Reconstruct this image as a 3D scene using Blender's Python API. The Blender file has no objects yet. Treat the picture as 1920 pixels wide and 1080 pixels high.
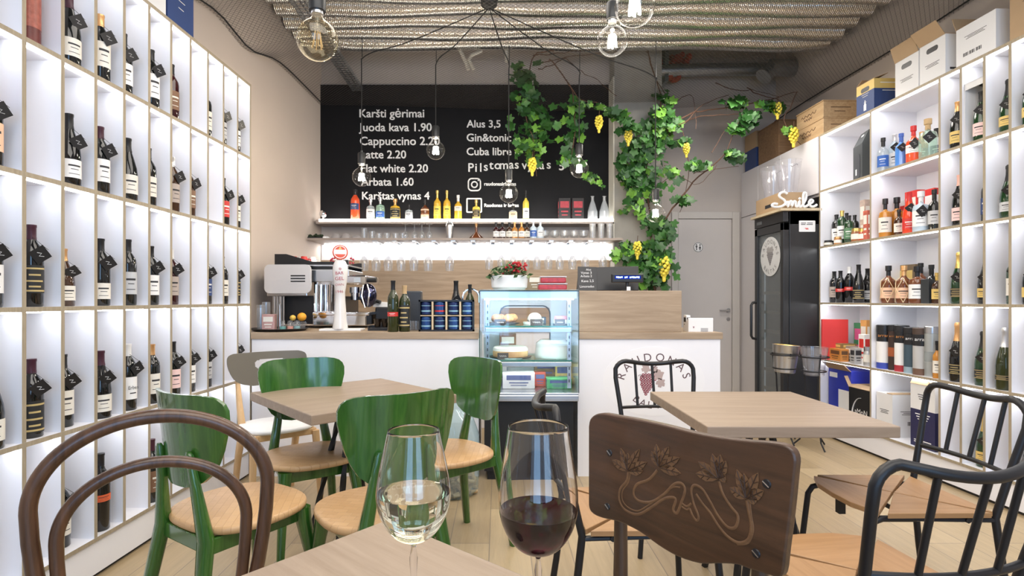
import bpy, math, random
from mathutils import Matrix, Vector, Euler
rnd = random.Random(7)
SC = bpy.context.scene
COL = SC.collection
PI = math.pi
# ---------------------------------------------------------------- camera, world, lights, exposure
F, CX, CY, EYE = 1030.0, 935.0, 561.0, 1.2      # focal length and principal point in 1920x1080 pixels
cam = bpy.data.cameras.new('camera'); cam_o = bpy.data.objects.new('camera', cam); COL.objects.link(cam_o)
cam_o.location = (0, 0, EYE); cam_o.rotation_euler = (PI/2, 0, 0)
cam.sensor_width = 36; cam.lens = 36*F/1920
cam.shift_x = (960-CX)/1920; cam.shift_y = (CY-540)/1920
cam.clip_start = .02; cam.clip_end = 60
SC.camera = cam_o
w = bpy.data.worlds.new('world'); SC.world = w; w.use_nodes = True
bg = w.node_tree.nodes['Background']; bg.inputs[0].default_value = (.45, .66, 1, 1); bg.inputs[1].default_value = .9
SC.view_settings.view_transform = 'Standard'; SC.view_settings.look = 'None'
SC.view_settings.gamma = 1; SC.view_settings.use_curve_mapping = False
SC.view_settings.exposure = 0.35
SC.cycles.use_denoising = True
SC.cycles.max_bounces = 24; SC.cycles.diffuse_bounces = 4; SC.cycles.glossy_bounces = 4
SC.cycles.transmission_bounces = 24; SC.cycles.transparent_max_bounces = 24
SC.cycles.caustics_reflective = False; SC.cycles.caustics_refractive = False
SC.cycles.sample_clamp_indirect = 6
def area(name, loc, rot, sx, sy, power, col):
    l = bpy.data.lights.new(name, 'AREA'); l.shape = 'RECTANGLE'; l.size = sx; l.size_y = sy; l.energy = power; l.color = col
    o = bpy.data.objects.new(name, l); COL.objects.link(o); o.location = loc; o.rotation_euler = rot
    return o
area('window_daylight', (-.35, -2.3, 1.55), (PI/2, 0, 0), 1.05, 2.3, 26, (.34, .62, 1))
area('window_daylight', (1.5, -2.3, 1.55), (PI/2, 0, 0), 1.2, 2.3, 30, (.40, .66, 1))
area('ceiling_fill', (1.95, 4.75, 3.1), (0, 0, 0), .9, .9, 24, (1, .93, .85))  # added fill that brightens the door and back corner, not a fixture
area('ceiling_fill', (.6, .2, 3.05), (math.radians(15), 0, 0), 3.4, 1.8, 70, (1, .95, .89))  # added overhead fill for the front of the room, no lamp there
area('ceiling_fill', (.5, 2.6, 3.0), (math.radians(20), 0, 0), 3.4, 1.4, 52, (1, .93, .85))  # second added overhead fill, over the tables
LED = 18.0          # radiance of the shelf light strips
# ---------------------------------------------------------------- helpers
def at(px, py, d):
    return Vector(((px-CX)*d/F, d, EYE-(py-CY)*d/F))
def rp(px, py, p0, n):
    d = Vector(((px-CX)/F, 1, -(py-CY)/F)); o = Vector((0, 0, EYE)); n = Vector(n)
    return o + d*((Vector(p0)-o).dot(n)/d.dot(n))
def T(x, y, z): return Matrix.Translation((x, y, z))
def RZ(a): return Matrix.Rotation(a, 4, 'Z')
def RX(a): return Matrix.Rotation(a, 4, 'X')
def RY(a): return Matrix.Rotation(a, 4, 'Y')
_txt = {}
def text_geo(s):
    if s not in _txt:
        c = bpy.data.curves.new('t', 'FONT'); c.body = s; c.size = 1; c.resolution_u = 3
        o = bpy.data.objects.new('t', c)
        me = bpy.data.meshes.new_from_object(o)
        _txt[s] = ([tuple(v.co) for v in me.vertices], [tuple(p.vertices) for p in me.polygons])
        bpy.data.meshes.remove(me); bpy.data.objects.remove(o); bpy.data.curves.remove(c)
    return _txt[s]
class MB:
    def __init__(s): s.v = []; s.f = []; s.m = []
    def add(s, vs, fs, mat=0, M=None):
        b = len(s.v)
        s.v += [tuple(M @ Vector(p)) for p in vs] if M is not None else [tuple(p) for p in vs]
        for i, f in enumerate(fs):
            s.f.append(tuple(b+k for k in f)); s.m.append(mat[i] if isinstance(mat, (list, tuple)) else mat)
        return s
    def box(s, x0, x1, y0, y1, z0, z1, mat=0, M=None):   # face order -x +x -y +y -z +z
        v = [(x, y, z) for x in (x0, x1) for y in (y0, y1) for z in (z0, z1)]
        return s.add(v, [(0, 1, 3, 2), (4, 6, 7, 5), (0, 4, 5, 1), (2, 3, 7, 6), (0, 2, 6, 4), (1, 5, 7, 3)], mat, M)
    def tube(s, pts, r, n=8, closed=False, mat=0, M=None, flat=1.0):
        P = [Vector(p) for p in pts]; N = len(P)
        R = r if isinstance(r, (list, tuple)) else [r]*N
        tang = []
        for i in range(N):
            a = P[i-1] if (i > 0 or closed) else P[i]; b = P[(i+1) % N] if (i < N-1 or closed) else P[i]
            t = (b-a); tang.append(t.normalized() if t.length > 1e-9 else Vector((0, 0, 1)))
        up = Vector((0, 0, 1)) if abs(tang[0].z) < .9 else Vector((1, 0, 0))
        nrm = (up - tang[0]*up.dot(tang[0])).normalized(); vs = []
        for i in range(N):
            nrm = (nrm - tang[i]*nrm.dot(tang[i])); nrm = nrm.normalized() if nrm.length > 1e-6 else tang[i].orthogonal().normalized()
            bi = tang[i].cross(nrm)
            for k in range(n):
                a = 2*PI*k/n
                vs.append(P[i] + nrm*(R[i]*math.cos(a)) + bi*(R[i]*math.sin(a)*flat))
        fs = []
        for i in range(N if closed else N-1):
            j = (i+1) % N
            for k in range(n):
                l = (k+1) % n; fs.append((i*n+k, i*n+l, j*n+l, j*n+k))
        if not closed:
            fs.append(tuple(reversed(range(n)))); fs.append(tuple(range((N-1)*n, N*n)))
        return s.add(vs, fs, mat, M)
    def lathe(s, prof, n=24, mat=0, M=None, cap=True):
        vs = []; fs = []; rows = []; ms = []
        for (r, z) in prof:
            if r < 1e-6: rows.append([len(vs)]); vs.append((0, 0, z))
            else:
                rows.append(list(range(len(vs), len(vs)+n)))
                vs += [(r*math.cos(2*PI*k/n), r*math.sin(2*PI*k/n), z) for k in range(n)]
        for i, (a, b) in enumerate(zip(rows, rows[1:])):
            for k in range(n):
                l = (k+1) % n
                if len(a) == 1 and len(b) == 1: continue
                if len(a) == 1: f = (a[0], b[l], b[k])
                elif len(b) == 1: f = (a[k], a[l], b[0])
                else: f = (a[k], a[l], b[l], b[k])
                fs.append(f); ms.append(mat[i] if isinstance(mat, (list, tuple)) else mat)
        return s.add(vs, fs, ms, M)
    def prism(s, pts, z0, z1, mat=0, M=None):            # polygon in local xy, extruded along local z
        n = len(pts); vs = [(x, y, z0) for x, y in pts] + [(x, y, z1) for x, y in pts]
        fs = [tuple(reversed(range(n))), tuple(range(n, 2*n))] + [(i, (i+1) % n, n+(i+1) % n, n+i) for i in range(n)]
        return s.add(vs, fs, mat, M)
    def sphere(s, c, r, mat=0, n=10, m=6, sq=(1, 1, 1)):
        prof = [(r*math.sin(PI*i/m), -r*math.cos(PI*i/m)) for i in range(m+1)]
        prof[0] = (0, -r); prof[-1] = (0, r)
        return s.lathe(prof, n, mat, T(*c) @ Matrix.Diagonal((*sq, 1)))
    def text(s, t, M, width=None, size=None, mat=0, center=False, th=.0):
        vs, fs = text_geo(t)
        if not vs: return s
        x0 = min(v[0] for v in vs); x1 = max(v[0] for v in vs)
        k = width/(x1-x0) if width else size
        ox = (x0+x1)/2 if center else x0
        return s.add([((v[0]-ox)*k, v[1]*k, 0) for v in vs], fs, mat, M)
    def build(s, name, mats, parent=None, smooth=30, bevel=0, seg=2, M=None):
        me = bpy.data.meshes.new(name); me.from_pydata(s.v, [], s.f)
        for m in (mats if isinstance(mats, (list, tuple)) else [mats]): me.materials.append(m)
        if any(s.m): me.polygons.foreach_set('material_index', s.m)
        if smooth:
            me.polygons.foreach_set('use_smooth', [True]*len(s.f)); me.set_sharp_from_angle(angle=math.radians(smooth))
        me.update()
        o = bpy.data.objects.new(name, me); COL.objects.link(o)
        if M is not None: o.matrix_world = M
        if parent is not None: o.parent = parent
        if bevel:
            b = o.modifiers.new('Bevel', 'BEVEL'); b.width = bevel; b.segments = seg; b.limit_method = 'ANGLE'; b.angle_limit = math.radians(40)
        return o
def tag(o, label, cat, group=None):
    o['label'] = label; o['category'] = cat
    if group: o['group'] = group
    return o
def thing(name, loc, label, cat, group=None, rz=0):
    o = bpy.data.objects.new(name, None); COL.objects.link(o); o.location = loc; o.rotation_euler = (0, 0, rz); o.empty_display_size = .1
    return tag(o, label, cat, group)
def rebase(o, new):
    d_ = o.rotation_euler.to_matrix().inverted() @ (Vector(new)-o.location)
    for c in o.children: c.location = c.location-d_
    o.location = new
def struct(o): o['kind'] = 'structure'; return o
def dup(root, loc, rz, label=None, group=None, cat=None):
    def cp(o, par):
        c = o.copy(); COL.objects.link(c)
        if par is not None: c.parent = par
        for ch in o.children: cp(ch, c)
        return c
    r = cp(root, None); r.location = loc; r.rotation_euler = (0, 0, rz)
    if label: r['label'] = label
    if group: r['group'] = group
    if cat: r['category'] = cat
    return r
# ---------------------------------------------------------------- materials
_M = {}
def nt(name):
    m = bpy.data.materials.new(name); m.use_nodes = True; t = m.node_tree
    return m, t, t.nodes['Principled BSDF']
def N(t, ty, **kw):
    n = t.nodes.new(ty)
    for k, v in kw.items(): setattr(n, k, v)
    return n
def paint(name, col, rough=.5, metal=0, var=.06, scale=6, bump=0, trans=0, ior=1.45, coat=0, emit=None, es=0, spec=.5):
    if name in _M: return _M[name]
    m, t, p = nt(name)
    p.inputs['Base Color'].default_value = (*col, 1); p.inputs['Roughness'].default_value = rough; p.inputs['Metallic'].default_value = metal
    p.inputs['IOR'].default_value = ior; p.inputs['Transmission Weight'].default_value = trans; p.inputs['Coat Weight'].default_value = coat
    p.inputs['Specular IOR Level'].default_value = spec
    if emit: p.inputs['Emission Color'].default_value = (*emit, 1); p.inputs['Emission Strength'].default_value = es
    if var or bump:
        tc = N(t, 'ShaderNodeTexCoord'); no = N(t, 'ShaderNodeTexNoise'); no.inputs['Scale'].default_value = scale; no.inputs['Detail'].default_value = 5
        t.links.new(tc.outputs['Object'], no.inputs['Vector'])
        if var:
            r = N(t, 'ShaderNodeMapRange'); r.inputs['To Min'].default_value = 1-var; r.inputs['To Max'].default_value = 1+var
            mx = N(t, 'ShaderNodeMix', data_type='RGBA', blend_type='MULTIPLY'); mx.inputs[0].default_value = 1; mx.inputs[6].default_value = (*col, 1)
            t.links.new(no.outputs['Fac'], r.inputs['Value']); t.links.new(r.outputs['Result'], mx.inputs[7]); t.links.new(mx.outputs[2], p.inputs['Base Color'])
        if bump:
            b = N(t, 'ShaderNodeBump'); b.inputs['Strength'].default_value = bump; b.inputs['Distance'].default_value = .01
            t.links.new(no.outputs['Fac'], b.inputs['Height']); t.links.new(b.outputs['Normal'], p.inputs['Normal'])
    _M[name] = m; return m
def wood(name, c1, c2, axis='X', scale=3.0, rough=.45, coat=0, bump=.08, stretch=14, c3=None):
    if name in _M: return _M[name]
    m, t, p = nt(name); tc = N(t, 'ShaderNodeTexCoord'); mp = N(t, 'ShaderNodeMapping')
    s = {'X': (1, stretch, stretch), 'Y': (stretch, 1, stretch), 'Z': (stretch, stretch, 1)}[axis]
    mp.inputs['Scale'].default_value = s
    no = N(t, 'ShaderNodeTexNoise'); no.inputs['Scale'].default_value = scale; no.inputs['Detail'].default_value = 8; no.inputs['Roughness'].default_value = .65; no.inputs['Distortion'].default_value = .6
    cr = N(t, 'ShaderNodeValToRGB'); cr.color_ramp.elements[0].position = .3; cr.color_ramp.elements[0].color = (*c1, 1)
    cr.color_ramp.elements[1].position = .7; cr.color_ramp.elements[1].color = (*c2, 1)
    if c3: e = cr.color_ramp.elements.new(.5); e.color = (*c3, 1)
    t.links.new(tc.outputs['Object'], mp.inputs[0]); t.links.new(mp.outputs[0], no.inputs['Vector']); t.links.new(no.outputs['Fac'], cr.inputs[0])
    t.links.new(cr.outputs[0], p.inputs['Base Color']); p.inputs['Roughness'].default_value = rough; p.inputs['Coat Weight'].default_value = coat; p.inputs['Coat Roughness'].default_value = .08
    b = N(t, 'ShaderNodeBump'); b.inputs['Strength'].default_value = bump; b.inputs['Distance'].default_value = .004
    t.links.new(no.outputs['Fac'], b.inputs['Height']); t.links.new(b.outputs['Normal'], p.inputs['Normal'])
    _M[name] = m; return m
def emis(name, col, s):
    if name in _M: return _M[name]
    m, t, p = nt(name); t.nodes.remove(p); e = N(t, 'ShaderNodeEmission'); e.inputs[0].default_value = (*col, 1); e.inputs[1].default_value = s
    t.links.new(e.outputs[0], t.nodes['Material Output'].inputs[0]); _M[name] = m; return m
def sheer(name, tint=(1, 1, 1), ior=1.5, gloss=(1, 1, 1), rough=.03, body=None, bodyfac=0):
    """thin clear glass: transparent with Fresnel reflection, optionally with a little body colour"""
    if name in _M: return _M[name]
    m, t, p = nt(name); out = t.nodes['Material Output']
    lw = N(t, 'ShaderNodeLayerWeight'); lw.inputs[0].default_value = .5
    pw = N(t, 'ShaderNodeMath', operation='POWER'); pw.inputs[1].default_value = 4.5; t.links.new(lw.outputs['Facing'], pw.inputs[0])
    fr = N(t, 'ShaderNodeMapRange'); fr.inputs['To Min'].default_value = ((ior-1)/(ior+1))**2; fr.inputs['To Max'].default_value = .75; t.links.new(pw.outputs[0], fr.inputs['Value'])
    tr = N(t, 'ShaderNodeBsdfTransparent'); tr.inputs[0].default_value = (*tint, 1)
    gl = N(t, 'ShaderNodeBsdfGlossy'); gl.inputs[0].default_value = (*gloss, 1); gl.inputs['Roughness'].default_value = rough
    a = tr.outputs[0]
    if body:
        p.inputs['Base Color'].default_value = (*body, 1); p.inputs['Roughness'].default_value = .3
        mb = N(t, 'ShaderNodeMixShader'); mb.inputs[0].default_value = bodyfac
        t.links.new(a, mb.inputs[1]); t.links.new(p.outputs[0], mb.inputs[2]); a = mb.outputs[0]
    else: t.nodes.remove(p)
    mx = N(t, 'ShaderNodeMixShader'); t.links.new(fr.outputs[0], mx.inputs[0]); t.links.new(a, mx.inputs[1]); t.links.new(gl.outputs[0], mx.inputs[2])
    t.links.new(mx.outputs[0], out.inputs[0]); _M[name] = m; return m
def floor_mat():
    m, t, p = nt('floor_planks'); tc = N(t, 'ShaderNodeTexCoord'); mp = N(t, 'ShaderNodeMapping'); mp.inputs['Rotation'].default_value = (0, 0, PI/2); mp.inputs['Location'].default_value = (.3, .045, 0)
    br = N(t, 'ShaderNodeTexBrick'); br.offset = .37; br.inputs['Scale'].default_value = 1; br.inputs['Brick Width'].default_value = 1.2; br.inputs['Row Height'].default_value = .195
    br.inputs['Mortar Size'].default_value = .0022; br.inputs['Mortar Smooth'].default_value = .2; br.inputs['Bias'].default_value = 0
    br.inputs['Color1'].default_value = (.49, .375, .225, 1); br.inputs['Color2'].default_value = (.385, .285, .165, 1); br.inputs['Mortar'].default_value = (.23, .18, .13, 1)
    m2 = N(t, 'ShaderNodeMapping'); m2.inputs['Scale'].default_value = (16, 1.2, 1)
    no = N(t, 'ShaderNodeTexNoise'); no.inputs['Scale'].default_value = 2.2; no.inputs['Detail'].default_value = 8; no.inputs['Roughness'].default_value = .7; no.inputs['Distortion'].default_value = .8
    r = N(t, 'ShaderNodeMapRange'); r.inputs['To Min'].default_value = .72; r.inputs['To Max'].default_value = 1.25
    mx = N(t, 'ShaderNodeMix', data_type='RGBA', blend_type='MULTIPLY'); mx.inputs[0].default_value = 1
    L = t.links.new
    L(tc.outputs['Object'], mp.inputs[0]); L(mp.outputs[0], br.inputs['Vector']); L(tc.outputs['Object'], m2.inputs[0]); L(m2.outputs[0], no.inputs['Vector'])
    L(no.outputs['Fac'], r.inputs['Value']); L(br.outputs['Color'], mx.inputs[6]); L(r.outputs['Result'], mx.inputs[7]); L(mx.outputs[2], p.inputs['Base Color'])
    p.inputs['Roughness'].default_value = .38; return m
WHITE = paint('white_laminate', (.86, .86, .90), .4, var=.015)
PLY = wood('plywood_edge', (.30, .25, .17), (.42, .35, .25), 'Z', 8, .6)
STRIP = emis('led_strip', (.97, .985, 1), LED)
PLASTER = paint('warm_plaster', (.62, .535, .475), .8, var=.04, scale=3, bump=.05)
LILAC = paint('lilac_grey_plaster', (.56, .51, .475), .85, var=.07, scale=2, bump=.05)
CONC = paint('rough_concrete', (.36, .34, .305), .9, var=.22, scale=5, bump=.25)
BLACK = paint('black_powder_coat', (.012, .012, .014), .42, var=.1)
BLACKP = paint('black_plastic', (.02, .02, .022), .35, var=.1)
STEEL = paint('brushed_steel', (.62, .63, .65), .28, 1, var=.05)
CHROME = paint('chrome', (.8, .8, .82), .08, 1, var=0)
GALV = paint('galvanised_steel', (.42, .44, .46), .35, .9, var=.25, scale=20)
OAK = wood('counter_oak', (.295, .212, .138), (.45, .34, .235), 'X', 2.2, .5)
TABLEW = wood('table_oak', (.28, .205, .145), (.375, .285, .21), 'X', 2.5, .42)
CLEAR = sheer('clear_glass', (.97, .98, .98), 1.5)
PAPER = paint('cream_paper', (.80, .77, .70), .7, var=.03)
WPAPER = paint('white_paper', (.86, .86, .86), .6, var=.02)
INK = paint('black_ink', (.03, .03, .035), .6, var=0)
KRAFT = paint('kraft_cardboard', (.42, .29, .17), .8, var=.08, scale=12)
CARD = paint('white_cardboard', (.76, .76, .77), .7, var=.04)
NAVY = paint('navy_print', (.035, .065, .19), .5, var=.06)
GOLDP = paint('yellow_gold_print', (.72, .52, .17), .5, var=.05)
RED = paint('red_print', (.62, .035, .03), .4, var=.05)
CHALK = paint('chalk', (.80, .80, .80), .9, var=.2, scale=60)
# ---------------------------------------------------------------- room shell
BZ = 5.75                       # wall behind the bar
DZ = 6.37                       # wall with the door
mb = MB(); mb.box(-3, 4.2, -2.6, 6.6, -.1, 0); struct(mb.build('floor', floor_mat(), smooth=0))
mb = MB(); mb.box(-3, 4.2, -2.6, 6.6, 4.15, 4.25); struct(mb.build('ceiling', paint('dark_slab', (.20, .19, .18), .9, var=.2, bump=.1), smooth=0))
LA, RA = -.0291, .0214
ML = T(-1.788, 0, 0) @ RZ(LA)                  # frame of the bottle wall: local y runs into the room, x towards the middle
MR = T(2.95, 0, 0) @ RZ(RA)                    # frame of the shelving by the fridge
mb = MB(); mb.box(-.4, -.236, -2.7, 5.9, 0, 4.15); struct(mb.build('wall_left', PLASTER, smooth=0, M=ML))
mb = MB(); mb.box(.40, .55, -2.7, 6.7, 0, 4.15); struct(mb.build('wall_right', PLASTER, smooth=0, M=MR))
xl = -1.9; xr = 1.16
mb = MB(); mb.box(-2.3, xr+.3, BZ, BZ+.2, 0, 4.15); struct(mb.build('wall_back', LILAC, smooth=0))
mb = MB(); mb.box(xr, 1.634, 5.5, 6.5, 0, 4.15); struct(mb.build('wall_pillar', CONC, smooth=0))
mb = MB(); mb.box(1.5, 3.7, DZ, DZ+.2, 0, 4.15); struct(mb.build('wall_door_side', LILAC, smooth=0))
mb = MB()                       # shop front behind the viewer: wall around a wide opening
for b in ((-2.3, -1.6, 0, 4.15), (2.7, 3.6, 0, 4.15), (-1.6, 2.7, 2.75, 4.15), (-1.6, 2.7, 0, .35)): mb.box(b[0], b[1], -2.55, -2.42, b[2], b[3])
struct(mb.build('wall_front', PLASTER, smooth=0))
wf = MB()
for x in (-1.6, -.55, .5, 1.6, 2.65): wf.box(x, x+.05, -2.52, -2.46, .35, 2.75)
for z in (.35, 2.1, 2.70): wf.box(-1.6, 2.7, -2.52, -2.46, z, z+.05)
struct(wf.build('window_1', BLACK, smooth=0))
# backsplash, lit white strip and the chalkboard on the wall behind the bar
mb = MB(); mb.box(-1.85, xr-.002, BZ-.022, BZ-.002, .9, 1.607); tag(mb.build('backsplash', OAK, smooth=0), 'oak wood-grain panel on the wall behind the coffee machine', 'wall panel')
mb = MB(); mb.box(-1.85, xr-.002, BZ-.014, BZ-.002, 1.608, 1.768); tag(mb.build('splash_panel', WHITE, smooth=0), 'glossy white panel on the wall under the glass shelf, lit from above', 'wall panel')
cb = thing('chalkboard', (0, BZ-.025, 2.03), 'big black chalkboard menu on the wall above the bar shelves', 'chalkboard')
mb = MB(); mb.box(-1.865, xr-.012, 0, .022, 0, 3.435-2.03)
mb.build('board', paint('blackboard', (.007, .007, .0085), .6, var=.25, scale=4, spec=.2), cb, smooth=0)
d = BZ-.025
def chalk(lines, name, bold=0):
    m_ = MB()
    for (s, x0, x1, yb) in lines:
        p = at(x0, yb, d); q = at(x1, yb, d)
        Mx = T(p.x, -.0015, p.z-2.03) @ RX(PI/2)
        m_.text(s, Mx, width=q.x-p.x)
        for dx_, dz_ in ((.003, .002), (.0035, -.0015), (-.001, .002)): m_.text(s, T(dx_, -.0002*(1+abs(dx_)*100), dz_) @ Mx, width=q.x-p.x)
    return m_.build(name, CHALK, cb, smooth=0)
for L in [('Karšti gėrimai', 674, 795, 220), ('Juoda kava 1.90', 673, 809, 246), ('Cappuccino 2.20', 675, 824, 272), ('Latte 2.20', 677, 761, 297),
          ('Flat white 2.20', 677, 802, 323), ('Arbata 1.60', 677, 775, 348), ('Karštas vynas 4', 679, 805, 374),
          ('Alus 3,5', 875, 938, 239), ('Gin&tonic 6', 875, 974, 265), ('Cuba libre 6', 875, 974, 291),
          ('raudonasirbaltas', 908, 967, 348), ('Raudonas ir baltas', 908, 972, 388)]:
    chalk([L], 'lettering')
m_ = MB()
for ch, x_, yb in (('P', 878, 322), ('i', 891, 322), ('l', 900, 322), ('s', 907, 320), ('t', 917, 317), ('o', 927, 317), ('m', 937, 317), ('a', 954, 316), ('s', 965, 316), ('v', 978, 317), ('y', 989, 317), ('n', 1000, 317), ('a', 1011, 317), ('s', 1025, 316), ('5', 1048, 319)):
    p = at(x_, yb, d)
    for dx_, dz_ in ((0, 0), (.003, .002), (.004, -.002)): m_.text(ch, T(p.x+dx_, -.0015-dx_*.1, p.z-2.03+dz_) @ RX(PI/2), size=.128)
m_.build('lettering', CHALK, cb, smooth=0)
def rrect(w, h, r, n=6):
    out = []
    for cx_, cy_, a0 in ((w/2-r, h/2-r, 0), (-w/2+r, h/2-r, PI/2), (-w/2+r, -h/2+r, PI), (w/2-r, -h/2+r, 1.5*PI)):
        out += [(cx_+r*math.cos(a0+PI/2*i/n), cy_+r*math.sin(a0+PI/2*i/n)) for i in range(n+1)]
    return out
ic = MB(); c = at(889.5, 346, d)
ic.tube([(c.x+x, -.002, c.z-2.03+y) for x, y in rrect(.125, .125, .035)], .0075, 6, True)
ic.tube([(c.x+.03*math.cos(a*PI/8), -.002, c.z-2.03+.03*math.sin(a*PI/8)) for a in range(16)], .0075, 6, True)
ic.sphere((c.x+.04, -.002, c.z-2.03+.042), .007)
ic.build('camera_icon', CHALK, cb)
ic = MB(); c = at(889, 385, d)
ic.tube([(c.x+x, -.002, c.z-2.03+y) for x, y in rrect(.15, .14, .008)], .008, 6, True)
ic.build('square_icon', CHALK, cb)
# cream reveal trim on the pillar side of the bar niche
mb = MB(); mb.box(xr-.014, xr-.001, 5.50, 5.74, 1.60, 3.43); struct(mb.build('trim_1', paint('cream_reveal', (.72, .69, .60), .6), smooth=0))
# door
dr = thing('door_1', (0, DZ, 0), 'white flush door with a round restroom sign and steel lever', 'door'); dr['kind'] = 'structure'
DW = paint('door_white', (.60, .57, .54), .5, var=.03)
mb = MB(); mb.box(2.0, 2.075, -.03, 0, 0, 2.21); mb.box(2.70, 2.785, -.03, 0, 0, 2.21); mb.box(2.075, 2.70, -.03, 0, 2.13, 2.21)
mb.build('door_frame', DW, dr, smooth=0, bevel=.006)
mb = MB(); mb.box(2.08, 2.695, -.015, .0, .005, 2.125); mb.build('door_leaf', paint('door_leaf_white', (.61, .575, .555), .5, var=.03), dr, smooth=0, bevel=.003)
mb = MB(); hz = 1.07; mb.tube([(2.655, -.015, hz), (2.655, -.055, hz), (2.645, -.06, hz), (2.54, -.06, hz)], .009); mb.lathe([(0, 0), (.024, 0), (.024, .008), (0, .008)], 16, 0, T(2.655, -.015, hz) @ RX(PI/2)); mb.lathe([(0, 0), (.02, 0), (.02, .008), (0, .008)], 16, 0, T(2.655, -.015, hz-.1) @ RX(PI/2))
mb.build('door_handle', STEEL, dr)
mb = MB(); Ms = T(at(1308, 464, DZ).x, -.016, at(1308, 464, DZ).z) @ RX(PI/2); mb.lathe([(0, 0), (.058, 0), (.058, .004), (0, .004)], 28, 0, Ms)
mb.tube([Ms @ Vector((.052*math.cos(a*PI/14), .052*math.sin(a*PI/14), .004)) for a in range(28)], .003, 5, True, 1)
for sx, dn in ((-.02, 1), (.02, -1)):
    mb.sphere(Ms @ Vector((sx, .027, .005)), .008, 1)
    mb.prism([(sx-.013, .017*dn+(0 if dn > 0 else .034)), (sx, -.02 if dn > 0 else .02), (sx+.013, .017*dn+(0 if dn > 0 else .034))] if 0 else [(sx-.014, .015 if dn > 0 else -.012), (sx+.014, .015 if dn > 0 else -.012), (sx, -.014 if dn > 0 else .018)], .004, .006, 1, Ms)
    mb.prism([(sx-.005, -.01), (sx+.005, -.01), (sx+.005, -.034), (sx-.005, -.034)], .004, .006, 1, Ms)
mb.build('restroom_sign', [WPAPER, INK], dr)
# ---------------------------------------------------------------- overhead: ducts, tray, netting
def foil():
    m, t, p = nt('foil_duct'); tc = N(t, 'ShaderNodeTexCoord'); no = N(t, 'ShaderNodeTexNoise'); no.inputs['Scale'].default_value = 9; no.inputs['Detail'].default_value = 6
    wv = N(t, 'ShaderNodeTexWave'); wv.bands_direction = 'X'; wv.inputs['Scale'].default_value = 19; wv.inputs['Distortion'].default_value = .4
    p.inputs['Base Color'].default_value = (.93, .91, .86, 1); p.inputs['Metallic'].default_value = 1; p.inputs['Roughness'].default_value = .2
    ad = N(t, 'ShaderNodeMath', operation='ADD'); b = N(t, 'ShaderNodeBump'); b.inputs['Strength'].default_value = .5; b.inputs['Distance'].default_value = .007
    L = t.links.new; L(tc.outputs['Object'], no.inputs['Vector']); L(tc.outputs['Object'], wv.inputs['Vector']); L(no.outputs['Fac'], ad.inputs[0]); L(wv.outputs['Fac'], ad.inputs[1]); L(ad.outputs[0], b.inputs['Height']); L(b.outputs['Normal'], p.inputs['Normal'])
    return m
FOIL = foil()
words5 = ['closest to the shop front', 'second from the shop front', 'in the middle of the five', 'second from the bar wall', 'closest to the bar wall']
for i in range(5):
    mb = MB(); r = .093; y = 4.40+i*.21
    xs = [-1.86+k*.262 for k in range(20)]
    mb.tube([(x, y+.008*math.sin(k*1.7+i), 3.67+.012*math.sin(k*.9+i*2)) for k, x in enumerate(xs)], [r*(1+.03*math.sin(k*2.3+i)) for k in range(20)], 20)
    o = mb.build('air_duct', FOIL); tag(o, 'silver foil air duct under the ceiling, '+words5[i], 'duct', 'foil air ducts across the ceiling')
mb = MB(); mb.box(-1.86, 3.2, 3.55, 4.2, 3.84, 4.1)
tag(mb.build('duct_trunk', FOIL, smooth=0), 'flat foil-wrapped air trunk above the row of round ducts', 'duct')
def tray(y0, y1, X, z, wd, label):
    o = thing('cable_tray', (X, y0, z), label, 'cable tray'); L = y1-y0
    mb = MB(); mb.box(-wd/2, -wd/2+.004, 0, L, 0, .045); mb.box(wd/2-.004, wd/2, 0, L, 0, .045)
    k = 0; yy = 0
    while yy < L: mb.box(-wd/2, wd/2, yy, min(yy+.03, L), 0, .003); yy += .05
    for sx in (-wd/5, wd/5): mb.box(sx-.004, sx+.004, 0, L, 0, .003)
    mb.build('perforated_channel', GALV, o, smooth=0)
    return o
tray(2.9, 5.74, -1.47, 3.37, .11, 'perforated steel cable channel running over the beer tap to the chalkboard wall')
o = tray(0, 1.05, 0, 3.5, .3, 'short perforated cable tray crossing high above the bottle wall corner'); o.location = (-.85, 3.3, 3.62); o.rotation_euler = (0, 0, PI/2+.5)
hg = paint('white_hose', (.66, .62, .54), .6)
for pts, lb in (((at(862, 92, 5.3), at(868, 105, 5.3), at(874, 118, 5.3), at(878, 131, 5.3)), 'white plastic hose hanging under the ducts, thick one of the pair'), ((at(902, 96, 5.3), at(884, 104, 5.3), at(879, 112, 5.3), at(888, 130, 5.3)), 'white plastic hose bent beside another hose under the ducts'), ((at(950, 96, 5.3), at(950, 106, 5.3), at(950, 116, 5.3)), 'short white hose end under the ducts above the yellow bottles')):
    mb = MB(); p0 = pts[0]; mb.tube([(p0.x, p0.y, 3.62)]+[tuple(p) for p in pts], .018, 8); tag(mb.build('hose', hg), lb, 'hose', 'white hoses under the ducts')
mb = MB(); mb.tube([(1.75, 6.15, 3.75), (2.3, 6.15, 3.77), (3.4, 6.1, 3.75)], .07, 14); p = at(1440, 135, 5.9); mb.tube([(p.x-.05, 5.9, p.z-.05), (p.x+.06, 5.92, p.z+.06), (p.x+.35, 6.0, 3.72)], .09, 14); tag(mb.build('vent_pipe', GALV), 'grey steel vent pipe with a short open branch above the door', 'pipe')
mb = MB(); p = at(1262, 125, 6.2)
for i in range(26): mb.sphere((p.x+rnd.uniform(-.1, .17), 6.2+rnd.uniform(-.05, .05), p.z+rnd.uniform(-.14, .13)), rnd.uniform(.03, .06), 0, 6, 4)
mb.box(p.x-.12, p.x-.08, 6.1, 6.36, p.z-.2, p.z+.5, 1)
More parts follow.
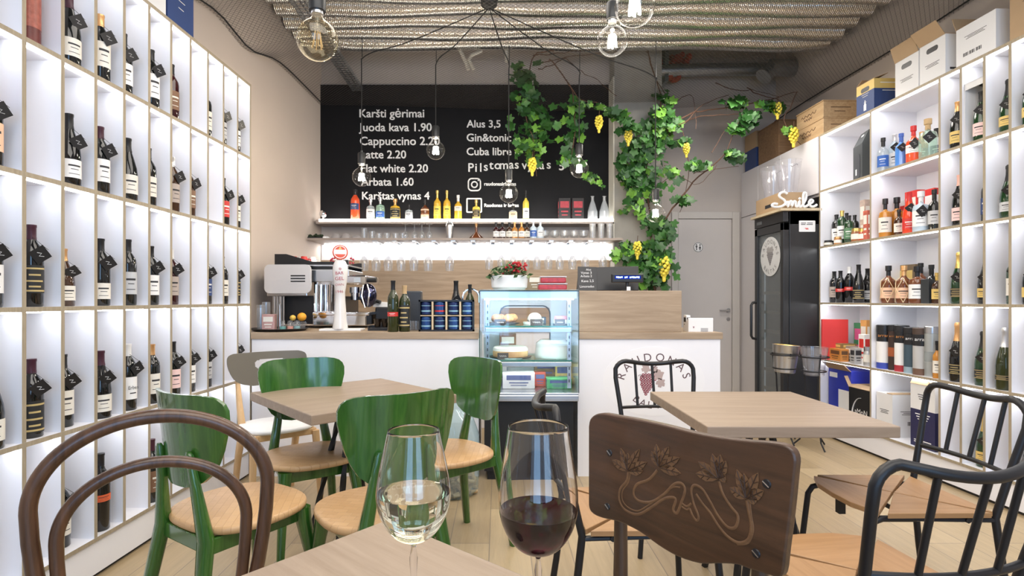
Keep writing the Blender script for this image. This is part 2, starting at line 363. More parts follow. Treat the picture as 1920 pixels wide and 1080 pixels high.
tag(mb.build('pipe_wrap', [paint('red_rust', (.42, .07, .04), .9, var=.3, scale=30), GALV]), 'rust red wrapped pipe end by the ceiling above the vine', 'pipe')
# netting: woven wire ceiling net, a real mesh of thin strands
def net_z(x, y):
    u = (x+1.9)/5.1; v = (y-.4)/5.9
    el = -.03-.15*math.exp(-((y-4.05)/.4)**2) if y > 4.05 else -.18+.05*math.exp(-((y-3.7)/.25)**2)
    return 3.25-.16*math.sin(PI*min(max(u, 0), 1))*math.sin(PI*min(max(v, 0), 1))**.5 + .02*math.sin(x*2.1+y)*math.sin(y*1.7)*min(1, abs(x+1.95)) + el*math.exp(-((x+1.95)/.5)**2)
def net():
    step = .034; x0, x1, y0, y1 = -1.98, 3.28, .3, 5.74
    nx, ny = int((x1-x0)/step), int((y1-y0)/(step*.6)); r = .0009
    vs, fs = [], []
    def seg(a, b):
        dx, dy = b[0]-a[0], b[1]-a[1]; l = math.hypot(dx, dy); px, py = -dy/l*r, dx/l*r; k = len(vs)
        for q in (a, b): vs.extend(((q[0]+px, q[1]+py, q[2]), (q[0]-px, q[1]-py, q[2]), (q[0], q[1], q[2]+r*1.6)))
        fs.extend(((k, k+1, k+4, k+3), (k+1, k+2, k+5, k+4), (k+2, k, k+3, k+5)))
    def P(i, j): x = x0+i*step+(step/2 if j % 2 else 0); y = y0+j*step*.6; return (x, y, net_z(x, y))
    for j in range(ny-1):
        for i in range(nx):
            a = P(i, j)
            if a[0] > 1.16 and a[1] > 5.45 and a[0] < 1.64: continue
            seg(a, P(i, j+1))
            if j % 2: seg(a, P(i+1, j+1))
            elif i: seg(a, P(i-1, j+1))
    me = bpy.data.meshes.new('netting'); me.from_pydata(vs, [], fs); me.materials.append(paint('net_wire', (.085, .075, .07), .5, .3, var=0)); me.update()
    o = bpy.data.objects.new('ceiling_netting', me); COL.objects.link(o)
    tag(o, 'grey wire netting stretched as a sagging ceiling under the ducts', 'netting')
net()
mb = MB()
for pts in ([( -1.985+.029*y, y, net_z(-1.95, y)) for y in [0.3+.15*k for k in range(37)]], [(x, 5.735, net_z(x, 5.735)) for x in [-1.85+.25*k for k in range(13)]], [(3.3-.0214*y, y, net_z(3.28, y)) for y in [.3+.3*k for k in range(21)]]): mb.tube(pts, .006, 5)
tag(mb.build('net_cable', BLACK), 'thin dark cable holding the edge of the ceiling netting along the walls', 'cable')
# ---------------------------------------------------------------- wall shelving
ZS = [.172, .667, 1.162, 1.657, 2.152, 2.647]
YL = [3.72-.1716*k for k in range(15)]
YR = [4.87, 4.226, 3.582]+[3.582-.161*k for k in range(1, 15)]
BT = .009
def shelving(M, ys, depth, s, label):
    """s=+1: cells open towards local -x (right wall); s=-1: towards +x (left wall)"""
    root = thing('wall_shelving', M.translation, label, 'shelving'); root.rotation_euler = (0, 0, M.to_euler().z)
    def bx(m, xa, xb, *r):
        a, b = sorted((xa*s, xb*s)); m.box(a, b, *r)
    y0, y1 = ys[-1], ys[0]
    m = MB(); bx(m, depth-.006, depth, y0, y1, ZS[0], ZS[-1]); m.build('back_panel', WHITE, root, smooth=0)
    for y in ys:
        m = MB(); fm = [0]*6; fm[0 if s > 0 else 1] = 1
        a, b = sorted((.0006*s, (depth-.006)*s)); m.box(a, b, y-BT, y+BT, ZS[0], ZS[-1]+BT-.0005, fm); m.build('upright', [WHITE, PLY], root, smooth=0)
    for z in ZS:
        fm = [0]*6; fm[0 if s > 0 else 1] = 1
        m = MB(); a, b = sorted((0, (depth-.006)*s)); m.box(a, b, y0-BT-.0005, y1+BT+.0005, z-BT, z+BT, fm); m.build('shelf_board', [WHITE, PLY], root, smooth=0)
    for z in ZS[1:]:
        m = MB()
        for ya, yb in zip(ys[1:], ys): bx(m, .022, .034, ya+BT+.002, yb-BT-.002, z-BT-.005, z-BT-.0005)
        m.build('light_strip', STRIP, root, smooth=0)
    m = MB(); bx(m, .012, .03, y0, y1, .02, ZS[0]-BT); m.build('plinth', WHITE, root, smooth=0)
    m = MB(); bx(m, .03, .05, y0, y1, 0, .03); m.build('toe_kick', BLACKP, root, smooth=0)
    return root
shelving(ML, YL, .22, -1, 'long white grid of narrow lit wine niches along the wall behind the bentwood chair')
shelving(MR, YR, .36, 1, 'white lit shelving beside the black wine fridge, wide bays then narrow niches')
# ---------------------------------------------------------------- bottles
PROF = {
 'bordeaux': [(0, 0), (.034, 0), (.0372, .004), (.0372, .185), (.035, .203), (.026, .222), (.016, .238), (.0145, .255), (.0145, .286), (.0158, .288), (.0158, .297), (0, .298)],
 'burgundy': [(0, 0), (.038, 0), (.0412, .004), (.0412, .125), (.038, .155), (.028, .195), (.019, .225), (.015, .25), (.0148, .284), (.0162, .286), (.0162, .296), (0, .297)],
 'champagne': [(0, 0), (.041, 0), (.0442, .004), (.0442, .12), (.041, .15), (.031, .19), (.021, .225), (.0165, .255), (.0155, .285), (.0175, .292), (.0175, .305), (.012, .313), (0, .315)],
 'tall': [(0, 0), (.033, 0), (.036, .004), (.0375, .22), (.035, .24), (.018, .268), (.0145, .285), (.0145, .325), (.016, .327), (.016, .336), (0, .337)],
 'spirit': [(0, 0), (.036, 0), (.04, .004), (.04, .15), (.036, .172), (.02, .19), (.0135, .2), (.0135, .245), (.0165, .248), (.0165, .275), (0, .276)],
 'squat': [(0, 0), (.045, 0), (.05, .006), (.052, .10), (.046, .135), (.022, .155), (.015, .165), (.014, .195), (.02, .2), (.02, .23), (0, .231)],
 'flask': [(0, 0), (.046, 0), (.05, .005), (.05, .13), (.044, .152), (.018, .162), (.0145, .168), (.0145, .2), (.021, .203), (.021, .235), (0, .236)],
 'slim': [(0, 0), (.029, 0), (.032, .004), (.032, .2), (.028, .222), (.014, .235), (.012, .245), (.012, .275), (.014, .277), (.014, .29), (0, .291)],
}
NECK = {'bordeaux': .243, 'burgundy': .232, 'champagne': .215, 'tall': .283, 'spirit': .205, 'squat': .168, 'flask': .17, 'slim': .243}
LAB = {'bordeaux': (.05, .15), 'burgundy': (.03, .105), 'champagne': (.04, .095), 'tall': (.05, .13), 'spirit': (.04, .13), 'squat': (.03, .095), 'flask': (.03, .12), 'slim': (.05, .16)}
def gl(name, col, rough=.08): return paint(name, col, rough, var=0, coat=.5)
GLS = {
 'dark': gl('dark_bottle_glass', (.008, .009, .009)), 'green': gl('green_bottle_glass', (.012, .045, .015)), 'olive': gl('olive_bottle_glass', (.024, .032, .008)),
 'brown': gl('brown_bottle_glass', (.05, .02, .008)), 'red': gl('red_spirit', (.75, .06, .02)), 'orange': gl('red_orange_spirit', (.9, .10, .03)), 'amber': gl('amber_spirit', (.52, .22, .035)),
 'gold': gl('golden_spirit', (.82, .50, .05)), 'yellow': gl('lemon_spirit', (.9, .72, .10)), 'blue': gl('blue_gin', (.10, .28, .72)), 'pale': gl('pale_blue_glass', (.55, .66, .75)),
 'rum': gl('dark_rum', (.16, .05, .018)), 'clear': sheer('bottle_clear_glass', (.93, .96, .97), 1.5, body=(.75, .8, .82), bodyfac=.22), 'mint': sheer('bottle_mint_glass', (.85, .97, .9), 1.5, body=(.6, .8, .68), bodyfac=.3),
 'ruby': gl('ruby_glass', (.035, .004, .006)), 'rose': gl('rose_wine', (.72, .30, .24)), 'black': gl('black_glass', (.004, .004, .005)),
}
CAPS = {'black': paint('black_foil', (.012, .012, .014), .35, var=0), 'gold': paint('gold_foil', (.72, .50, .16), .3, .8, var=0), 'white': paint('white_foil', (.8, .8, .8), .35, var=0), 'red': paint('red_foil', (.6, .03, .03), .35, var=0),
        'purple': paint('purple_foil', (.06, .015, .03), .35, var=0), 'cork': paint('cork_stopper', (.55, .38, .2), .8, scale=40), 'silver': paint('silver_foil', (.7, .7, .72), .3, .9, var=0), 'pink': paint('pink_foil', (.85, .5, .42), .35, var=0), 'blue': paint('blue_foil', (.06, .14, .5), .35, var=0), 'copper': paint('copper_foil', (.75, .42, .18), .3, .7, var=0)}
LABS = {'cream': (PAPER, INK), 'white': (WPAPER, INK), 'gold': (GOLDP, INK), 'ornate': (paint('black_label', (.02, .02, .02), .5), paint('gold_ink', (.55, .42, .18), .4)), 'pink': (paint('pink_label', (.86, .62, .60), .6), INK),
        'orange': (paint('orange_label', (.75, .14, .05), .5), INK), 'red': (RED, WPAPER), 'silver': (paint('silver_label', (.55, .56, .58), .4), INK), 'grey': (paint('taupe_label', (.45, .38, .34), .6), INK), 'navy': (NAVY, WPAPER),
        'blue': (paint('blue_label', (.04, .13, .45), .5), WPAPER), 'peach': (paint('peach_label', (.85, .55, .38), .6), INK), 'brown': (paint('brown_label', (.22, .12, .07), .6), PAPER), 'green': (paint('green_label', (.10, .22, .12), .6), WPAPER), 'yellow': (paint('yellow_label', (.85, .7, .12), .5), INK)}
_bm = {}
def part(key, fn):
    if key not in _bm: _bm[key] = fn()
    o = bpy.data.objects.new(key[0], _bm[key].data); COL.objects.link(o); return o
_proto_col = []
def mesh_only(mb, name, mats, smooth=40):
    o = mb.build(name, mats, smooth=smooth); COL.objects.unlink(o); return o
def radius_at(prof, z):
    for (r0, z0), (r1, z1) in zip(prof, prof[1:]):
        if z0 <= z <= z1 and z1 > z0: return r0+(r1-r0)*(z-z0)/(z1-z0)
    return prof[1][0]
def bottle(kind, glass, cap, label, loc, rz, text, hang=False, h=1.0, band=None, group=None, cat='bottle', name='wine_bottle', word=None):
    """front (label side) faces local -y"""
    pr = PROF[kind]; nz = NECK[kind]
    o = thing(name, loc, text, cat, group, rz); o.scale = (1, 1, h)
    def body():
        m = MB(); q = [p for p in pr if p[1] <= nz+.003]; q.append((radius_at(pr, nz+.003), nz+.003)); m.lathe(q, 22); return mesh_only(m, 'glass_body', GLS[glass])
    def capsule():
        m = MB(); q = [(radius_at(pr, nz)+.0006, nz)]+[(r+(.0006 if r else 0), z) for r, z in pr if z > nz]; m.lathe(q, 20); return mesh_only(m, 'capsule', CAPS[cap])
    part(('glass_body', kind, glass), body).parent = o
    part(('capsule', kind, cap), capsule).parent = o
    if label:
        a, b = band or LAB[kind]
        def lab():
            m = MB(); r = max(radius_at(pr, a), radius_at(pr, b))+.0007; k = 14; sp = 1.25
            def strip(z0, z1, rr, s0, s1, mat):
                vs = []; n_ = max(2, int(k*(s1-s0)/2/sp)+1)
                for i in range(n_+1):
                    t = -PI/2+s0+(s1-s0)*i/n_; vs += [(rr*math.cos(t), rr*math.sin(t), z0), (rr*math.cos(t), rr*math.sin(t), z1)]
                m.add(vs, [(2*i, 2*i+2, 2*i+3, 2*i+1) for i in range(n_)], mat)
            strip(a, b, r, -sp, sp, 0); hh = b-a
            if word:
                m.text(word, T(0, -r-.0006, a+hh*.45) @ RX(PI/2), width=r*1.3, mat=1, center=True)
                strip(a+hh*.25, a+hh*.3, r+.0004, -.4, .4, 1)
            elif label == 'ornate':
                for t, s in ((.05, 1.2), (.2, .5), (.4, .75), (.62, .5), (.85, 1.2)): strip(a+hh*t, a+hh*(t+.06), r+.0004, -s, s, 1)
            else:
                for t, s, th in ((.62, .55, .09), (.45, .35, .035), (.2, .5, .03)): strip(a+hh*t, a+hh*(t+th), r+.0004, -s, s, 1)
            return mesh_only(m, 'label', list(LABS[label]))
        part(('label', kind, label, band, word), lab).parent = o
    if hang:
        def tg():
            m = MB(); r = radius_at(pr, nz-.045); Mt = T(.012, -r-.012, nz-.055) @ RX(.25) @ RY(PI/4+.12)
            m.box(-.026, .026, -.0008, .0008, -.026, .026, 0, Mt)
            m.tube([Mt @ Vector((0, 0, .03)), (0, -.0175, nz+.006), (.0165, 0, nz+.008), (0, .0175, nz+.008), (-.0165, 0, nz+.008), (0, -.0175, nz+.006)], .0008, 4)
            m.tube([Mt @ Vector(p) for p in ((-.012, -.0012, -.004), (-.002, -.0012, .006), (.002, -.0012, -.006), (.012, -.0012, .006))], .001, 4, mat=1)
            return mesh_only(m, 'neck_tag', [BLACKP, WPAPER])
        part(('neck_tag', kind), tg).parent = o
    return o
ROWN = ['top row', 'second row from the top', 'middle row', 'second row from the floor', 'bottom row']
ORD = ['first', 'second', 'third', 'fourth', 'fifth', 'sixth', 'seventh', 'eighth', 'ninth', 'tenth', 'eleventh', 'twelfth', 'thirteenth']
GN = {'dark': 'dark', 'green': 'green', 'olive': 'olive green', 'brown': 'brown', 'black': 'black', 'ruby': 'ruby', 'rose': 'rose'}
def left_bottle(cell, row, re, kind, glass, cap, label, hang=True, h=1.0, band=None, word=None, dy=0):
    """re: where the body's far side shows past the divider (pixel column) -> how deep it stands in the niche"""
    y = 3.72-.1716*(cell+.5)+dy; z = ZS[4-row]+BT
    X = (re-CX)*y/F-PROF[kind][2][0]; d = min(max(-1.788+.0291*y-X, .047), .165)
    txt = f'{ORD[cell]} niche from the bar, {ROWN[row]}, bottle wall: {GN[glass]} bottle, {label} label'
    p = ML @ Vector((-d, y, z))
    bottle(kind, glass, cap, label, p, PI/2-.42+LA+rnd.uniform(-.15, .15), txt, hang, h, band, 'wine bottles in the long niche wall', word=word)
Lb = left_bottle
# top row
Lb(8, 0, 154, 'burgundy', 'dark', 'purple', 'cream'); Lb(7, 0, 204, 'bordeaux', 'dark', 'copper', 'cream', band=(.06, .17)); Lb(6, 0, 246, 'bordeaux', 'dark', 'black', 'white'); Lb(5, 0, 297, 'bordeaux', 'dark', 'black', 'white', band=(.05, .17))
Lb(4, 0, 334, 'bordeaux', 'ruby', 'black', 'brown', False); Lb(2, 0, 396, 'slim', 'dark', 'gold', 'cream', False); Lb(1, 0, 424, 'bordeaux', 'dark', 'black', 'silver'); Lb(0, 0, 450, 'bordeaux', 'dark', 'purple', 'white')
# second row
Lb(10, 1, 0, 'bordeaux', 'dark', 'red', 'peach'); Lb(8, 1, 160, 'burgundy', 'black', 'black', 'white'); Lb(7, 1, 203, 'bordeaux', 'dark', 'purple', 'white'); Lb(6, 1, 257, 'burgundy', 'dark', 'black', 'cream', False, band=(.03, .12)); Lb(5, 1, 291, 'bordeaux', 'dark', 'black', 'cream', False)
Lb(4, 1, 335, 'bordeaux', 'brown', 'silver', 'grey'); Lb(3, 1, 365, 'bordeaux', 'brown', 'copper', 'brown'); Lb(1, 1, 429, 'bordeaux', 'dark', 'black', 'red'); Lb(0, 1, 450, 'bordeaux', 'dark', 'red', 'cream')
# middle row
Lb(10, 2, 0, 'bordeaux', 'dark', 'black', 'white'); Lb(9, 2, 77, 'bordeaux', 'black', 'purple', 'ornate', h=1.05); Lb(8, 2, 136, 'burgundy', 'brown', 'copper', 'cream', h=.8); Lb(7, 2, 211, 'bordeaux', 'dark', 'black', 'cream', band=(.03, .1)); Lb(6, 2, 256, 'bordeaux', 'dark', 'black', 'silver', False, h=1.05)
Lb(5, 2, 296, 'bordeaux', 'dark', 'black', 'white'); Lb(4, 2, 333, 'bordeaux', 'ruby', 'white', 'grey'); Lb(2, 2, 396, 'bordeaux', 'dark', 'black', 'navy'); Lb(1, 2, 427, 'bordeaux', 'black', 'black', 'cream', False); Lb(0, 2, 450, 'bordeaux', 'dark', 'purple', 'ornate')
# second row from the floor
Lb(10, 3, 10, 'burgundy', 'dark', 'black', 'cream', False); Lb(9, 3, 77, 'bordeaux', 'black', 'purple', 'ornate', band=(.02, .14)); Lb(8, 3, 134, 'bordeaux', 'dark', 'black', 'cream'); Lb(7, 3, 216, 'burgundy', 'black', 'purple', 'cream'); Lb(6, 3, 257, 'bordeaux', 'dark', 'white', 'white', word='Erbes', h=1.05)
Lb(5, 3, 299, 'bordeaux', 'dark', 'copper', 'cream', False); Lb(4, 3, 338, 'bordeaux', 'dark', 'black', 'pink'); Lb(3, 3, 365, 'bordeaux', 'dark', 'black', 'white'); Lb(2, 3, 396, 'bordeaux', 'dark', 'black', 'silver'); Lb(0, 3, 449, 'bordeaux', 'dark', 'black', 'grey')
# bottom row
Lb(7, 4, 221, 'tall', 'black', 'black', 'orange', False, band=(.13, .16)); Lb(5, 4, 301, 'bordeaux', 'dark', 'purple', 'brown', False, h=1.05); Lb(8, 4, 128, 'bordeaux', 'black', 'black', 'cream')
# printed tube at the top
def canister(loc, r, h, cols, label, rz=0, cat='gift tube', group=None, bands=()):
    o = thing('gift_tube', loc, label, cat, group, rz)
    m = MB(); m.lathe([(0, 0), (r, 0), (r, h*.86), (0, h*.86)], 24); m.build('tube', cols[0], o)
    m = MB(); m.lathe([(0, h*.86+.001), (r+.0015, h*.86+.001), (r+.0015, h-.003), (r-.002, h), (0, h)], 24); m.build('lid', cols[1], o)
    m = MB()
    for z0, z1, i in bands: m.lathe([(r+.0006, h*z0), (r+.0006, h*z1)], 24, i)
    if bands: m.build('print', cols[2:], o)
    return o
p = ML @ Vector((-.06, 3.72-.1716*9.5, ZS[4]+BT)); canister(p, .036, .33, [paint('maroon_print', (.14, .03, .025), .4, var=.5, scale=30), BLACKP, paint('ruby_floral', (.35, .10, .07), .4, var=.6, scale=60)], 'maroon floral gift tube, top row of the bentwood-chair niche wall', bands=((.2, .7, 0),))
# ---- narrow niches of the shelving by the fridge
def right_bottle(col, row, le, kind, glass, cap, label, hang=True, h=1.0, band=None, dy=0):
    """le: where the body's near side shows past the divider (pixel column)"""
    y = (YR[col]+YR[col+1])/2+dy; z = ZS[4-row]+BT
    X = (le-CX)*y/F+PROF[kind][2][0]; d = min(max(X-2.95+.0214*y, .05), .2)
    txt = f'{ORD[col-2]} narrow niche from the fridge, {ROWN[row]}, {GN[glass]} bottle, {label} label'
    bottle(kind, glass, cap, label, MR @ Vector((d, y, z)), -PI/2+.45+RA+rnd.uniform(-.1, .1), txt, hang, h, band, 'bottles in the narrow niches by the fridge')
Rb = right_bottle
Rb(2, 0, 1784, 'burgundy', 'dark', 'copper', 'gold'); Rb(3, 0, 1828, 'burgundy', 'green', 'black', 'pink', h=1.02); Rb(4, 0, 1878, 'champagne', 'green', 'black', 'gold'); Rb(5, 0, 1919, 'champagne', 'green', 'gold', 'gold')
Rb(2, 1, 1788, 'burgundy', 'dark', 'pink', 'pink', h=1.1); Rb(3, 1, 1843, 'bordeaux', 'dark', 'black', 'navy', False); Rb(4, 1, 1879, 'champagne', 'green', 'black', 'silver')
Rb(2, 2, 1786, 'champagne', 'green', 'gold', 'ornate', h=1.05); Rb(3, 2, 1837, 'champagne', 'dark', 'black', 'gold'); Rb(4, 2, 1891, 'bordeaux', 'green', 'black', 'cream'); Rb(5, 2, 1914, 'champagne', 'dark', 'gold', 'gold')
Rb(2, 3, 1783, 'champagne', 'black', 'copper', 'ornate', h=1.2); Rb(3, 3, 1831, 'champagne', 'green', 'black', 'ornate', h=1.05)
Rb(4, 3, 1863, 'champagne', 'olive', 'silver', 'ornate', False, h=1.15, band=(.05, .075)); Rb(3, 4, 1834, 'champagne', 'green', 'gold', 'gold'); Rb(5, 4, 1912, 'champagne', 'dark', 'copper', 'gold')
# open white gift box around the bottle in the top row, second niche
g = thing('gift_box', MR @ Vector((.012, (YR[3]+YR[4])/2, ZS[4]+BT)), 'open white gift box standing around a green bottle in a top niche by the fridge', 'box', None, RA)
m = MB(); m.box(0, .004, -.068, .068, .33, .37); m.box(.15, .154, -.068, .068, 0, .37); m.box(0, .154, -.068, -.064, .0, .37); m.box(0, .154, .064, .068, 0, .37); m.box(0, .154, -.068, .068, .366, .37)
m.build('carton', CARD, g, smooth=0)
m = MB(); m.box(.06, .11, -.03, .03, .345, .362); m.build('top_holder', BLACKP, g, smooth=0)
# ---- wide bays
def wp(bay, x, y, row): return MR @ Vector((x, (YR[bay+1]+YR[bay])/2+y, ZS[4-row]+BT))
def wq(bay, px, d, row, r=.03):
    Z = (2.95+d)/((px-CX)/F+.0214); return MR @ Vector((d, min(max(Z, YR[bay+1]+BT+r), YR[bay]-BT-r), ZS[4-row]+BT))
def wb(bay, row, px, d, kind, glass, cap, label, text, hang=False, h=1.0, band=None, sx=1.0, name='spirit_bottle', rz=None, cat='bottle'):
    o = bottle(kind, glass, cap, label, wq(bay, px, d, row, PROF[kind][2][0]*sx+.002), -.75+RA if rz is None else rz, text, hang, h, band, 'bottles in the wide bays by the fridge', cat, name)
    o.scale = (sx, sx, h); return o
wb(1, 0, 1656, .055, 'spirit', 'clear', 'black', 'blue', 'clear spirit bottle with dark blue label, nearest the gift bag, top shelf', h=.95, sx=.95)
wb(1, 0, 1678, .15, 'bordeaux', 'pale', 'silver', 'white', 'tall pale blue tagged bottle behind the blue gin, top shelf', True, h=.98)
wb(1, 0, 1690, .06, 'spirit', 'blue', 'blue', None, 'bright blue gin bottle with a black tag, top shelf', True, h=.88, sx=.95)
wb(1, 0, 1713, .07, 'squat', 'orange', 'red', 'white', 'red-capped orange-red gin bottle with a black tag, top shelf', True, h=1.15, band=(.06, .11), sx=.9)
wb(1, 0, 1729, .16, 'spirit', 'amber', 'copper', 'brown', 'small amber bottle half behind the red-capped bottle, top shelf', h=.85)
wb(1, 0, 1740, .065, 'flask', 'mint', 'cork', None, 'square clear bottle with pale cork and black tag, top shelf', True, h=1.15, sx=1.05)
wb(1, 0, 1757, .20, 'spirit', 'clear', 'black', 'navy', 'clear bottle with navy label against the divider, top shelf', h=.85)
# second shelf, first bay: oils and jars
wb(0, 1, 1561, .12, 'slim', 'dark', 'black', 'white', 'slim dark oil bottle with white label, nearest the fridge, second shelf', h=.95, sx=1.15, name='oil_bottle')
wb(0, 1, 1579, .11, 'slim', 'green', 'gold', 'white', 'tall green oil bottle with gold cap, second shelf', h=1.02, sx=1.15, name='oil_bottle')
wb(0, 1, 1588, .21, 'slim', 'dark', 'black', 'silver', 'dark oil bottle half behind the gold-capped one, second shelf', h=1.0, name='oil_bottle')
wb(0, 1, 1592, .10, 'slim', 'green', 'black', 'green', 'short oil bottle with pale green label, second shelf', h=.82, sx=1.15, name='oil_bottle')
wb(0, 1, 1603, .18, 'slim', 'dark', 'black', 'cream', 'small dark vinegar bottle behind the jars, second shelf', h=.86, name='oil_bottle')
def jar(loc, r, h, col, lidc, label, cat='jar'):
    o = thing('jar', loc, label, cat, 'small jars and tins in the wide bays'); m = MB(); m.lathe([(0, 0), (r*.95, 0), (r, .004), (r, h*.7), (r*.85, h*.78), (0, h*.78)], 20); m.build('jar_body', col, o)
    m = MB(); m.lathe([(0, h*.78), (r*.9, h*.78), (r*.9, h), (0, h)], 20); m.build('lid', lidc, o)
    m = MB(); m.lathe([(r+.0006, h*.2), (r+.0006, h*.6)], 20); m.build('label', PAPER, o); return o
jar(wq(0, 1553, .05, 1), .034, .05, BLACKP, BLACKP, 'flat black tin in front of the oil bottles'); jar(wq(0, 1571, .045, 1), .03, .065, paint('honey', (.45, .2, .06), .2), CAPS['copper'], 'small honey jar in front of the oil bottles')
jar(wq(0, 1607, .07, 1), .042, .11, paint('preserve', (.30, .12, .05), .2), CAPS['gold'], 'preserve jar with cream label beside the oil bottles'); jar(wq(0, 1614, .17, 1), .036, .125, paint('olive_paste', (.12, .10, .03), .2), CAPS['black'], 'dark olive jar behind the preserve jar'); jar(wq(0, 1619, .085, 1), .034, .10, paint('tomato_jar', (.45, .08, .03), .2), CAPS['gold'], 'reddish jar with gold lid beside the divider')
def packet(loc, sx, sy, sz, mats, label, rz=0, cat='box', name='carton_packet', group=None, face='-x', bars=True, lid=None):
    o = thing(name, loc, label, cat, group, rz)
    m = MB(); m.box(-sx/2, sx/2, -sy/2, sy/2, 0, sz); m.build('carton', mats[0], o, smooth=0, bevel=.002, seg=1)
    if len(mats) > 1:
        m = MB(); e = .0007
        for (u0, u1, v0, v1) in ((.12, .88, .55, .85), (.2, .8, .35, .42), (.25, .75, .2, .25)):
            m.box(-sx/2-e, -sx/2, -sy/2+sy*u0, -sy/2+sy*u1, sz*v0, sz*v1)
            m.box(-sx/2+sx*u0, -sx/2+sx*u1, -sy/2-e, -sy/2, sz*v0, sz*v1)
        m.build('print', mats[1], o, smooth=0)
    return o
packet(wq(0, 1627, .22, 1), .09, .06, .36, [paint('floral_pack', (.52, .40, .33), .6, var=.4, scale=40), PAPER], 'tall pale printed packet beside the divider, second shelf', RA)
packet(wq(0, 1628, .09, 1), .05, .05, .24, [paint('red_green_pack', (.5, .12, .08), .6, var=.5, scale=50), PAPER], 'slim red printed packet against the divider, second shelf', RA)
# second shelf, second bay
wb(1, 1, 1660, .065, 'flask', 'amber', 'black', 'cream', 'amber whisky bottle with long cream label, second shelf', h=1.25, sx=.85)
wb(1, 1, 1674, .16, 'flask', 'amber', 'black', None, 'bigger amber bottle behind the cream-labelled whisky, second shelf', h=1.3, sx=1.0)
wb(1, 1, 1686, .10, 'spirit', 'brown', 'black', 'cream', 'small dark bottle beside the amber whisky, second shelf', h=.72, sx=.8)
wb(1, 1, 1705, .06, 'burgundy', 'red', 'red', 'red', 'bright red bottle with red neck and black tag, second shelf', True, h=1.0)
wb(1, 1, 1727, .06, 'flask', 'pale', 'white', 'white', 'square bottle with big white label and black ribbon, second shelf', True, h=1.2)
wb(1, 1, 1752, .075, 'spirit', 'dark', 'black', 'silver', 'dark blue bottle with silver label beside the divider, second shelf', h=1.0, sx=.9)
packet(wq(1, 1716, .20, 1), .06, .12, .33, [RED, PAPER], 'tall bright red gift box behind the red bottle, second shelf', RA); packet(wq(1, 1697, .25, 1), .05, .11, .29, [CARD, RED], 'white gift box behind the amber bottle, second shelf', RA); packet(wq(1, 1750, .19, 1), .06, .09, .31, [RED, WPAPER], 'narrow red gift box against the divider, second shelf', RA)
# middle shelf, first bay: five dark wines
for i, (x, y, k, c, l, t, h_) in enumerate([(1556, .10, 'bordeaux', 'black', 'grey', 'dark wine bottle with taupe label nearest the fridge, middle shelf', .92), (1576, .09, 'bordeaux', 'black', 'red', 'dark wine bottle with small red label, second from the fridge, middle shelf', .92),
        (1593, .12, 'bordeaux', 'white', 'red', 'dark wine bottle with red label and white neck, middle shelf', 1.02), (1610, .08, 'burgundy', 'black', 'ornate', 'dark wine bottle with black label, fourth from the fridge, middle shelf', 1.05), (1627, .18, 'burgundy', 'black', 'silver', 'dark tagged wine bottle against the divider, middle shelf', .95)]):
    wb(0, 2, x, y, k, 'black', c, l, t, i == 4, h=h_, name='wine_bottle', band=(.10, .13) if l == 'red' else None)
# middle shelf, second bay
NETC = paint('straw_net', (.78, .62, .38), .7)
def netted(px, d, h, text, cap):
    o = wb(1, 2, px, d, 'squat', 'rum', cap, 'peach', text, h=h)
    m = MB()
    for k in range(4):
        for sgn in (1, -1):
            m.tube([((radius_at(PROF['squat'], z)+.0025)*math.cos(a), (radius_at(PROF['squat'], z)+.0025)*math.sin(a), z) for z, a in [(.005+.15*i/8, k*PI/2+sgn*i/8*PI*.5) for i in range(9)]], .0022, 5)
    m.build('straw_netting', NETC, o)
netted(1666, .07, 1.22, 'round rum bottle in straw netting with dark stopper, middle shelf', 'black'); netted(1695, .06, 1.18, 'smaller netted rum bottle with golden neck, middle shelf', 'copper')
wb(1, 2, 1720, .06, 'flask', 'rum', 'black', 'white', 'flat rum bottle with white label, middle shelf', h=1.1); wb(1, 2, 1727, .17, 'spirit', 'rum', 'black', 'grey', 'tall dark rum bottle behind the white label bottle, middle shelf', h=1.05)
wb(1, 2, 1747, .16, 'spirit', 'black', 'black', 'ornate', 'black bottle behind the dark box, middle shelf', h=.98); wb(1, 2, 1757, .07, 'spirit', 'brown', 'gold', 'gold', 'small gold-labelled bottle against the divider, middle shelf', h=.75, sx=.75)
packet(wq(1, 1690, .25, 2), .05, .24, .29, [paint('bronze_box', (.16, .11, .06), .5), GOLDP], 'bronze presentation box behind the netted rum bottles', RA); packet(wq(1, 1743, .075, 2), .07, .07, .165, [paint('charcoal_box', (.03, .035, .04), .5)], 'plain charcoal box beside the flat rum bottle', RA)
# fourth shelf, first bay: sweets and gift boxes
packet(wp(0, .055, .20, 3), .03, .20, .35, [RED], 'flat bright red gift box standing by the fridge', RA+1.25, name='gift_box'); BRB = paint('brown_chocolate_box', (.13, .065, .03), .5, var=.2)
packet(wq(0, 1575, .10, 3, .1), .13, .2, .075, [BRB, GOLDP], 'wide brown chocolate box under a smaller one, sweets shelf', RA, name='chocolate_box')
o = packet(wq(0, 1581, .12, 3, .1), .13, .16, .07, [paint('olive_tin', (.25, .17, .07), .4), GOLDP], 'olive gold chocolate box on top of the brown one', RA, name='chocolate_box'); o.location.z += .0765
packet(wq(0, 1573, .045, 3, .07), .07, .15, .105, [paint('orange_box', (.60, .25, .06), .5), BRB], 'orange caramel box in front of the chocolates', RA, name='sweet_box'); packet(wq(0, 1601, .13, 3, .06), .08, .11, .13, [paint('taupe_box', (.30, .25, .22), .5), PAPER], 'taupe box behind the orange caramel box', RA, name='sweet_box')
packet(wq(0, 1605, .045, 3), .06, .06, .13, [paint('pale_grey_pack', (.42, .41, .40), .5), INK], 'grey packet between orange box and white tin', RA, name='sweet_packet')
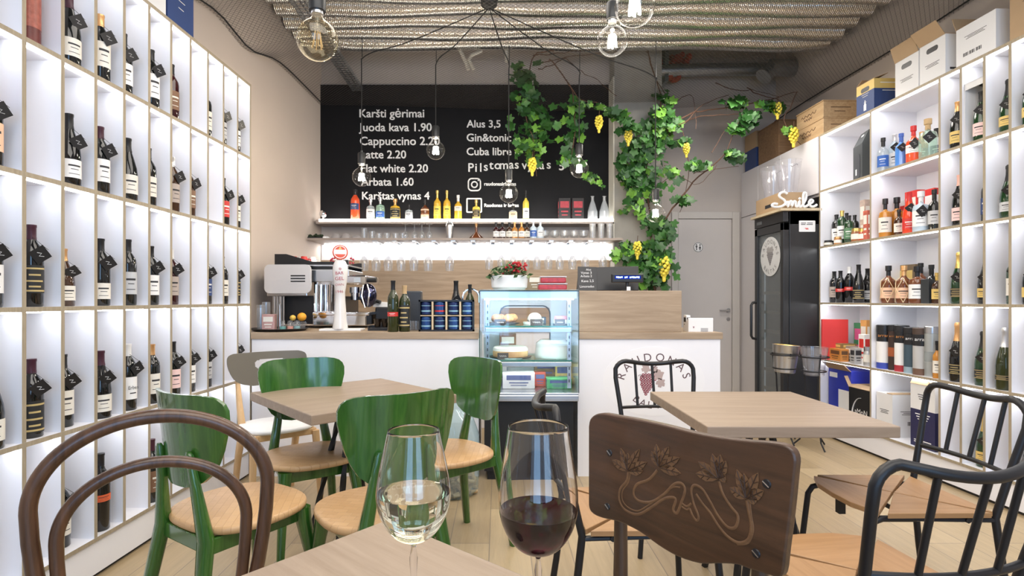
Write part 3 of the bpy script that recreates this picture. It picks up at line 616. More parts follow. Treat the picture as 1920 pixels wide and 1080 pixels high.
packet(wq(0, 1614, .25, 3), .05, .1, .32, [paint('green_box', (.06, .25, .11), .5), paint('pink_print', (.8, .12, .32), .5)], 'tall green packet with pink print, sweets shelf', RA, name='sweet_packet'); packet(wq(0, 1626, .21, 3, .04), .06, .075, .35, [paint('amber_box', (.65, .33, .10), .5, var=.3), PAPER], 'tall amber printed packet by the divider, sweets shelf', RA, name='sweet_packet')
packet(wq(0, 1622, .10, 3, .035), .06, .07, .24, [WPAPER, RED], 'white packet with red print near the divider', RA, name='sweet_packet'); jar(wq(0, 1627, .045, 3), .03, .15, paint('silver_tin', (.55, .55, .55), .3, .6), STEEL, 'silver tin at the end of the sweets shelf')
# fourth shelf, second bay: whisky tubes
WT = [('white tube with black top and blue foot', WPAPER, BLACKP, paint('cobalt_band', (.05, .08, .42), .5), .05, .33), ('slim dark brown box-like tube', paint('dark_brown_tube', (.045, .025, .02), .5), BLACKP, paint('rust_band', (.35, .09, .03), .5), .032, .335),
      ('white tube with black top and red foot', WPAPER, BLACKP, paint('crimson_band', (.40, .03, .04), .5), .045, .335), ('slate blue tube with white lettering', paint('slate_tube', (.05, .085, .115), .45), BLACKP, paint('ice_band', (.30, .40, .46), .5), .045, .325), ('pale grey tube with brown top and foot', paint('pale_tube', (.50, .50, .50), .45), paint('brown_lid', (.07, .045, .035), .5), paint('brown_foot', (.16, .09, .06), .5), .05, .325), ('silver tube beside the small gold bottle', paint('silver_tube', (.45, .48, .48), .35, .5), STEEL, paint('grey_band', (.28, .31, .32), .4), .04, .34)]
ys_ = [1657, 1675, 1691, 1709, 1728, 1747]
for (t, c, l, b, r, h), y in zip(WT, ys_):
    i = ys_.index(y); o = canister(wq(1, y, .065, 3, r), r, h, [c, l, b, BLACKP], 'whisky gift tube: '+t, RA, 'whisky tube', 'whisky gift tubes', bands=((.0, .14, 0), (.62, .86, 1)) if i in (0, 2, 3, 4) else ((.3, .5, 0),))
    if i in (0, 1, 2, 3, 4):
        m = MB(); Mt = RZ(-.75) @ T(0, -r-.0022, h*.73) @ RX(PI/2); m.text('arran' if i > 2 else 'arran', Mt, width=r*1.35, center=True); m.build('lettering', WPAPER if i in (3, 4) else paint('rust_ink', (.55, .22, .05), .5), o, smooth=0)
wb(1, 3, 1757, .035, 'spirit', 'amber', 'black', 'cream', 'small gold bottle in front of the silver tube', h=.9, sx=.6)
# bottom bays: shipping cartons
def carton(name, loc, sx, sy, sz, mats, label, rz=0, hole=None, flaps=None, marks=None, group='cartons around the shelving', band=None):
    """box on its base centre; mats: body, second body (upper/lower split), ink"""
    o = thing(name, loc, label, 'carton', group, rz)
    m = MB()
    if band: m.box(-sx/2, sx/2, -sy/2, sy/2, 0, sz*band, 1); m.box(-sx/2, sx/2, -sy/2, sy/2, sz*band, sz, 0)
    else: m.box(-sx/2, sx/2, -sy/2, sy/2, 0, sz)
    m.build('carton_body', mats[:2], o, smooth=0)
    if flaps:
        m = MB(); k = .36
        for (side, ang) in flaps:
            if side in '+-' or side == '': continue
            if side == 'x-': m.box(0, sx*k, -sy/2, sy/2, 0, .004, 0, T(-sx/2, 0, sz) @ RY(-ang))
            if side == 'x+': m.box(-sx*k, 0, -sy/2, sy/2, 0, .004, 0, T(sx/2, 0, sz) @ RY(ang))
            if side == 'y-': m.box(-sx/2, sx/2, 0, sy*k, 0, .004, 0, T(0, -sy/2, sz) @ RX(ang))
            if side == 'y+': m.box(-sx/2, sx/2, -sy*k, 0, 0, .004, 0, T(0, sy/2, sz) @ RX(-ang))
        m.build('flap', KRAFT, o, smooth=0)
    if hole:
        m = MB(); Mh = {'x-': T(-sx/2-.0008, 0, sz*.78) @ RZ(-PI/2) @ RX(PI/2), 'x+': T(sx/2+.0008, 0, sz*.78) @ RZ(PI/2) @ RX(PI/2), 'y-': T(0, -sy/2-.0008, sz*.78) @ RX(PI/2)}[hole]
        m.prism(rrect(.095, .035, .017), -.0005, .0005, 0, Mh); m.build('hand_hole', BLACKP, o, smooth=0)
    if marks:
        m = MB()
        for (face, u, v, w_, h_) in marks:
            e = .0009
            if face == 'x-': m.box(-sx/2-e, -sx/2, -sy/2+sy*u, -sy/2+sy*(u+w_), sz*v, sz*(v+h_))
            if face == 'x+': m.box(sx/2, sx/2+e, -sy/2+sy*u, -sy/2+sy*(u+w_), sz*v, sz*(v+h_))
            if face == 'y-': m.box(-sx/2+sx*u, -sx/2+sx*(u+w_), -sy/2-e, -sy/2, sz*v, sz*(v+h_))
        m.build('print', mats[2] if len(mats) > 2 else INK, o, smooth=0)
    return o
TXT = lambda f, v0: [(f, .22, v0, .56, .012), (f, .3, v0-.035, .4, .012), (f, .26, v0-.07, .48, .012)]
BAR = lambda f, u, v: [(f, u+.03*k, v, .012+.008*(k % 2), .09) for k in range(5)]
BLUEC = paint('royal_blue_carton', (.03, .045, .42), .45, var=.15)
carton('shipping_carton', wp(0, .17, .14, 4), .22, .30, .42, [BLUEC, BLUEC, WPAPER], 'royal blue carton with torn white top, bottom bay by the fridge', RA, marks=[('x-', .05, .1, .5, .5), ('y-', .1, .1, .7, .28), ('x-', .6, .82, .35, .1)], flaps=[('x-', 2.4)])
o = carton('shipping_carton', wp(0, .135, -.165, 4), .21, .28, .30, [BLACKP, BLACKP, WPAPER], 'black carton with raised kraft flaps and white lettering, bottom bay', RA, flaps=[('x-', .25), ('x+', 2.0), ('y+', 2.2)])
m = MB(); m.text('LaMoN', T(.0, -.131, .10) @ RX(PI/2), width=.17, center=True); m.text('LaMoN', T(-.111, 0, .10) @ RZ(-PI/2) @ RX(PI/2), width=.17, center=True)
for Mx in (T(.0, -.1312, .13) @ RX(PI/2), T(-.1112, 0, .13) @ RZ(-PI/2) @ RX(PI/2)):
    m.tube([Mx @ Vector((-.10+.11*(1-math.cos(a*PI/16)), -.1+.2*math.sin(a*PI/16), 0)) for a in range(9)], .006, 5, mat=0, flat=.3)
m.build('lettering', WPAPER, o, smooth=0)
carton('shipping_carton', wp(1, .165, .215, 4), .27, .165, .315, [CARD, CARD, INK], 'plain white carton with a barcode, bottom bay beside the black carton', RA, marks=TXT('y-', .6)+BAR('y-', .42, .28)+TXT('x-', .6), flaps=[('y-', .04)])
o = carton('shipping_carton', wp(1, .175, -.145, 4), .29, .21, .43, [CARD, paint('ink_navy', (.025, .025, .085), .5), WPAPER], 'half navy half white wine carton with a bottle drawing, bottom bay', RA, band=.6, flaps=[('y-', .5), ('x-', 1.1)], marks=[('x-', .2, .52, .6, .015), ('x-', .25, .48, .5, .015), ('x-', .3, .44, .4, .015), ('x-', .15, .1, .7, .015), ('x-', .15, .07, .7, .015)])
m = MB(); m.prism([(-.012, 0), (.012, 0), (.012, .045), (.004, .06), (.004, .085), (-.004, .085), (-.004, .06), (-.012, .045)], 0, .001, 0, T(-.1462, 0, .09) @ RZ(-PI/2) @ RX(PI/2)); m.build('bottle_drawing', WPAPER, o, smooth=0)
m = MB(); 
for t, z in ((.1, .30), (.16, .285), (.22, .27)): m.box(-.1462, -.1455, -.07+t*.1, .05-t*.1, z+.06, z+.065)
m.build('print', INK, o, smooth=0)
# black bottle bag in the first bay of the top shelf
o = thing('bottle_bag', wp(0, .16, -.05, 0), 'tall black bottle gift bag with a window and handle slot, top shelf by the fridge', 'gift bag', None, RA-.25)
m = MB(); hw, hd = .09, .065
m.add([(-hd, -hw, 0), (hd, -hw, 0), (hd, hw, 0), (-hd, hw, 0), (-hd, -hw, .30), (hd, -hw, .30), (hd, hw, .30), (-hd, hw, .30), (-.012, -hw*.86, .41), (.012, -hw*.86, .41), (.012, hw*.86, .41), (-.012, hw*.86, .41)],
      [(3, 2, 1, 0), (0, 1, 5, 4), (1, 2, 6, 5), (2, 3, 7, 6), (3, 0, 4, 7), (4, 5, 9, 8), (5, 6, 10, 9), (6, 7, 11, 10), (7, 4, 8, 11), (8, 9, 10, 11)])
m.build('bag', paint('graphite_card', (.045, .05, .05), .45, var=.1), o, smooth=0)
m = MB(); Mw = T(-hd-.001, 0, .13) @ RZ(-PI/2) @ RX(PI/2); m.prism(rrect(.10, .2, .04), 0, .0012, 0, Mw); m.build('window', BLACKP, o, smooth=0)
m = MB(); m.prism(rrect(.05, .018, .008), 0, .002, 0, T(-.027, 0, .378) @ RZ(-PI/2) @ RX(PI/2-.45)); m.build('handle_slot', CARD, o, smooth=0)
m = MB(); m.box(-.0025, -.0013, .012, .038, -.07, -.02, 0, T(-hd, 0, .13)); m.build('label', WPAPER, o, smooth=0)
# ---------------------------------------------------------------- on top of the shelving
zt = ZS[5]+BT
def RPt(x, y): return MR @ Vector((x, y, zt))
def LPt(x, y): return ML @ Vector((-x, y, zt))
o = carton('wine_carton', RPt(.17, 4.30), .32, .20, .235, [GOLDP, NAVY, PAPER], 'navy and gold wine carton with hand hole on top of the shelving', RA, hole='x-', band=.68, flaps=[('x-', .35), ('y+', .5)], marks=[('x-', .3, .62, .4, .012), ('x-', .35, .55, .3, .012), ('x-', .42, .35, .16, .012), ('y-', .2, .6, .5, .02), ('y-', .15, .85, .6, .03)])
m = MB(); m.prism([(-.014, 0), (.014, 0), (.014, .045), (.004, .06), (.004, .08), (-.004, .08), (-.004, .06), (-.014, .045)], 0, .001, 0, T(-.1605, 0, .02) @ RZ(-PI/2) @ RX(PI/2)); m.build('bottle_drawing', WPAPER, o, smooth=0)
carton('wine_carton', RPt(.16, 3.875), .30, .215, .25, [CARD, CARD, INK], 'white carton with black hand hole, nearer the navy and gold one', RA, hole='x-', flaps=[('y+', 2.0), ('x-', 1.9)], marks=TXT('x-', .42))
carton('wine_carton', RPt(.16, 3.652), .30, .21, .26, [CARD, CARD, INK], 'white carton with hand hole between two other white cartons', RA, hole='x-', flaps=[('y-', .15), ('x-', 2.2)], marks=TXT('x-', .42)+[('y-', .1, .12, .3, .05)])
carton('wine_carton', RPt(.16, 3.33), .30, .27, .235, [CARD, CARD, INK], 'wide white carton with barcodes on top of the shelving', RA, flaps=[('y+', 1.9)], marks=TXT('x-', .7)+BAR('x-', .35, .2)+BAR('x-', .52, .2)+BAR('x-', .68, .2))
carton('wine_carton', RPt(.16, 2.94), .30, .34, .25, [KRAFT, KRAFT, INK], 'kraft brown carton on top of the shelving nearest the shop front', RA, marks=TXT('x-', .75)+[('x-', .3, .3, .45, .25)], flaps=None)
o = carton('wine_carton', RPt(.17, 2.95), .24, .24, .2, [paint('maroon_carton', (.23, .03, .03), .5, var=.2), RED, WPAPER], 'dark red carton stacked on the kraft carton', RA, marks=[('x-', .2, .2, .08, .1), ('x-', .6, .25, .08, .1)]); o.location.z += .2505
PINE = wood('crate_pine', (.40, .255, .13), (.56, .39, .22), 'Y', 3, .7); PINED = wood('crate_dark_pine', (.17, .095, .05), (.29, .175, .09), 'X', 3, .7)
def crate(loc, sx, sy, sz, label, rz=RA, woodm=PINE, word=True):
    o = thing('wooden_crate', loc, label, 'crate', 'wooden wine crates', rz)
    m = MB(); m.box(-sx/2, sx/2, -sy/2, sy/2, 0, sz); m.build('crate_box', woodm, o, smooth=0, bevel=.003, seg=1)
    m = MB(); m.box(-sx/2-.004, sx/2+.004, -sy/2-.004, sy/2+.004, sz, sz+.009); m.build('lid', woodm, o, smooth=0)
    if word:
        m = MB()
        for (x0, x1, z) in ((.2, .75, .6), (.3, .6, .35)):
            m.tube([(-sx/2-.001, sy/2-sy*(x0+(x1-x0)*k/14), sz*z+.012*math.sin(k*1.9)) for k in range(15)], .003, 4)
            m.box(-sx/2+sx*x0, -sx/2+sx*x1, -sy/2-.0008, -sy/2, sz*z, sz*z+.006)
        m.build('brand_marks', paint('burnt_brown', (.10, .05, .03), .7), o, smooth=0)
    return o
crate(RPt(.185, 5.08), .33, .46, .145, 'pale wooden wine crate under another, beside the navy and gold carton'); o = crate(RPt(.185, 5.06), .33, .42, .14, 'pale wooden wine crate lying on top of another crate'); o.location.z += .155
crate(RPt(.19, 5.78), .36, .42, .36, 'big dark wooden crate on the tall white cabinet', woodm=PINED, word=False)
carton('wine_carton', RPt(.14, 6.17), .26, .26, .40, [KRAFT, NAVY, WPAPER], 'navy and brown carton in the corner on the tall cabinet', RA, band=.55, marks=[('y-', .3, .3, .2, .05)])
# cartons on the long niche wall
carton('wine_carton', LPt(.115, 2.97), .20, .23, .27, [GOLDP, NAVY, PAPER], 'navy wine carton with yellow top edge on the long niche wall', LA, band=.9, marks=[('x+', .3, .8, .4, .012), ('x+', .35, .55, .3, .012), ('x+', .4, .4, .2, .012)], group='cartons on the niche wall')
carton('wine_carton', LPt(.115, 2.72), .20, .24, .26, [CARD, CARD, paint('green_ink', (.1, .3, .15), .6)], 'white carton beside the navy one on the long niche wall', LA, marks=[('x+', .45, .45, .2, .05)], group='cartons on the niche wall')
# ---------------------------------------------------------------- tall cabinet, fridge and what stands on it
o = thing('tall_cabinet', MR.translation, 'tall white storage cabinet behind the black wine fridge', 'cabinet', None, RA)
CABW = paint('cabinet_white', (.70, .68, .70), .45, var=.02)
m = MB(); m.box(.01, .40, 5.47, 6.36, .0, 2.12); m.box(.01, .40, 4.885, 6.36, 2.15, ZS[5]); m.box(.02, .4, 4.9, 6.36, 2.12, 2.15); m.build('carcass', CABW, o, smooth=0)
for a, b in ((4.885, 5.5), (5.503, 5.96), (5.963, 6.36)):
    m = MB(); m.box(-.008, .01, a+.002, b-.002, 2.142, ZS[5]); m.build('door', CABW, o, smooth=0, bevel=.002, seg=1)
for a, b in ((5.47, 5.96), (5.963, 6.36)):
    m = MB(); m.box(-.008, .01, a+.002, b-.002, .08, 2.135); m.build('door', CABW, o, smooth=0, bevel=.002, seg=1)
rebase(o, MR @ Vector((.2, 5.6, 0)))
FX0, FX1, FY0, FY1, FH = 2.535, 3.12, 4.89, 5.44, 1.985
fr = thing('wine_fridge', ((FX0+FX1)/2, (FY0+FY1)/2, 0), 'tall black glass-door wine fridge with a round grape logo', 'fridge')
cx_, cy_ = (FX0+FX1)/2, (FY0+FY1)/2; hx, hy = (FX1-FX0)/2, (FY1-FY0)/2
FRB = paint('fridge_black', (.028, .029, .031), .32, var=.05)
m = MB()
m.box(-hx+.055, hx, -hy, -hy+.03, .06, FH); m.box(-hx+.055, hx, hy-.03, hy, .06, FH); m.box(-hx+.055, hx, -hy, hy, FH-.12, FH); m.box(-hx+.055, hx, -hy, hy, .06, .2); m.box(hx-.03, hx, -hy, hy, .06, FH)
m.build('body', FRB, fr, smooth=0, bevel=.004)
m = MB(); m.box(-hx+.06, hx-.04, -hy+.02, hy-.02, 0, .06); m.build('base', BLACKP, fr, smooth=0)
m = MB(); m.box(-hx, -hx+.05, -hy, -hy+.055, .12, FH-.1); m.box(-hx, -hx+.05, hy-.055, hy, .12, FH-.1); m.box(-hx, -hx+.05, -hy, hy, FH-.17, FH-.1); m.box(-hx, -hx+.05, -hy, hy, .12, .2); m.build('door_frame', FRB, fr, smooth=0, bevel=.003)
m = MB(); m.box(-hx-.002, -hx+.045, -hy, hy, FH-.095, FH); m.build('control_panel', BLACKP, fr, smooth=0, bevel=.003); 
m = MB(); m.box(-hx-.004, -hx-.002, .12, .22, FH-.065, FH-.035); m.build('display', paint('grey_display', (.12, .13, .14), .2), fr, smooth=0)
m = MB(); m.box(-hx+.02, -hx+.026, -hy+.05, hy-.05, .2, FH-.17); m.build('door_glass', sheer('fridge_glass', (.62, .66, .68), 1.5, body=(.30, .33, .35), bodyfac=.35), fr, smooth=0)
m = MB(); m.box(-hx+.06, hx-.03, -hy+.03, hy-.03, .2, FH-.12, 0); m.f = m.f[1:]; m.m = m.m[1:]; m.build('liner', paint('fridge_liner', (.22, .23, .24), .5), fr, smooth=0)
m = MB(); m.box(-hx+.075, -hx+.085, hy-.05, hy-.04, .25, FH-.2); m.build('lamp', emis('fridge_lamp', (.85, .95, 1), .5), fr, smooth=0)
SHW = wood('beech_rack', (.55, .42, .26), (.68, .54, .36), 'Y', 3)
for i in range(6):
    z = .32+i*.185; m = MB(); m.box(-hx+.07, -hx+.09, -hy+.035, hy-.035, z, z+.03)
    for k in range(7): m.box(-hx+.09, hx-.05, -hy+.05+k*.075, -hy+.065+k*.075, z+.01, z+.02)
    m.build('rack_shelf', SHW, fr, smooth=0)
m = MB(); hy_ = hy-.035; m.tube([(-hx, hy_, 1.17), (-hx-.035, hy_, 1.165), (-hx-.05, hy_, 1.14), (-hx-.05, hy_, .84), (-hx-.035, hy_, .815), (-hx, hy_, .81)], .013, 8); m.build('door_handle', BLACKP, fr)
def grapes(m, M, s, mat, cols=((0, 5), (1, 6), (2, 5), (3, 4), (4, 3), (5, 2), (6, 1)), r=.5):
    for row, n in cols:
        for k in range(n):
            m.lathe([(0, 0), (s*r, 0), (s*r*.75, .0008), (0, .0012)], 10, mat, M @ T((k-(n-1)/2)*s*1.02, -row*s*.9, 0))
def grape_leaf(m, M, s, mat, a=0):
    pts = []
    for k in range(40):
        t = 2*PI*k/40; rr = s*(.62+.3*abs(math.cos(2.5*t+.2))+.08*math.cos(9*t)); pts.append((rr*math.cos(t+a), rr*math.sin(t+a)))
    m.prism(pts, 0, .0006, mat, M)
def arc_text(m, txt, M, R, a0, a1, size, mat=0, flip=False):
    n = len(txt)
    for i, ch in enumerate(txt):
        a = a0+(a1-a0)*i/(n-1)
        if ch == ' ': continue
        Mx = M @ (T(R*math.cos(a), R*math.sin(a), 0) @ RZ(a-PI/2 if not flip else a+PI/2))
        m.text(ch, Mx @ T(0, -size*.35, 0), size=size, center=True, mat=mat)
LOGOM = [paint('logo_oval', (.88, .88, .91), .5, var=.01), paint('logo_ink', (.12, .07, .08), .6, var=0), paint('logo_wine', (.22, .035, .06), .6, var=.3, scale=80), paint('logo_taupe', (.48, .38, .37), .6, var=.1), paint('logo_rose', (.62, .42, .45), .6, var=0)]
o = MB(); Ml = T(-hx+.016, -.005, 1.60) @ RZ(-PI/2) @ RX(PI/2)
o.lathe([(0, 0), (.185, 0), (.185, .002), (0, .002)], 40, 0, Ml)
M2 = Ml @ T(0, 0, .003)
arc_text(o, 'RAUDONAS', M2, .14, PI*.95, PI*.05, .055, 1); arc_text(o, 'BALTAS', M2, .14, PI*1.25, PI*1.75, .055, 1, True)
grapes(o, M2 @ T(0, .035, 0), .02, 2); grape_leaf(o, M2 @ T(.03, .06, 0), .04, 3); grape_leaf(o, M2 @ T(-.03, .06, 0), .04, 3)
o.build('logo_sticker', [paint('fridge_logo_disc', (.62, .63, .64), .5, var=.01), paint('logo_grey', (.16, .16, .17), .5), paint('logo_grey2', (.2, .19, .2), .5), paint('logo_grey3', (.34, .33, .33), .5)], fr, smooth=0)
o = MB(); Ms = T(-hx+.21, -hy-.001, 1.85) @ RX(PI/2); o.prism(rrect(.145, .10, .006), 0, .001, 0, Ms)
for k, (x, y, w_, c) in enumerate(((-.055, .025, .045, 1), (.0, .025, .05, 1), (-.055, .012, .04, 1), (-.005, .012, .055, 1), (-.02, -.022, .03, 2), (-.012, -.03, .024, 2))): o.box(x, x+w_, y, y+.006, .001, .0014, c, Ms)
o.build('price_sticker', [WPAPER, INK, RED], fr, smooth=0)
m = MB(); m.box(2.50, 2.86, 4.86, 5.45, FH, FH+.022); tag(m.build('wooden_board', wood('board_pine', (.52, .42, .27), (.66, .55, .38), 'Y', 3), smooth=0), 'pale wooden board lying on top of the wine fridge', 'board')
zf = FH+.0222
o = carton('kraft_carton', (2.645, 5.17, zf), .23, .46, .155, [KRAFT, KRAFT, INK], 'low kraft carton on the wine fridge under the clear buckets', 0, group='cartons on the fridge', marks=[('x-', .3, .3, .3, .2)])
ACR = sheer('acrylic', (.955, .955, .965), 1.5, body=(.75, .75, .80), bodyfac=.07)
for (x, y, lb) in ((2.645, 5.3, 'clear acrylic ice bucket on the carton, the one deeper in by the white cabinet'), (2.655, 5.04, 'clear acrylic ice bucket on the carton, above the wooden smile lettering')):
    b = thing('ice_bucket', (x, y, zf+.156), lb, 'ice bucket', 'clear ice buckets on the fridge'); m = MB()
    m.lathe([(0, 0), (.075, 0), (.115, .30), (.118, .30), (.079, -.0)][:3]+[(.119, .302), (.111, .30), (.072, .006), (0, .006)], 28); m.build('bucket', ACR, b)
    m = MB(); m.tube([(.03*math.cos(a)*1.0, -.107, .24+.012*math.sin(a*2)) for a in [k*PI/8 for k in range(9)]], .003, 5); m.build('script_mark', paint('grey_script', (.25, .24, .25), .5), b)
# wooden word on the fridge
o = thing('word_sign', (2.60, 4.885, zf+.0), 'white wooden lettering that reads Smile on top of the fridge', 'lettering sign')
W = [(0.0, .075), (.012, .105), (.03, .122), (.045, .113), (.04, .095), (.025, .078), (.02, .06), (.035, .045), (.045, .028), (.035, .012), (.015, .008), (-.005, .014), (-.015, .028), (-.005, .04)]
S1 = [(.062, .113), (.045, .126), (.024, .118), (.016, .098), (.026, .08), (.044, .064), (.052, .042), (.04, .02), (.016, .008), (-.014, .009), (-.026, .022), (-.012, .034), (.006, .03)]
S2 = [(.05, .02), (.064, .05), (.066, .012), (.078, .05), (.088, .05), (.088, .012), (.1, .05), (.11, .048), (.112, .014), (.124, .016), (.132, .055), (.132, .014), (.144, .014), (.165, .06), (.172, .105), (.164, .122), (.155, .105), (.154, .02), (.168, .012), (.188, .03), (.208, .048), (.206, .062), (.194, .062), (.187, .04), (.196, .015), (.215, .012), (.232, .026)]
def smoothpath(p, n=4):
    out = []
    for i in range(len(p)-1):
        a, b, c, e = p[max(i-1, 0)], p[i], p[i+1], p[min(i+2, len(p)-1)]
        for k in range(n):
            t = k/n
            out.append(tuple(.5*((2*b[j])+(c[j]-a[j])*t+(2*a[j]-5*b[j]+4*c[j]-e[j])*t*t+(3*b[j]-a[j]-3*c[j]+e[j])*t**3) for j in range(len(b))))
    out.append(p[-1]); return out
m = MB(); k = 1.55; off = -.13
for P_ in (S1, S2): m.tube([(x*k+off, 0, y*k*.72+.004) for x, y in smoothpath(P_)], .011, 8)
m.sphere((.134*k+off, 0, .075*k*.72+.004), .012)
m.build('letters', WPAPER, o)
m = MB(); m.box(2.74, 2.85, 4.93, 5.02, zf, zf+.07); tag(m.build('black_box', BLACKP, smooth=0, bevel=.004), 'small black box on the fridge behind the last letter of the sign', 'box')
# ---------------------------------------------------------------- bar counter
CT = .975; CZ = 3.72
def unit(name, label, x0, x1, y0, y1, z0, z1, mat_, cat, bev=.002):
    o = thing(name, ((x0+x1)/2, (y0+y1)/2, z0), label, cat); m = MB(); m.box(-(x1-x0)/2, (x1-x0)/2, -(y1-y0)/2, (y1-y0)/2, 0, z1-z0); return o, m
o, m = unit('bar_counter', 'long white front of the bar counter below coffee machine and beer tap', -1.672, -.135, CZ, CZ+.62, 0, CT-.045, WHITE, 'counter')
m.box(-.75, -.35, .31, 1.05, 0, CT-.045, 0); m.build('front_panel', WHITE, o, smooth=0)
o = thing('worktop', (-.9, CZ, CT-.045), 'oak bar top with coffee machine, beer tap and bottles standing on it', 'worktop')
m = MB(); m.prism([(-.775, -.01), (.765, -.01), (.765, .64), (.0, .64), (.0, 1.1), (-.96, 1.1), (-.96, .9), (-.775, .02)], 0, .045); m.build('top_slab', OAK, o, smooth=0, bevel=.002)
o, m = unit('bar_counter', 'white counter front with a big round grape logo beside the display case', .535, 1.5, CZ, CZ+.62, 0, CT-.045, WHITE, 'counter'); m.build('front_panel', WHITE, o, smooth=0)
lg = MB(); c = at(1226, 715, CZ); Ml = T(c.x-(.535+1.5)/2, -.31-.0006, c.z) @ RX(PI/2)
pts = [(.345*math.cos(a*PI/32), .235*math.sin(a*PI/32)) for a in range(64)]
lg.prism(pts, -.001, .0004, 0, Ml)
M2 = Ml @ T(0, 0, .0008)
def oval_text(m_, txt, a0, a1, rx, ry, size, flip=False):
    n = len(txt)
    for i, ch in enumerate(txt):
        a = a0+(a1-a0)*i/(n-1); tx, ty = rx*math.cos(a), ry*math.sin(a); na = math.atan2(ty/ry**2, tx/rx**2)
        m_.text(ch, M2 @ T(tx, ty, 0) @ RZ(na-PI/2 if not flip else na+PI/2), size=size, center=True, mat=1)
oval_text(lg, 'RAUDONAS', PI*.93, PI*.07, .20, .138, .078); oval_text(lg, 'BALTAS', PI*1.27, PI*1.73, .20, .185, .07, True)
for row, n in ((0, 5), (1, 6), (2, 6), (3, 5), (4, 5), (5, 4), (6, 3), (7, 2), (8, 1)):
    for k in range(n):
        x = -.035+(k-(n-1)/2)*.019-row*.0025; y = .045-row*.0165
        lg.lathe([(0, .0012), (.0045, .0012), (.0045, .0004), (.0098, .0004), (.0098, 0)], 10, [4, 4, 2, 2], M2 @ T(x, y, 0))
grape_leaf(lg, M2 @ T(.03, .045, 0), .042, 3, .4); grape_leaf(lg, M2 @ T(-.055, .085, 0), .034, 3, 1); grape_leaf(lg, M2 @ T(.0, .08, 0), .03, 3, 2); grape_leaf(lg, M2 @ T(.045, -.01, 0), .036, 3, 2)
lg.tube([M2 @ Vector(p) for p in ((-.02, .05, .001), (-.012, .075, .001), (0, .095, .001), (.02, .11, .001))], .0025, 4, mat=1); lg.tube([M2 @ Vector((-.085-.02*math.cos(a*.6), .035+.01*math.sin(a*.9), .001)) for a in range(9)], .0015, 4, mat=1)
lg.build('grape_logo', LOGOM, o, smooth=0)
m = MB(); m.box(.535, 1.515, CZ-.01, CZ+.64, CT-.045, CT); tag(m.build('worktop', OAK, smooth=0, bevel=.002), 'oak top of the logo counter under the till box', 'worktop')
m = MB(); m.box(.55, 1.253, CZ+.04, CZ+.50, CT, 1.258); tag(m.build('counter_riser', OAK, smooth=0, bevel=.003), 'raised oak box on the logo counter carrying the till', 'counter box')
# back bench and shelves
m = MB(); m.box(-.70, xr, 5.12, BZ-.02, .0, .90); m.box(-.70, xr, 5.1, BZ-.02, .90, .94, 1); tag(m.build('back_bench', [WHITE, OAK], smooth=0), 'low white bench with an oak top along the wall behind the bar', 'counter')
SHB = wood('smoked_oak', (.25, .20, .17), (.38, .32, .28), 'X', 3)
sh = thing('bar_shelf', (0, 5.62, 2.0), 'long glowing shelf of coloured spirit bottles under the chalkboard', 'shelf')
m = MB(); m.box(-1.83, 1.155, -.12, .12, -.045, -.005); m.build('shelf_board', SHB, sh, smooth=0)
m = MB(); m.box(-1.80, 1.15, -.115, .085, -.005, .0); m.build('light_panel', emis('bar_shelf_glow', (1, .96, .88), 5), sh, smooth=0)
m = MB(); m.box(-1.80, 1.15, -.123, -.120, -.024, .004); m.build('light_strip', emis('bar_shelf_edge', (1, .97, .92), 7), sh, smooth=0)
ls = thing('bar_shelf', (0, 5.53, 1.79), 'long glass-rack shelf with stemware hanging beneath and cups on top', 'shelf')
m = MB(); m.box(-1.845, 1.20, -.235, .215, -.02, .0); m.build('shelf_board', SHB, ls, smooth=0)
m = MB(); m.box(-1.80, 1.13, .14, .20, -.03, -.021); m.build('light_strip', emis('bar_lower_led', (1, .98, .95), 16), ls, smooth=0)
for k in range(12):
    m = MB(); xx = -1.2+k*.19
    for dx in (-.02, .02): m.box(xx+dx-.002, xx+dx+.002, -.22, .1, -.034, -.028)
    m.box(xx-.022, xx+.022, -.22, -.216, -.034, -.02); m.box(xx-.022, xx+.022, .096, .1, -.034, -.02); m.build('hanging_rail', STEEL, ls, smooth=0)
for xp in (659, 770, 870, 997, 1083):
    m = MB(); x = at(xp, 465, 5.7).x; m.tube([(x, .19, -.02), (x, .19, -.19)], .004, 6); m.build('support_rod', STEEL, ls)
# stemware hanging upside down
GW = sheer('hanging_glass', (.93, .94, .95), 1.6, body=(.95, .95, .97), bodyfac=.06)
def stem_glass(loc, h, r, label, group='stemware hanging under the bar shelf', wine=True):
    o = thing('wine_glass', loc, label, 'glass', group); m = MB()
    if wine: m.lathe([(0, 0), (.03, 0), (.032, -.002), (.006, -.006), (.004, -.012), (.004, -h*.42), (r*.55, -h*.52), (r*.95, -h*.66), (r, -h*.78), (r*.85, -h), (r*.82, -h), (r*.96, -h*.78), (r*.9, -h*.66), (r*.5, -h*.53), (0, -h*.47)], 18)
    else: m.lathe([(0, 0), (r*.9, 0), (r, -h), (r*.95, -h), (r*.85, -.01), (0, -.01)], 18)
    m.build('glass_body', GW, o); return o
GORD = ['first', 'second', 'third', 'fourth', 'fifth', 'sixth', 'seventh', 'eighth', 'ninth', 'tenth', 'eleventh', 'twelfth', 'thirteenth', 'fourteenth', 'fifteenth', 'sixteenth', 'seventeenth']
hx_ = [683, 704, 728, 751, 776, 802, 843, 917, 940, 962, 985, 1007, 1028, 1050, 1073, 1098, 1130]
for i, px in enumerate(hx_):
    p = at(px, 452, 5.42); stem_glass((p.x, 5.42+.03*(i % 2), 1.764), .285 if i < 7 else .27, .047 if i < 7 else .043, 'wine glass hanging under the bar shelf, '+GORD[i]+' from the coffee machine')
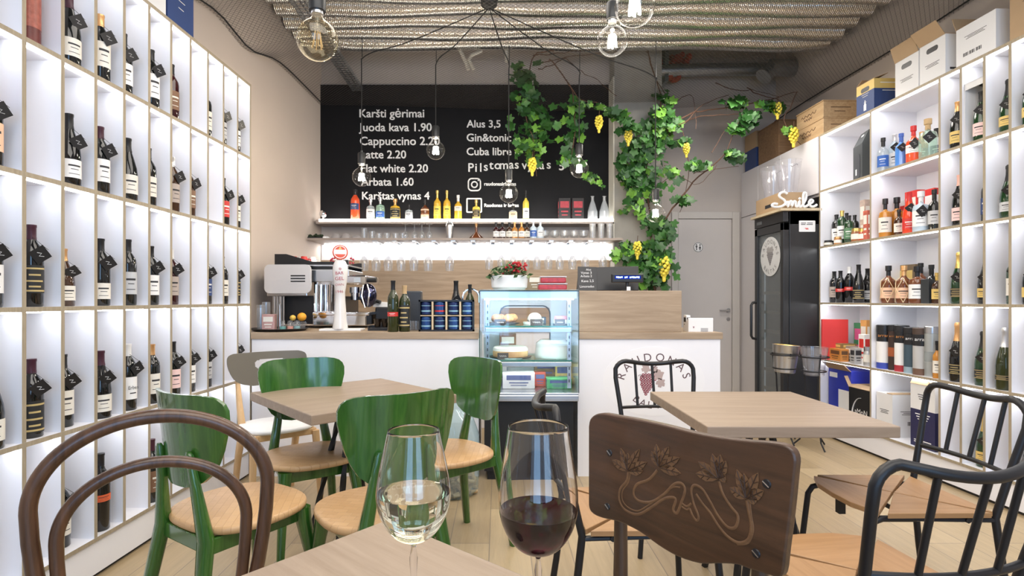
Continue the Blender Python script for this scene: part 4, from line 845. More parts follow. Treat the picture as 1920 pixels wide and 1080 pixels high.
# things on the lower bar shelf
zl = 1.7905
def tumbler(px, h, r, label, Z=5.45, mat_=None, group='glasses on the lower bar shelf', up=True):
    p = at(px, 440, Z); o = thing('drinking_glass', (p.x, Z, zl), label, 'glass', group); m = MB()
    m.lathe([(0, 0), (r*.85, 0), (r, h), (r*.94, h), (r*.8, .012), (0, .012)], 18); m.build('glass_body', mat_ or GW, o)
for i, px in enumerate((683, 698, 711, 726, 742, 755)): tumbler(px, .085+.03*((i+1) % 2) if i < 2 else .065, .034, 'clear tumbler on the lower bar shelf, '+GORD[i]+' from the coffee machine')
for i, px in enumerate((760, 777, 791, 805)):
    p = at(px, 440, 5.45); stem_glass((p.x, 5.45, zl+.155), .155, .03, 'small stemmed liqueur glass turned upside down, '+GORD[i]+' of its row from the coffee machine', 'liqueur glasses on the lower bar shelf')
for i, px in enumerate((1022, 1040, 1058, 1076, 1094)): 
    p = at(px, 440, 5.45); o = thing('glass_bowl', (p.x, 5.45, zl), 'shallow clear glass bowl on the lower bar shelf, '+GORD[i]+' of five', 'bowl', 'glass bowls on the lower bar shelf'); m = MB()
    m.lathe([(0, 0), (.02, 0), (.047, .04), (.05, .09), (.047, .09), (.043, .042), (0, .008)], 18); m.build('bowl_body', GW, o)
for i, px in enumerate((1111, 1127, 1143)): tumbler(px, .16, .034, 'tall clear glass near the concrete pillar, '+GORD[i]+' of three', mat_=sheer('frosted_tumbler', (.9, .9, .9), 1.6, body=(.85, .85, .85), bodyfac=.25))
p = at(843, 440, 5.45); o = thing('cocktail_shaker', (p.x, 5.45, zl), 'steel cocktail shaker on the lower bar shelf', 'shaker'); m = MB(); m.lathe([(0, 0), (.03, 0), (.042, .13), (.042, .14), (.03, .165), (.02, .17), (.02, .19), (0, .192)], 20); m.build('shaker_body', STEEL, o)
p = at(893, 440, 5.45); o = thing('decanter', (p.x, 5.45, zl), 'flat-bottomed glass decanter of brown spirit on the lower bar shelf', 'decanter'); m = MB(); m.lathe([(0, 0), (.07, 0), (.075, .015), (.03, .055), (.014, .075), (.012, .14)], 22); m.build('decanter_body', GLS['rum'], o); m = MB(); m.lathe([(.0125, .1), (.0125, .15), (.017, .16), (0, .165)], 14); m.build('stopper', CAPS['copper'], o)
for i, (px, g_, c_, l_) in enumerate(((930, 'ruby', 'black', 'white'), (942, 'ruby', 'black', 'white'), (955, 'brown', 'black', 'cream'), (965, 'amber', 'copper', 'cream'), (978, 'amber', 'copper', 'white'), (988, 'brown', 'black', 'cream'))):
    p = at(px, 440, 5.44); b = bottle('spirit', g_, c_, l_, (p.x, 5.44, zl), rnd.uniform(-.2, .2), 'small bottle on the lower bar shelf, '+GORD[i]+' of the six mixers', False, .62, None, 'mixer bottles on the lower bar shelf', name='mixer_bottle'); b.scale = (.8, .8, .62)
for i, px in enumerate((1000, 1013)):
    p = at(px, 440, 5.44); b = bottle('spirit', 'pale', 'silver', 'blue' if i == 0 else 'white', (p.x, 5.44, zl), 0, ('pale blue water bottle with dark label', 'clear pale bottle with white label')[i]+' beside the brown mixers', False, .68, None, 'mixer bottles on the lower bar shelf', name='mixer_bottle'); b.scale = (.85, .85, .68)
p = at(582, 440, 5.40); o = thing('herb_tray', (p.x+.03, 5.40, zl), 'dark little plant tray at the wall end of the lower bar shelf', 'plant tray'); m = MB()
for k in range(40): m.sphere((rnd.uniform(-.08, .09), rnd.uniform(-.03, .03), .02+rnd.uniform(0, .02)), rnd.uniform(.008, .016), 0, 6, 4)
m.build('herbs', paint('dark_herbs', (.02, .035, .015), .8, var=.4), o); m = MB(); m.box(-.1, .1, -.035, .035, 0, .018); m.build('tray', BLACKP, o, smooth=0)
for i, (px, h_) in enumerate(((610, .03), (630, .055), (648, .06), (668, .04))):
    p = at(px, 440, 5.42); o = thing('cup_stack', (p.x, 5.42, zl), ('small white dish', 'grey upturned bowl', 'bigger grey upturned bowl', 'small grey saucer')[i]+' on the lower bar shelf near the wall', 'dish', 'dishes on the lower bar shelf'); m = MB(); m.lathe([(.05, 0), (.048, h_*.4), (.03, h_*.9), (0, h_), ], 18); m.lathe([(0, .001), (.05, 0)], 18); m.build('dish_body', paint('grey_dish', (.35, .33, .33), .4) if i else WPAPER, o)
# spirits on the lit shelf
zu = 2.0005
def sp(px, kind, g_, c_, l_, text, h=1.0, sx=1.0, Z=5.58, band=None):
    p = at(px, 400, Z); b = bottle(kind, g_, c_, l_, (p.x, Z, zu), rnd.uniform(-.1, .1), text+' on the glowing bar shelf', False, h, band, 'spirits on the glowing bar shelf', name='spirit_bottle'); b.scale = (sx, sx, h); return b
sp(666, 'bordeaux', 'orange', 'black', 'navy', 'orange red aperitif bottle', 1.05, 1.2, band=(.1, .16)); sp(695, 'flask', 'clear', 'silver', 'white', 'clear squat bottle with white print', .92, .85); sp(713, 'flask', 'mint', 'silver', 'blue', 'rounded clear green gin bottle', .98, .9, band=(.03, .09)); sp(741, 'flask', 'gold', 'copper', 'ornate', 'golden bottle with patterned label', .92, 1.0, band=(.02, .13))
sp(767, 'flask', 'clear', 'black', 'silver', 'small clear bottle with grey label', .66, .78); sp(797, 'squat', 'rum', 'black', 'peach', 'dark bottle with wide orange label', .92, .84, band=(.015, .12)); sp(820, 'spirit', 'gold', 'gold', 'yellow', 'golden whisky bottle, the one nearer the coffee machine,', 1.1, .92); sp(838, 'spirit', 'gold', 'gold', 'yellow', 'golden whisky bottle, the one nearer the white pot,', 1.1, .92)
sp(859, 'spirit', 'gold', 'white', 'cream', 'golden bottle with white cap', .93, .95, band=(.1, .15)); sp(893, 'flask', 'yellow', 'gold', 'ornate', 'short yellow liqueur bottle', .88, .78); sp(962, 'flask', 'clear', 'black', 'peach', 'short bottle with large peach label', .62, .85, band=(.02, .13)); sp(986, 'spirit', 'yellow', 'black', 'white', 'tall lemon yellow bottle', 1.1, .8, band=(.02, .11))
for i, px in enumerate((1058, 1083)):
    p = at(px, 400, 5.58); packet((p.x, 5.58, zu), .118, .07, .222, [paint('black_wine_box', (.02, .018, .02), .5), paint('red_cherry_print', (.45, .06, .08), .6, var=.4, scale=40)], 'black gift box with red print on the bar shelf, '+('farther from', 'beside')[i]+' the carafes', 0, 'gift box', 'gift_box', 'black gift boxes on the bar shelf')
CUT = sheer('cut_glass', (.86, .88, .9), 1.6, body=(.85, .87, .9), bodyfac=.3)
for i, px in enumerate((1111, 1133)):
    p = at(px, 400, 5.58); o = thing('glass_carafe', (p.x, 5.58, zu), ('cut glass carafe beside the black gift boxes', 'cut glass carafe at the pillar end of the glowing shelf')[i], 'carafe', 'cut glass carafes'); m = MB(); m.lathe([(0, 0), (.045, 0), (.052, .02), (.05, .09), (.03, .16), (.015, .2), (.014, .235), (.02, .245), (.017, .245), (.011, .23), (.011, .2), (.026, .16), (.045, .09), (.045, .02), (0, .01)], 20); m.build('carafe_body', CUT, o, smooth=12)
p = at(602, 398, 5.55); o = thing('spotlight', (p.x+.02, 5.55, zu), 'small round chrome ornament at the wall end of the glowing shelf', 'ornament'); m = MB(); m.lathe([(0, 0), (.03, 0), (.012, .015), (.012, .03)], 14); m.sphere((0, 0, .06), .038, 0, 14, 8); m.build('chrome_ball', CHROME, o)
# ---------------------------------------------------------------- coffee machine
cm = thing('coffee_machine', (-1.42, 4.45, CT), 'large chrome espresso machine with white side panel and cups on top', 'coffee machine')
PW = paint('machine_white', (.68, .66, .66), .35, var=.01)
def mx(px): return at(px, 500, 4.2).x+1.42
m = MB(); y0 = -.24
m.prism(rrect(.355, .22, .04), 0, .02, 0, T((mx(497)+mx(583))/2, y0+.0, at(0, 523, 4.2).z-CT) @ RX(PI/2)); 
for k in range(3): m.box(mx(546), mx(573), y0-.022, y0-.0195, at(0, 517+k*5.2, 4.2).z-CT-.005, at(0, 517+k*5.2, 4.2).z-CT+.004, 1)
m.build('side_panel', [PW, BLACKP], cm, smooth=30)
zt_, zb = at(0, 497, 4.2).z-CT, at(0, 553, 4.2).z-CT
m = MB(); m.box(mx(499), mx(575), y0+.0, y0+.5, zb-.01, zt_-.005); m.box(mx(575), mx(650), y0+.05, y0+.5, zb+.1, zt_-.03); m.build('boiler_body', STEEL, cm, smooth=0, bevel=.006)
m = MB(); m.box(mx(515), mx(640), y0+.08, y0+.5, .03, zb-.01); m.build('lower_body', BLACKP, cm, smooth=0)
m = MB(); m.box(mx(583), mx(690), y0+.02, y0+.5, .10, .125); m.box(mx(583), mx(684), y0+.03, y0+.48, .02, .10, 0); m.build('drip_tray', CHROME, cm, smooth=0, bevel=.006)
m = MB()
for k in range(4): m.tube([(mx(510+k*6), y0+.03, .0), (mx(510+k*6), y0+.03, zb)], .012 if k % 2 == 0 else .008, 10)
m.build('front_leg', STEEL, cm)
m = MB(); pts = [(mx(508), zt_), (mx(508), zt_+.09), (mx(530), zt_+.09), (mx(580), zt_+.03), (mx(620), zt_+.03), (mx(640), zt_+.045), (mx(648), zt_+.045), (mx(648), zt_-.03), (mx(580), zt_-.03), (mx(580), zt_)]
m.prism(pts, -.025, .0, 0, T(0, y0+.06, 0) @ RX(PI/2)); m.build('cup_rail', BLACKP, cm, smooth=0); m = MB(); m.prism(pts, -.02, .0, 0, T(0, y0+.48, 0) @ RX(PI/2)); m.build('cup_rail', BLACKP, cm, smooth=0)
m = MB(); m.box(mx(500), mx(650), y0+.05, y0+.5, zt_-.005, zt_+.006); m.build('cup_tray', STEEL, cm, smooth=0)
for gi, yy in enumerate((y0+.16, y0+.36)):
    m = MB(); xg = mx(655); m.lathe([(0, .0), (.035, 0), (.035, .05), (.045, .055), (.045, .1), (0, .1)], 20, 0, T(xg, yy, .22)); m.build('group_head', CHROME, cm)
    m = MB(); m.tube([(xg, yy, .235), (xg+.06, yy-.02, .23), (xg+.17, yy-.05, .20)], [.014, .013, .015], 10); m.build('portafilter', BLACKP, cm)
m = MB(); m.box(mx(640), mx(686), y0+.02, y0+.48, .34, .41); m.build('control_panel', CHROME, cm, smooth=0, bevel=.012)
m = MB(); xg = mx(690); m.tube([(xg-.02, y0+.06, .375), (xg+.05, y0+.06, .375)], .02, 12); m.build('steam_knob', BLACKP, cm)
m = MB(); m.box(mx(662), mx(674), y0+.017, y0+.02, .355, .395); m.build('display', paint('pale_display', (.5, .55, .6), .2), cm, smooth=0)
m = MB(); m.tube([(xg-.02, y0+.05, .34), (xg+.0, y0+.03, .28), (xg-.01, y0+.02, .17)], .006, 8); m.tube([(xg-.05, y0+.05, .34), (xg-.06, y0+.03, .25), (xg-.03, y0+.02, .16)], .006, 8); m.build('steam_wand', CHROME, cm)
m = MB(); m.sphere((mx(683), y0+.12, .255), .085, 0, 18, 10, (.8, .6, 1.1)); m.build('pressure_dome', paint('dark_chrome', (.06, .06, .11), .08, .9, var=0), cm)
m = MB()
for k in range(6): m.tube([(mx(590+k*9), y0+.02, .13), (mx(590+k*9), y0+.02+.01*(k % 2), zb+.08)], .008+.005*(k % 2), 8)
m.box(mx(583), mx(640), y0+.06, y0+.09, .125, zb+.11); m.build('chrome_front', CHROME, cm)
o = cm
for i, (px, c_, lb) in enumerate(((551, RED, 'red coffee cup on the coffee machine nearest the wall'), (561, WPAPER, 'white coffee cup between two red cups on the coffee machine'), (570, RED, 'second red coffee cup on the coffee machine'), (582, WPAPER, 'white coffee cup at the end of the machine-top row'))):
    o = thing('coffee_cup', (at(px, 490, 4.4).x, 4.40+.05*(i % 2), CT+zt_+.0065), lb, 'cup', 'cups on the coffee machine'); m = MB(); m.lathe([(0, .075), (.022, .075), (.038, .03), (.04, 0), (.037, 0), (.034, .03), (.0, .07)], 18); m.build('cup_body', c_, o); m = MB(); m.tube([(.036, 0, .02), (.055, 0, .03), (.053, 0, .05), (.032, 0, .055)], .004, 6); m.build('cup_handle', c_, o)
o = thing('red_sprig', (at(645, 490, 4.4).x, 4.36, CT+zt_+.0065), 'small sprig of red berries on the coffee machine behind the tap', 'decoration'); m = MB(); m.tube([(-.08, 0, .004), (0, 0, .02), (.06, 0, .035), (.1, 0, .02)], .004, 5, mat=1)
for k in range(24): m.sphere((rnd.uniform(-.1, .1), rnd.uniform(-.02, .02), .012+rnd.uniform(0, .05)), .009, 0, 8, 5)
m.build('berries', [paint('berry_red', (.45, .03, .06), .4), PINED], o)
# beer tap
bt = thing('beer_tap', (at(638, 600, 3.93).x, 3.93, CT), 'white ceramic beer tap column with red script and round red badge', 'beer tap')
m = MB(); m.lathe([(0, 0), (.054, 0), (.054, .01), (.046, .06), (.036, .20), (.034, .26), (.046, .33), (.054, .40), (.052, .45), (.035, .485), (0, .495)], 28); m.build('column', paint('white_ceramic', (.80, .78, .76), .15, var=.01, coat=.5), bt)
m = MB(); m.lathe([(0, -.012), (.05, -.012), (.054, -.006), (.054, .006), (.05, .012), (0, .012)], 28, 0, T(0, -.02, .545) @ RX(PI/2)); m.lathe([(.04, .0125), (.045, .0125), (.045, .011)], 28, 1, T(0, -.02, .545) @ RX(PI/2)); m.box(-.042, .042, -.0335, -.032, .53, .562, 1); m.prism([(-.012, .564), (.012, .564), (0, .588)], .0125, .0135, 2, T(0, -.02, 0) @ RX(PI/2)); m.build('badge', [paint('badge_red', (.72, .10, .04), .3, var=0), WPAPER, GOLDP], bt)
m = MB(); sc = paint('tap_script', (.35, .02, .05), .5)
for s, z, w_ in (('BAR', .385, .055), ('GEL', .345, .06), ('OWN', .305, .058), ('1946', .255, .05)):
    Mx = T(-.004, -.0565, z) @ RX(PI/2+.0) @ RZ(.06); m.text(s, Mx, width=w_, center=True)
m.text('*', T(0, -.056, .40) @ RX(PI/2), size=.05, center=True); m.build('script', sc, bt, smooth=0)
m = MB(); m.box(-.14, .155, -.06, .075, 0, .014); tag(m.build('drip_plate', WPAPER, smooth=0, bevel=.002), 'flat white plate under the beer tap', 'drip plate'); bpy.data.objects['drip_plate'].location = (at(638, 600, 3.93).x, 3.95, CT)
bt.location.z = CT+.0145; bt.rotation_euler.z = .27
# tray of bits by the wall
tx, ty = at(524, 617, 3.93).x, 3.93
o = thing('serving_tray', (tx, ty, CT), 'round black serving tray on the bar top next to the wall', 'tray'); m = MB(); m.lathe([(0, 0), (.17, 0), (.20, .018), (.197, .02), (.168, .004), (0, .004)], 32); m.build('tray_body', BLACKP, o)
zt2 = CT+.0045
for i, (px, y, h) in enumerate(((483, 3.98, .18), (499, 4.03, .2), (489, 3.88, .16))):
    p = at(px, 600, y); o = thing('drinking_glass', (max(p.x, tx-.155), y, zt2+(0 if i else 0)), ('tall clear glass at the wall end of the black tray', 'stemmed clear glass standing upside down on the black tray', 'clear glass at the front of the black tray')[i], 'glass', 'glasses on the black tray'); m = MB(); r = .03; m.lathe([(0, 0), (r*.85, 0), (r, h), (r*.93, h), (r*.8, .012), (0, .012)], 16); m.build('glass_body', GW, o)
o = packet((at(505, 600, 3.86).x, 3.86, zt2), .085, .06, .115, [paint('rose_packet', (.50, .30, .28), .6, var=.3, scale=40), PAPER], 'pink paper packet of sweets on the black tray', 0, 'packet', 'sweets_packet'); o.rotation_euler.z = .1
o = thing('metal_straw_cup', (at(525, 600, 3.88).x, 3.88, zt2), 'slim steel stirrer holder standing on the black tray', 'holder'); m = MB(); m.lathe([(0, 0), (.013, 0), (.011, .02), (.009, .17), (.012, .185), (0, .19)], 14); m.build('holder_body', STEEL, o)
for i, (px, c_) in enumerate(((535, paint('teal_tag', (.16, .36, .34), .5)), (546, paint('salmon_tag', (.62, .3, .24), .5)), (556, paint('teal_tag2', (.25, .40, .40), .5)))):
    o = thing('spice_jar', (at(px, 605, 3.9).x, 3.85+.03*i, zt2), 'small glass jar on the black tray with '+('teal tag', 'salmon tag', 'pale teal tag')[i], 'jar', 'little jars on the black tray'); m = MB(); m.lathe([(0, 0), (.02, 0), (.021, .05), (.016, .06), (.018, .07), (0, .07)], 14); m.build('jar_body', GW, o); m = MB(); m.lathe([(.0215, .01), (.0215, .03)], 14); m.build('label', c_, o)
for i, (px, py, r, c_, lb) in enumerate(((566, 592, .032, paint('orange_peel', (.85, .38, .03), .45, bump=.2, scale=60), 'orange fruit behind the little jars'), (549, 588, .022, paint('lemon_peel', (.85, .55, .10), .45, bump=.2, scale=60), 'small yellow lemon beside the orange'))):
    y = 4.0; p = at(px, py, y); o = thing('fruit', (p.x, y, zt2+(.06 if i == 0 else .062)), lb, 'fruit', 'citrus on the bar tray'); m = MB(); m.sphere((0, 0, r), r, 0, 18, 10, (1, 1, .95)); m.build('peel', c_, o); m = MB(); m.lathe([(0, 2*r-.004), (.004, 2*r-.002), (0, 2*r+.002)], 8); m.build('stem', PINED, o)
o = thing('fruit_bowl', (at(560, 600, 4.0).x, 4.0, zt2), 'clear glass bowl holding the citrus on the tray', 'bowl'); m = MB(); m.lathe([(0, 0), (.04, 0), (.06, .05), (.057, .05), (.037, .004), (0, .004)], 20); m.lathe([(0, .052), (.05, .052), (.05, .058), (0, .058)], 20); m.build('bowl_body', GW, o)
# dark appliances and cups behind the tap
m = MB(); m.box(-.13, .12, -.1, .1, 0, .16); o = m.build('knock_box', BLACKP, smooth=0, bevel=.01); o.location = (at(702, 600, 4.3).x+.09, 4.6, CT); tag(o, 'black knock-out box behind the wine bottles on the bar', 'box')
o = thing('napkin_pile', (at(704, 560, 4.5).x+.06, 4.6, CT+.161), 'folded white napkins lying on the black box', 'napkins'); m = MB(); m.prism([(-.09, 0), (.09, 0), (.05, .035), (-.08, .045)], -.06, .06, 0, RX(PI/2)); m.build('napkin', WPAPER, o, smooth=0)
for i, px in enumerate((708, 722)):
    p = at(px, 600, 3.96); o = thing('espresso_glass', (p.x, 3.96, CT+.024), 'small dark glass in the black tray, '+('first', 'second')[i]+' from the tap', 'glass', 'small glasses in the bar tray'); m = MB(); m.lathe([(0, 0), (.02, 0), (.03, .06), (.027, .06), (.018, .006), (0, .006)], 16); m.build('glass_body', sheer('smoked_glass', (.5, .45, .42), 1.5), o)
m = MB(); m.box(-.1, .1, -.05, .05, 0, .018); m.box(-.1, -.094, -.05, .05, .018, .035); m.box(.094, .1, -.05, .05, .018, .035); m.box(-.1, .1, .045, .05, .018, .035); o = m.build('bar_tray', BLACKP, smooth=0); o.location = (at(718, 600, 3.96).x, 3.97, CT); tag(o, 'small black bar tray beside the red label wine bottle', 'tray')
b1 = bottle('bordeaux', 'olive', 'black', 'red', (at(737, 600, 3.80).x, 3.80, CT), .0, 'green wine bottle with small red label on the bar top', False, 1.19, (.09, .115), 'wine bottles on the bar'); b1.scale = (1.02, 1.02, 1.19)
b2 = bottle('bordeaux', 'olive', 'cork', 'ornate', (at(758.5, 600, 3.83).x, 3.83, CT), .0, 'olive wine bottle with dark label and pale cork on the bar top', False, 1.08, (.03, .17), 'wine bottles on the bar'); b2.scale = (1.05, 1.05, 1.08)
b3 = bottle('burgundy', 'black', 'black', None, (at(855, 600, 4.06).x, 4.06, CT), .0, 'dark bottle with a black tag behind the rack of blue tins', True, 1.2, None, 'wine bottles on the bar'); b3.scale = (1.1, 1.1, 1.22)
b4 = bottle('bordeaux', 'olive', 'black', None, (at(881, 600, 4.0).x, 4.0, CT), .0, 'olive bottle behind the rack of blue tins, next to the faucet', False, 1.12, None, 'wine bottles on the bar'); b4.scale = (.9, .9, 1.12)
m = MB(); m.box(-.065, .065, -.05, .05, 0, .285); o = m.build('card_terminal', paint('slate_plastic', (.045, .05, .06), .5), smooth=0, bevel=.008); o.location = (at(774, 600, 4.05).x, 4.06, CT); tag(o, 'tall dark grey device behind the two wine bottles on the bar', 'device')
for i, px in enumerate((770, 780)):
    p = at(px, 612, 3.92); o = thing('shot_glass', (p.x, 3.92, CT), 'tiny clear shot glass beside the tin rack, '+('nearer the bottles', 'nearer the rack')[i], 'glass', 'shot glasses on the bar'); m = MB(); m.lathe([(0, 0), (.02, 0), (.025, .07), (.022, .07), (.017, .01), (0, .01)], 14); m.build('glass_body', GW, o)
# rack with eight blue tins
x0, x1 = at(785, 600, 3.84).x, at(889, 600, 3.84).x
o = thing('tin_rack', ((x0+x1)/2, 3.84, CT), 'black display rack holding eight blue tins on the bar top', 'display rack'); hw = (x1-x0)/2; hh = .22
m = MB(); m.box(-hw, hw, -.005, .06, 0, .012); m.box(-hw, hw, -.005, .06, hh-.012, hh); m.box(-hw, -hw+.012, -.005, .06, 0, hh); m.box(hw-.012, hw, -.005, .06, 0, hh); m.box(-hw, hw, .055, .06, 0, hh); m.build('frame', BLACKP, o, smooth=0)
m = MB()
for k in (1, 2, 3): m.box(-hw+2*hw*k/4-.006, -hw+2*hw*k/4+.006, -.005, .05, .012, hh-.012)
m.box(-hw+.012, hw-.012, -.002, .05, hh/2-.003, hh/2+.003); m.build('divider', SHW, o, smooth=0)
BL = [paint('tin_blue', (.018, .06, .20), .35, .3, var=.4, scale=60), paint('tin_navy', (.012, .026, .10), .35, .3, var=.4, scale=60)]
for r_ in range(2):
    for k in range(4):
        t_ = thing('tea_tin', ((x0+x1)/2-hw+2*hw*(k+.5)/4, 3.867, CT+.0125+r_*(hh/2-.005)), f'blue tin in the black rack, {("lower", "upper")[r_]} row, {GORD[k]} from the wine bottles', 'tin', 'blue tins in the rack'); m = MB(); m.lathe([(0, 0), (.033, 0), (.036, .005), (.036, .08), (.03, .088), (0, .088)], 20); m.build('tin_body', BL[(k+r_) % 2], t_)
        m = MB(); m.lathe([(.0365, .02), (.0365, .03)], 20, 0); m.lathe([(.0365, .06), (.0365, .064)], 20); m.build('print', [RED if (k == 1 and r_) else paint('tin_print', (.25, .45, .55), .5)], t_)
o = thing('bar_faucet', (at(883, 600, 4.15).x, 4.15, CT), 'chrome swan-neck faucet behind the blue tins', 'faucet'); m = MB(); R_ = .062; m.tube([(-R_, 0, 0), (-R_, 0, .24)]+[(-R_*math.cos(a*PI/10), 0, .24+R_*math.sin(a*PI/10)) for a in range(1, 11)]+[(R_, 0, .2)], .008, 10); m.lathe([(0, 0), (.022, 0), (.018, .03), (0, .03)], 14, 0, T(-R_, 0, 0)); m.build('spout', CHROME, o)
# ---------------------------------------------------------------- display case
DX0, DX1, DY0, DY1, DH = -.125, .525, 3.60, 4.20, 1.255
dc = thing('display_case', ((DX0+DX1)/2, DY0, 0), 'lit glass cake display case set into the bar, on a black base', 'display case'); hw = (DX1-DX0)/2
m = MB(); m.box(-hw+.03, hw-.03, .04, .6, .06, .53); m.box(-hw+.05, hw-.05, .06, .58, 0, .06); m.build('base', paint('case_black', (.012, .012, .013), .45), dc, smooth=0)
m = MB(); m.box(-hw, hw, 0, .6, .53, .585); m.box(-hw, hw, -.006, .0, .54, .57); m.build('steel_sill', STEEL, dc, smooth=0, bevel=.004)
GE = paint('glass_edge_green', (.05, .22, .19), .15, var=0, coat=.5)
m = MB(); m.box(-hw, hw, 0, .006, .585, DH); m.build('front_glass', CLEAR, dc, smooth=0)
m = MB(); m.box(-hw, -hw+.006, .006, .6, .585, DH); m.box(hw-.006, hw, .006, .6, .585, DH); m.build('side_glass', CLEAR, dc, smooth=0)
m = MB()
for sx in (-1, 1): m.box(sx*hw-.0025, sx*hw+.0025, -.001, .004, .585, DH)
m.box(-hw, hw, -.002, .002, DH-.004, DH+.003); m.build('glass_edge', paint('glass_edge_dark', (.02, .05, .05), .2), dc, smooth=0)
m = MB(); m.box(-hw, hw, 0, .6, DH, DH+.008); m.build('top_glass', sheer('top_glass', (.9, .96, .94), 1.5), dc, smooth=0)
m = MB(); m.box(-hw+.01, hw-.01, .02, .07, DH-.05, DH-.004); m.build('top_rail', STEEL, dc, smooth=0)
m = MB(); m.box(-hw+.03, hw-.03, .03, .06, DH-.058, DH-.051); m.build('case_lamp', emis('case_lamp', (.93, .97, 1), 40), dc, smooth=0)
m = MB(); 
for (a, b, c, e) in ((-hw+.01, -hw+.14, .585, DH), (hw-.14, hw-.01, .585, DH), (-hw+.14, hw-.14, DH-.12, DH), (-hw+.14, hw-.14, .585, .70)): m.box(a, b, .57, .58, c, e)
m.build('back_frame', paint('case_white_metal', (.75, .77, .8), .35, .2), dc, smooth=0)
m = MB(); m.tube([(x, .572, z+.92) for x, z in rrect(2*(hw-.135), .46, .06)], .006, 6, True, 0); m.build('door_seal', paint('grey_seal', (.12, .13, .15), .5), dc)
for sx in (-1, 1):
    m = MB(); m.box(sx*(hw-.05)-.012, sx*(hw-.05)+.012, .10, .105, .6, DH-.02)
    for k in range(14): m.box(sx*(hw-.05)-.003, sx*(hw-.05)+.003, .0985, .1, .64+k*.042, .66+k*.042, 1)
    m.build('shelf_upright', [STEEL, BLACKP], dc, smooth=0)
SHG = sheer('shelf_glass', (.75, .93, .88), 1.5)
for z in (1.012, .782):
    m = MB(); m.box(-hw+.03, hw-.03, .1, .56, z, z+.008); m.build('glass_shelf', SHG, dc, smooth=0)
    m = MB(); m.box(-hw+.03, hw-.03, .096, .1, z-.001, z+.009); m.build('shelf_edge', GE, dc, smooth=0)
    m = MB(); m.box(-hw+.035, hw-.035, .09, .125, z-.036, z-.004); m.build('shelf_bracket', STEEL, dc, smooth=0, bevel=.004)
    m = MB(); m.box(-hw+.05, hw-.05, .126, .14, z-.03, z-.02); m.build('shelf_lamp', emis('case_shelf_lamp', (.93, .97, 1), 22), dc, smooth=0)
def dpos(px, y, z): return Vector((at(px, 600, DY0+y).x, DY0+y, z))
zs1, zs2, zs0 = 1.0205, .7905, .5855
o = thing('cake_plate', dpos(942, .26, zs1), 'dark plate of round buns on the upper glass shelf', 'plate'); m = MB(); m.lathe([(0, 0), (.09, 0), (.125, .012), (.122, .014), (.088, .004), (0, .004)], 28); m.build('plate_body', BLACKP, o)
BUN = paint('baked_bun', (.72, .38, .17), .6, var=.35, scale=12); 
for i, (px, y, zz, r) in enumerate(((931, .22, 0, .038), (953, .22, 0, .038), (939, .33, 0, .036), (961, .32, .0, .038))):
    o = thing('bun', dpos(px, y, zs1+.013+zz), 'round golden bun on the dark plate, '+('front one nearest the tins', 'front one nearer the middle', 'rear one nearest the tins', 'rear one nearer the middle')[i], 'bun', 'buns in the display case'); m = MB(); m.sphere((0, 0, r*.85), r, 0, 18, 10, (1, 1, .85)); m.build('crust', BUN, o); m = MB(); m.sphere((0, 0, r*1.55), r*.45, 0, 12, 6, (1, 1, .3)); m.build('icing', PAPER, o)
o = thing('meringue_dish', dpos(1000, .33, zs1), 'white dome cake on a low dish, upper glass shelf', 'cake'); m = MB(); m.lathe([(0, 0), (.07, 0), (.075, .018), (0, .018)], 20, 0, T(0, 0, 0)); m.build('dish', WPAPER, o); m = MB(); m.sphere((.01, 0, .045), .05, 0, 16, 8, (1, 1, .8)); m.build('dome', paint('meringue', (.88, .84, .8), .5), o)
for i, (px, y, w_, z, t_, fs) in enumerate(((938, .14, .075, zs1, 'near the buns', 1), (1006, .15, .085, zs1, 'by the dome cake', 1), (1050, .15, .07, zs1, 'beside the pink cake', 1), (943, .14, .075, zs2, 'below the big cake', 1))):
    o = thing('price_card', dpos(px, y, z), 'small black chalk price card '+t_+' in the display case', 'price card', 'price cards in the display case'); m = MB(); m.box(-w_/2, w_/2, -.001, .002, 0, .045, 0, RX(-.3)); m.build('card', BLACKP, o, smooth=0); m = MB()
    m.tube([RX(-.3) @ Vector((-w_*.32+w_*.64*k/12, -.0016, .022+.006*math.sin(k*2.1))) for k in range(13)], .0012, 4); m.build('chalk_mark', CHALK, o)
def cake(px, y, z, r, h, top, side, plate, label):
    o = thing('cake', dpos(px, y, z), label, 'cake', 'cakes in the display case'); m = MB(); m.lathe([(0, 0), (r*1.15, 0), (r*1.2, .008), (0, .008)], 28); m.build('plate', plate, o)
    m = MB(); m.lathe([(r*.98, .009), (r, h*.5), (r*.97, h)], 28); m.lathe([(0, .009), (r*.98, .009)], 28); m.build('sponge', side, o); m = MB(); m.lathe([(r*.985, h*.75), (r*.97, h+.002), (r*.9, h+.012), (0, h+.008)], 28); m.build('topping', top, o); return o
CRM = paint('cream_topping', (.88, .85, .8), .5); 
cake(1052, .26, zs1, .05, .05, paint('pink_glaze', (.65, .25, .3), .4), CRM, BLACKP, 'small cake with pink glaze on the upper glass shelf')
cake(957, .28, zs2, .125, .065, CRM, paint('sponge', (.75, .47, .24), .8, var=.2), BLACKP, 'wide golden cake with cream top, middle of the display case')
o = thing('cake_dome', dpos(1037, .30, zs2), 'white boxed cake under a clear cover, middle shelf', 'cake'); m = MB(); m.lathe([(0, 0), (.13, 0), (.132, .02), (.122, .10), (.09, .125), (0, .13)], 28); m.build('cover', sheer('cake_cover', (.92, .93, .95), 1.5, body=(.85, .86, .88), bodyfac=.35), o); m = MB(); m.lathe([(0, .01), (.11, .01), (.1, .08), (0, .085)], 24); m.build('cake_body', CRM, o)
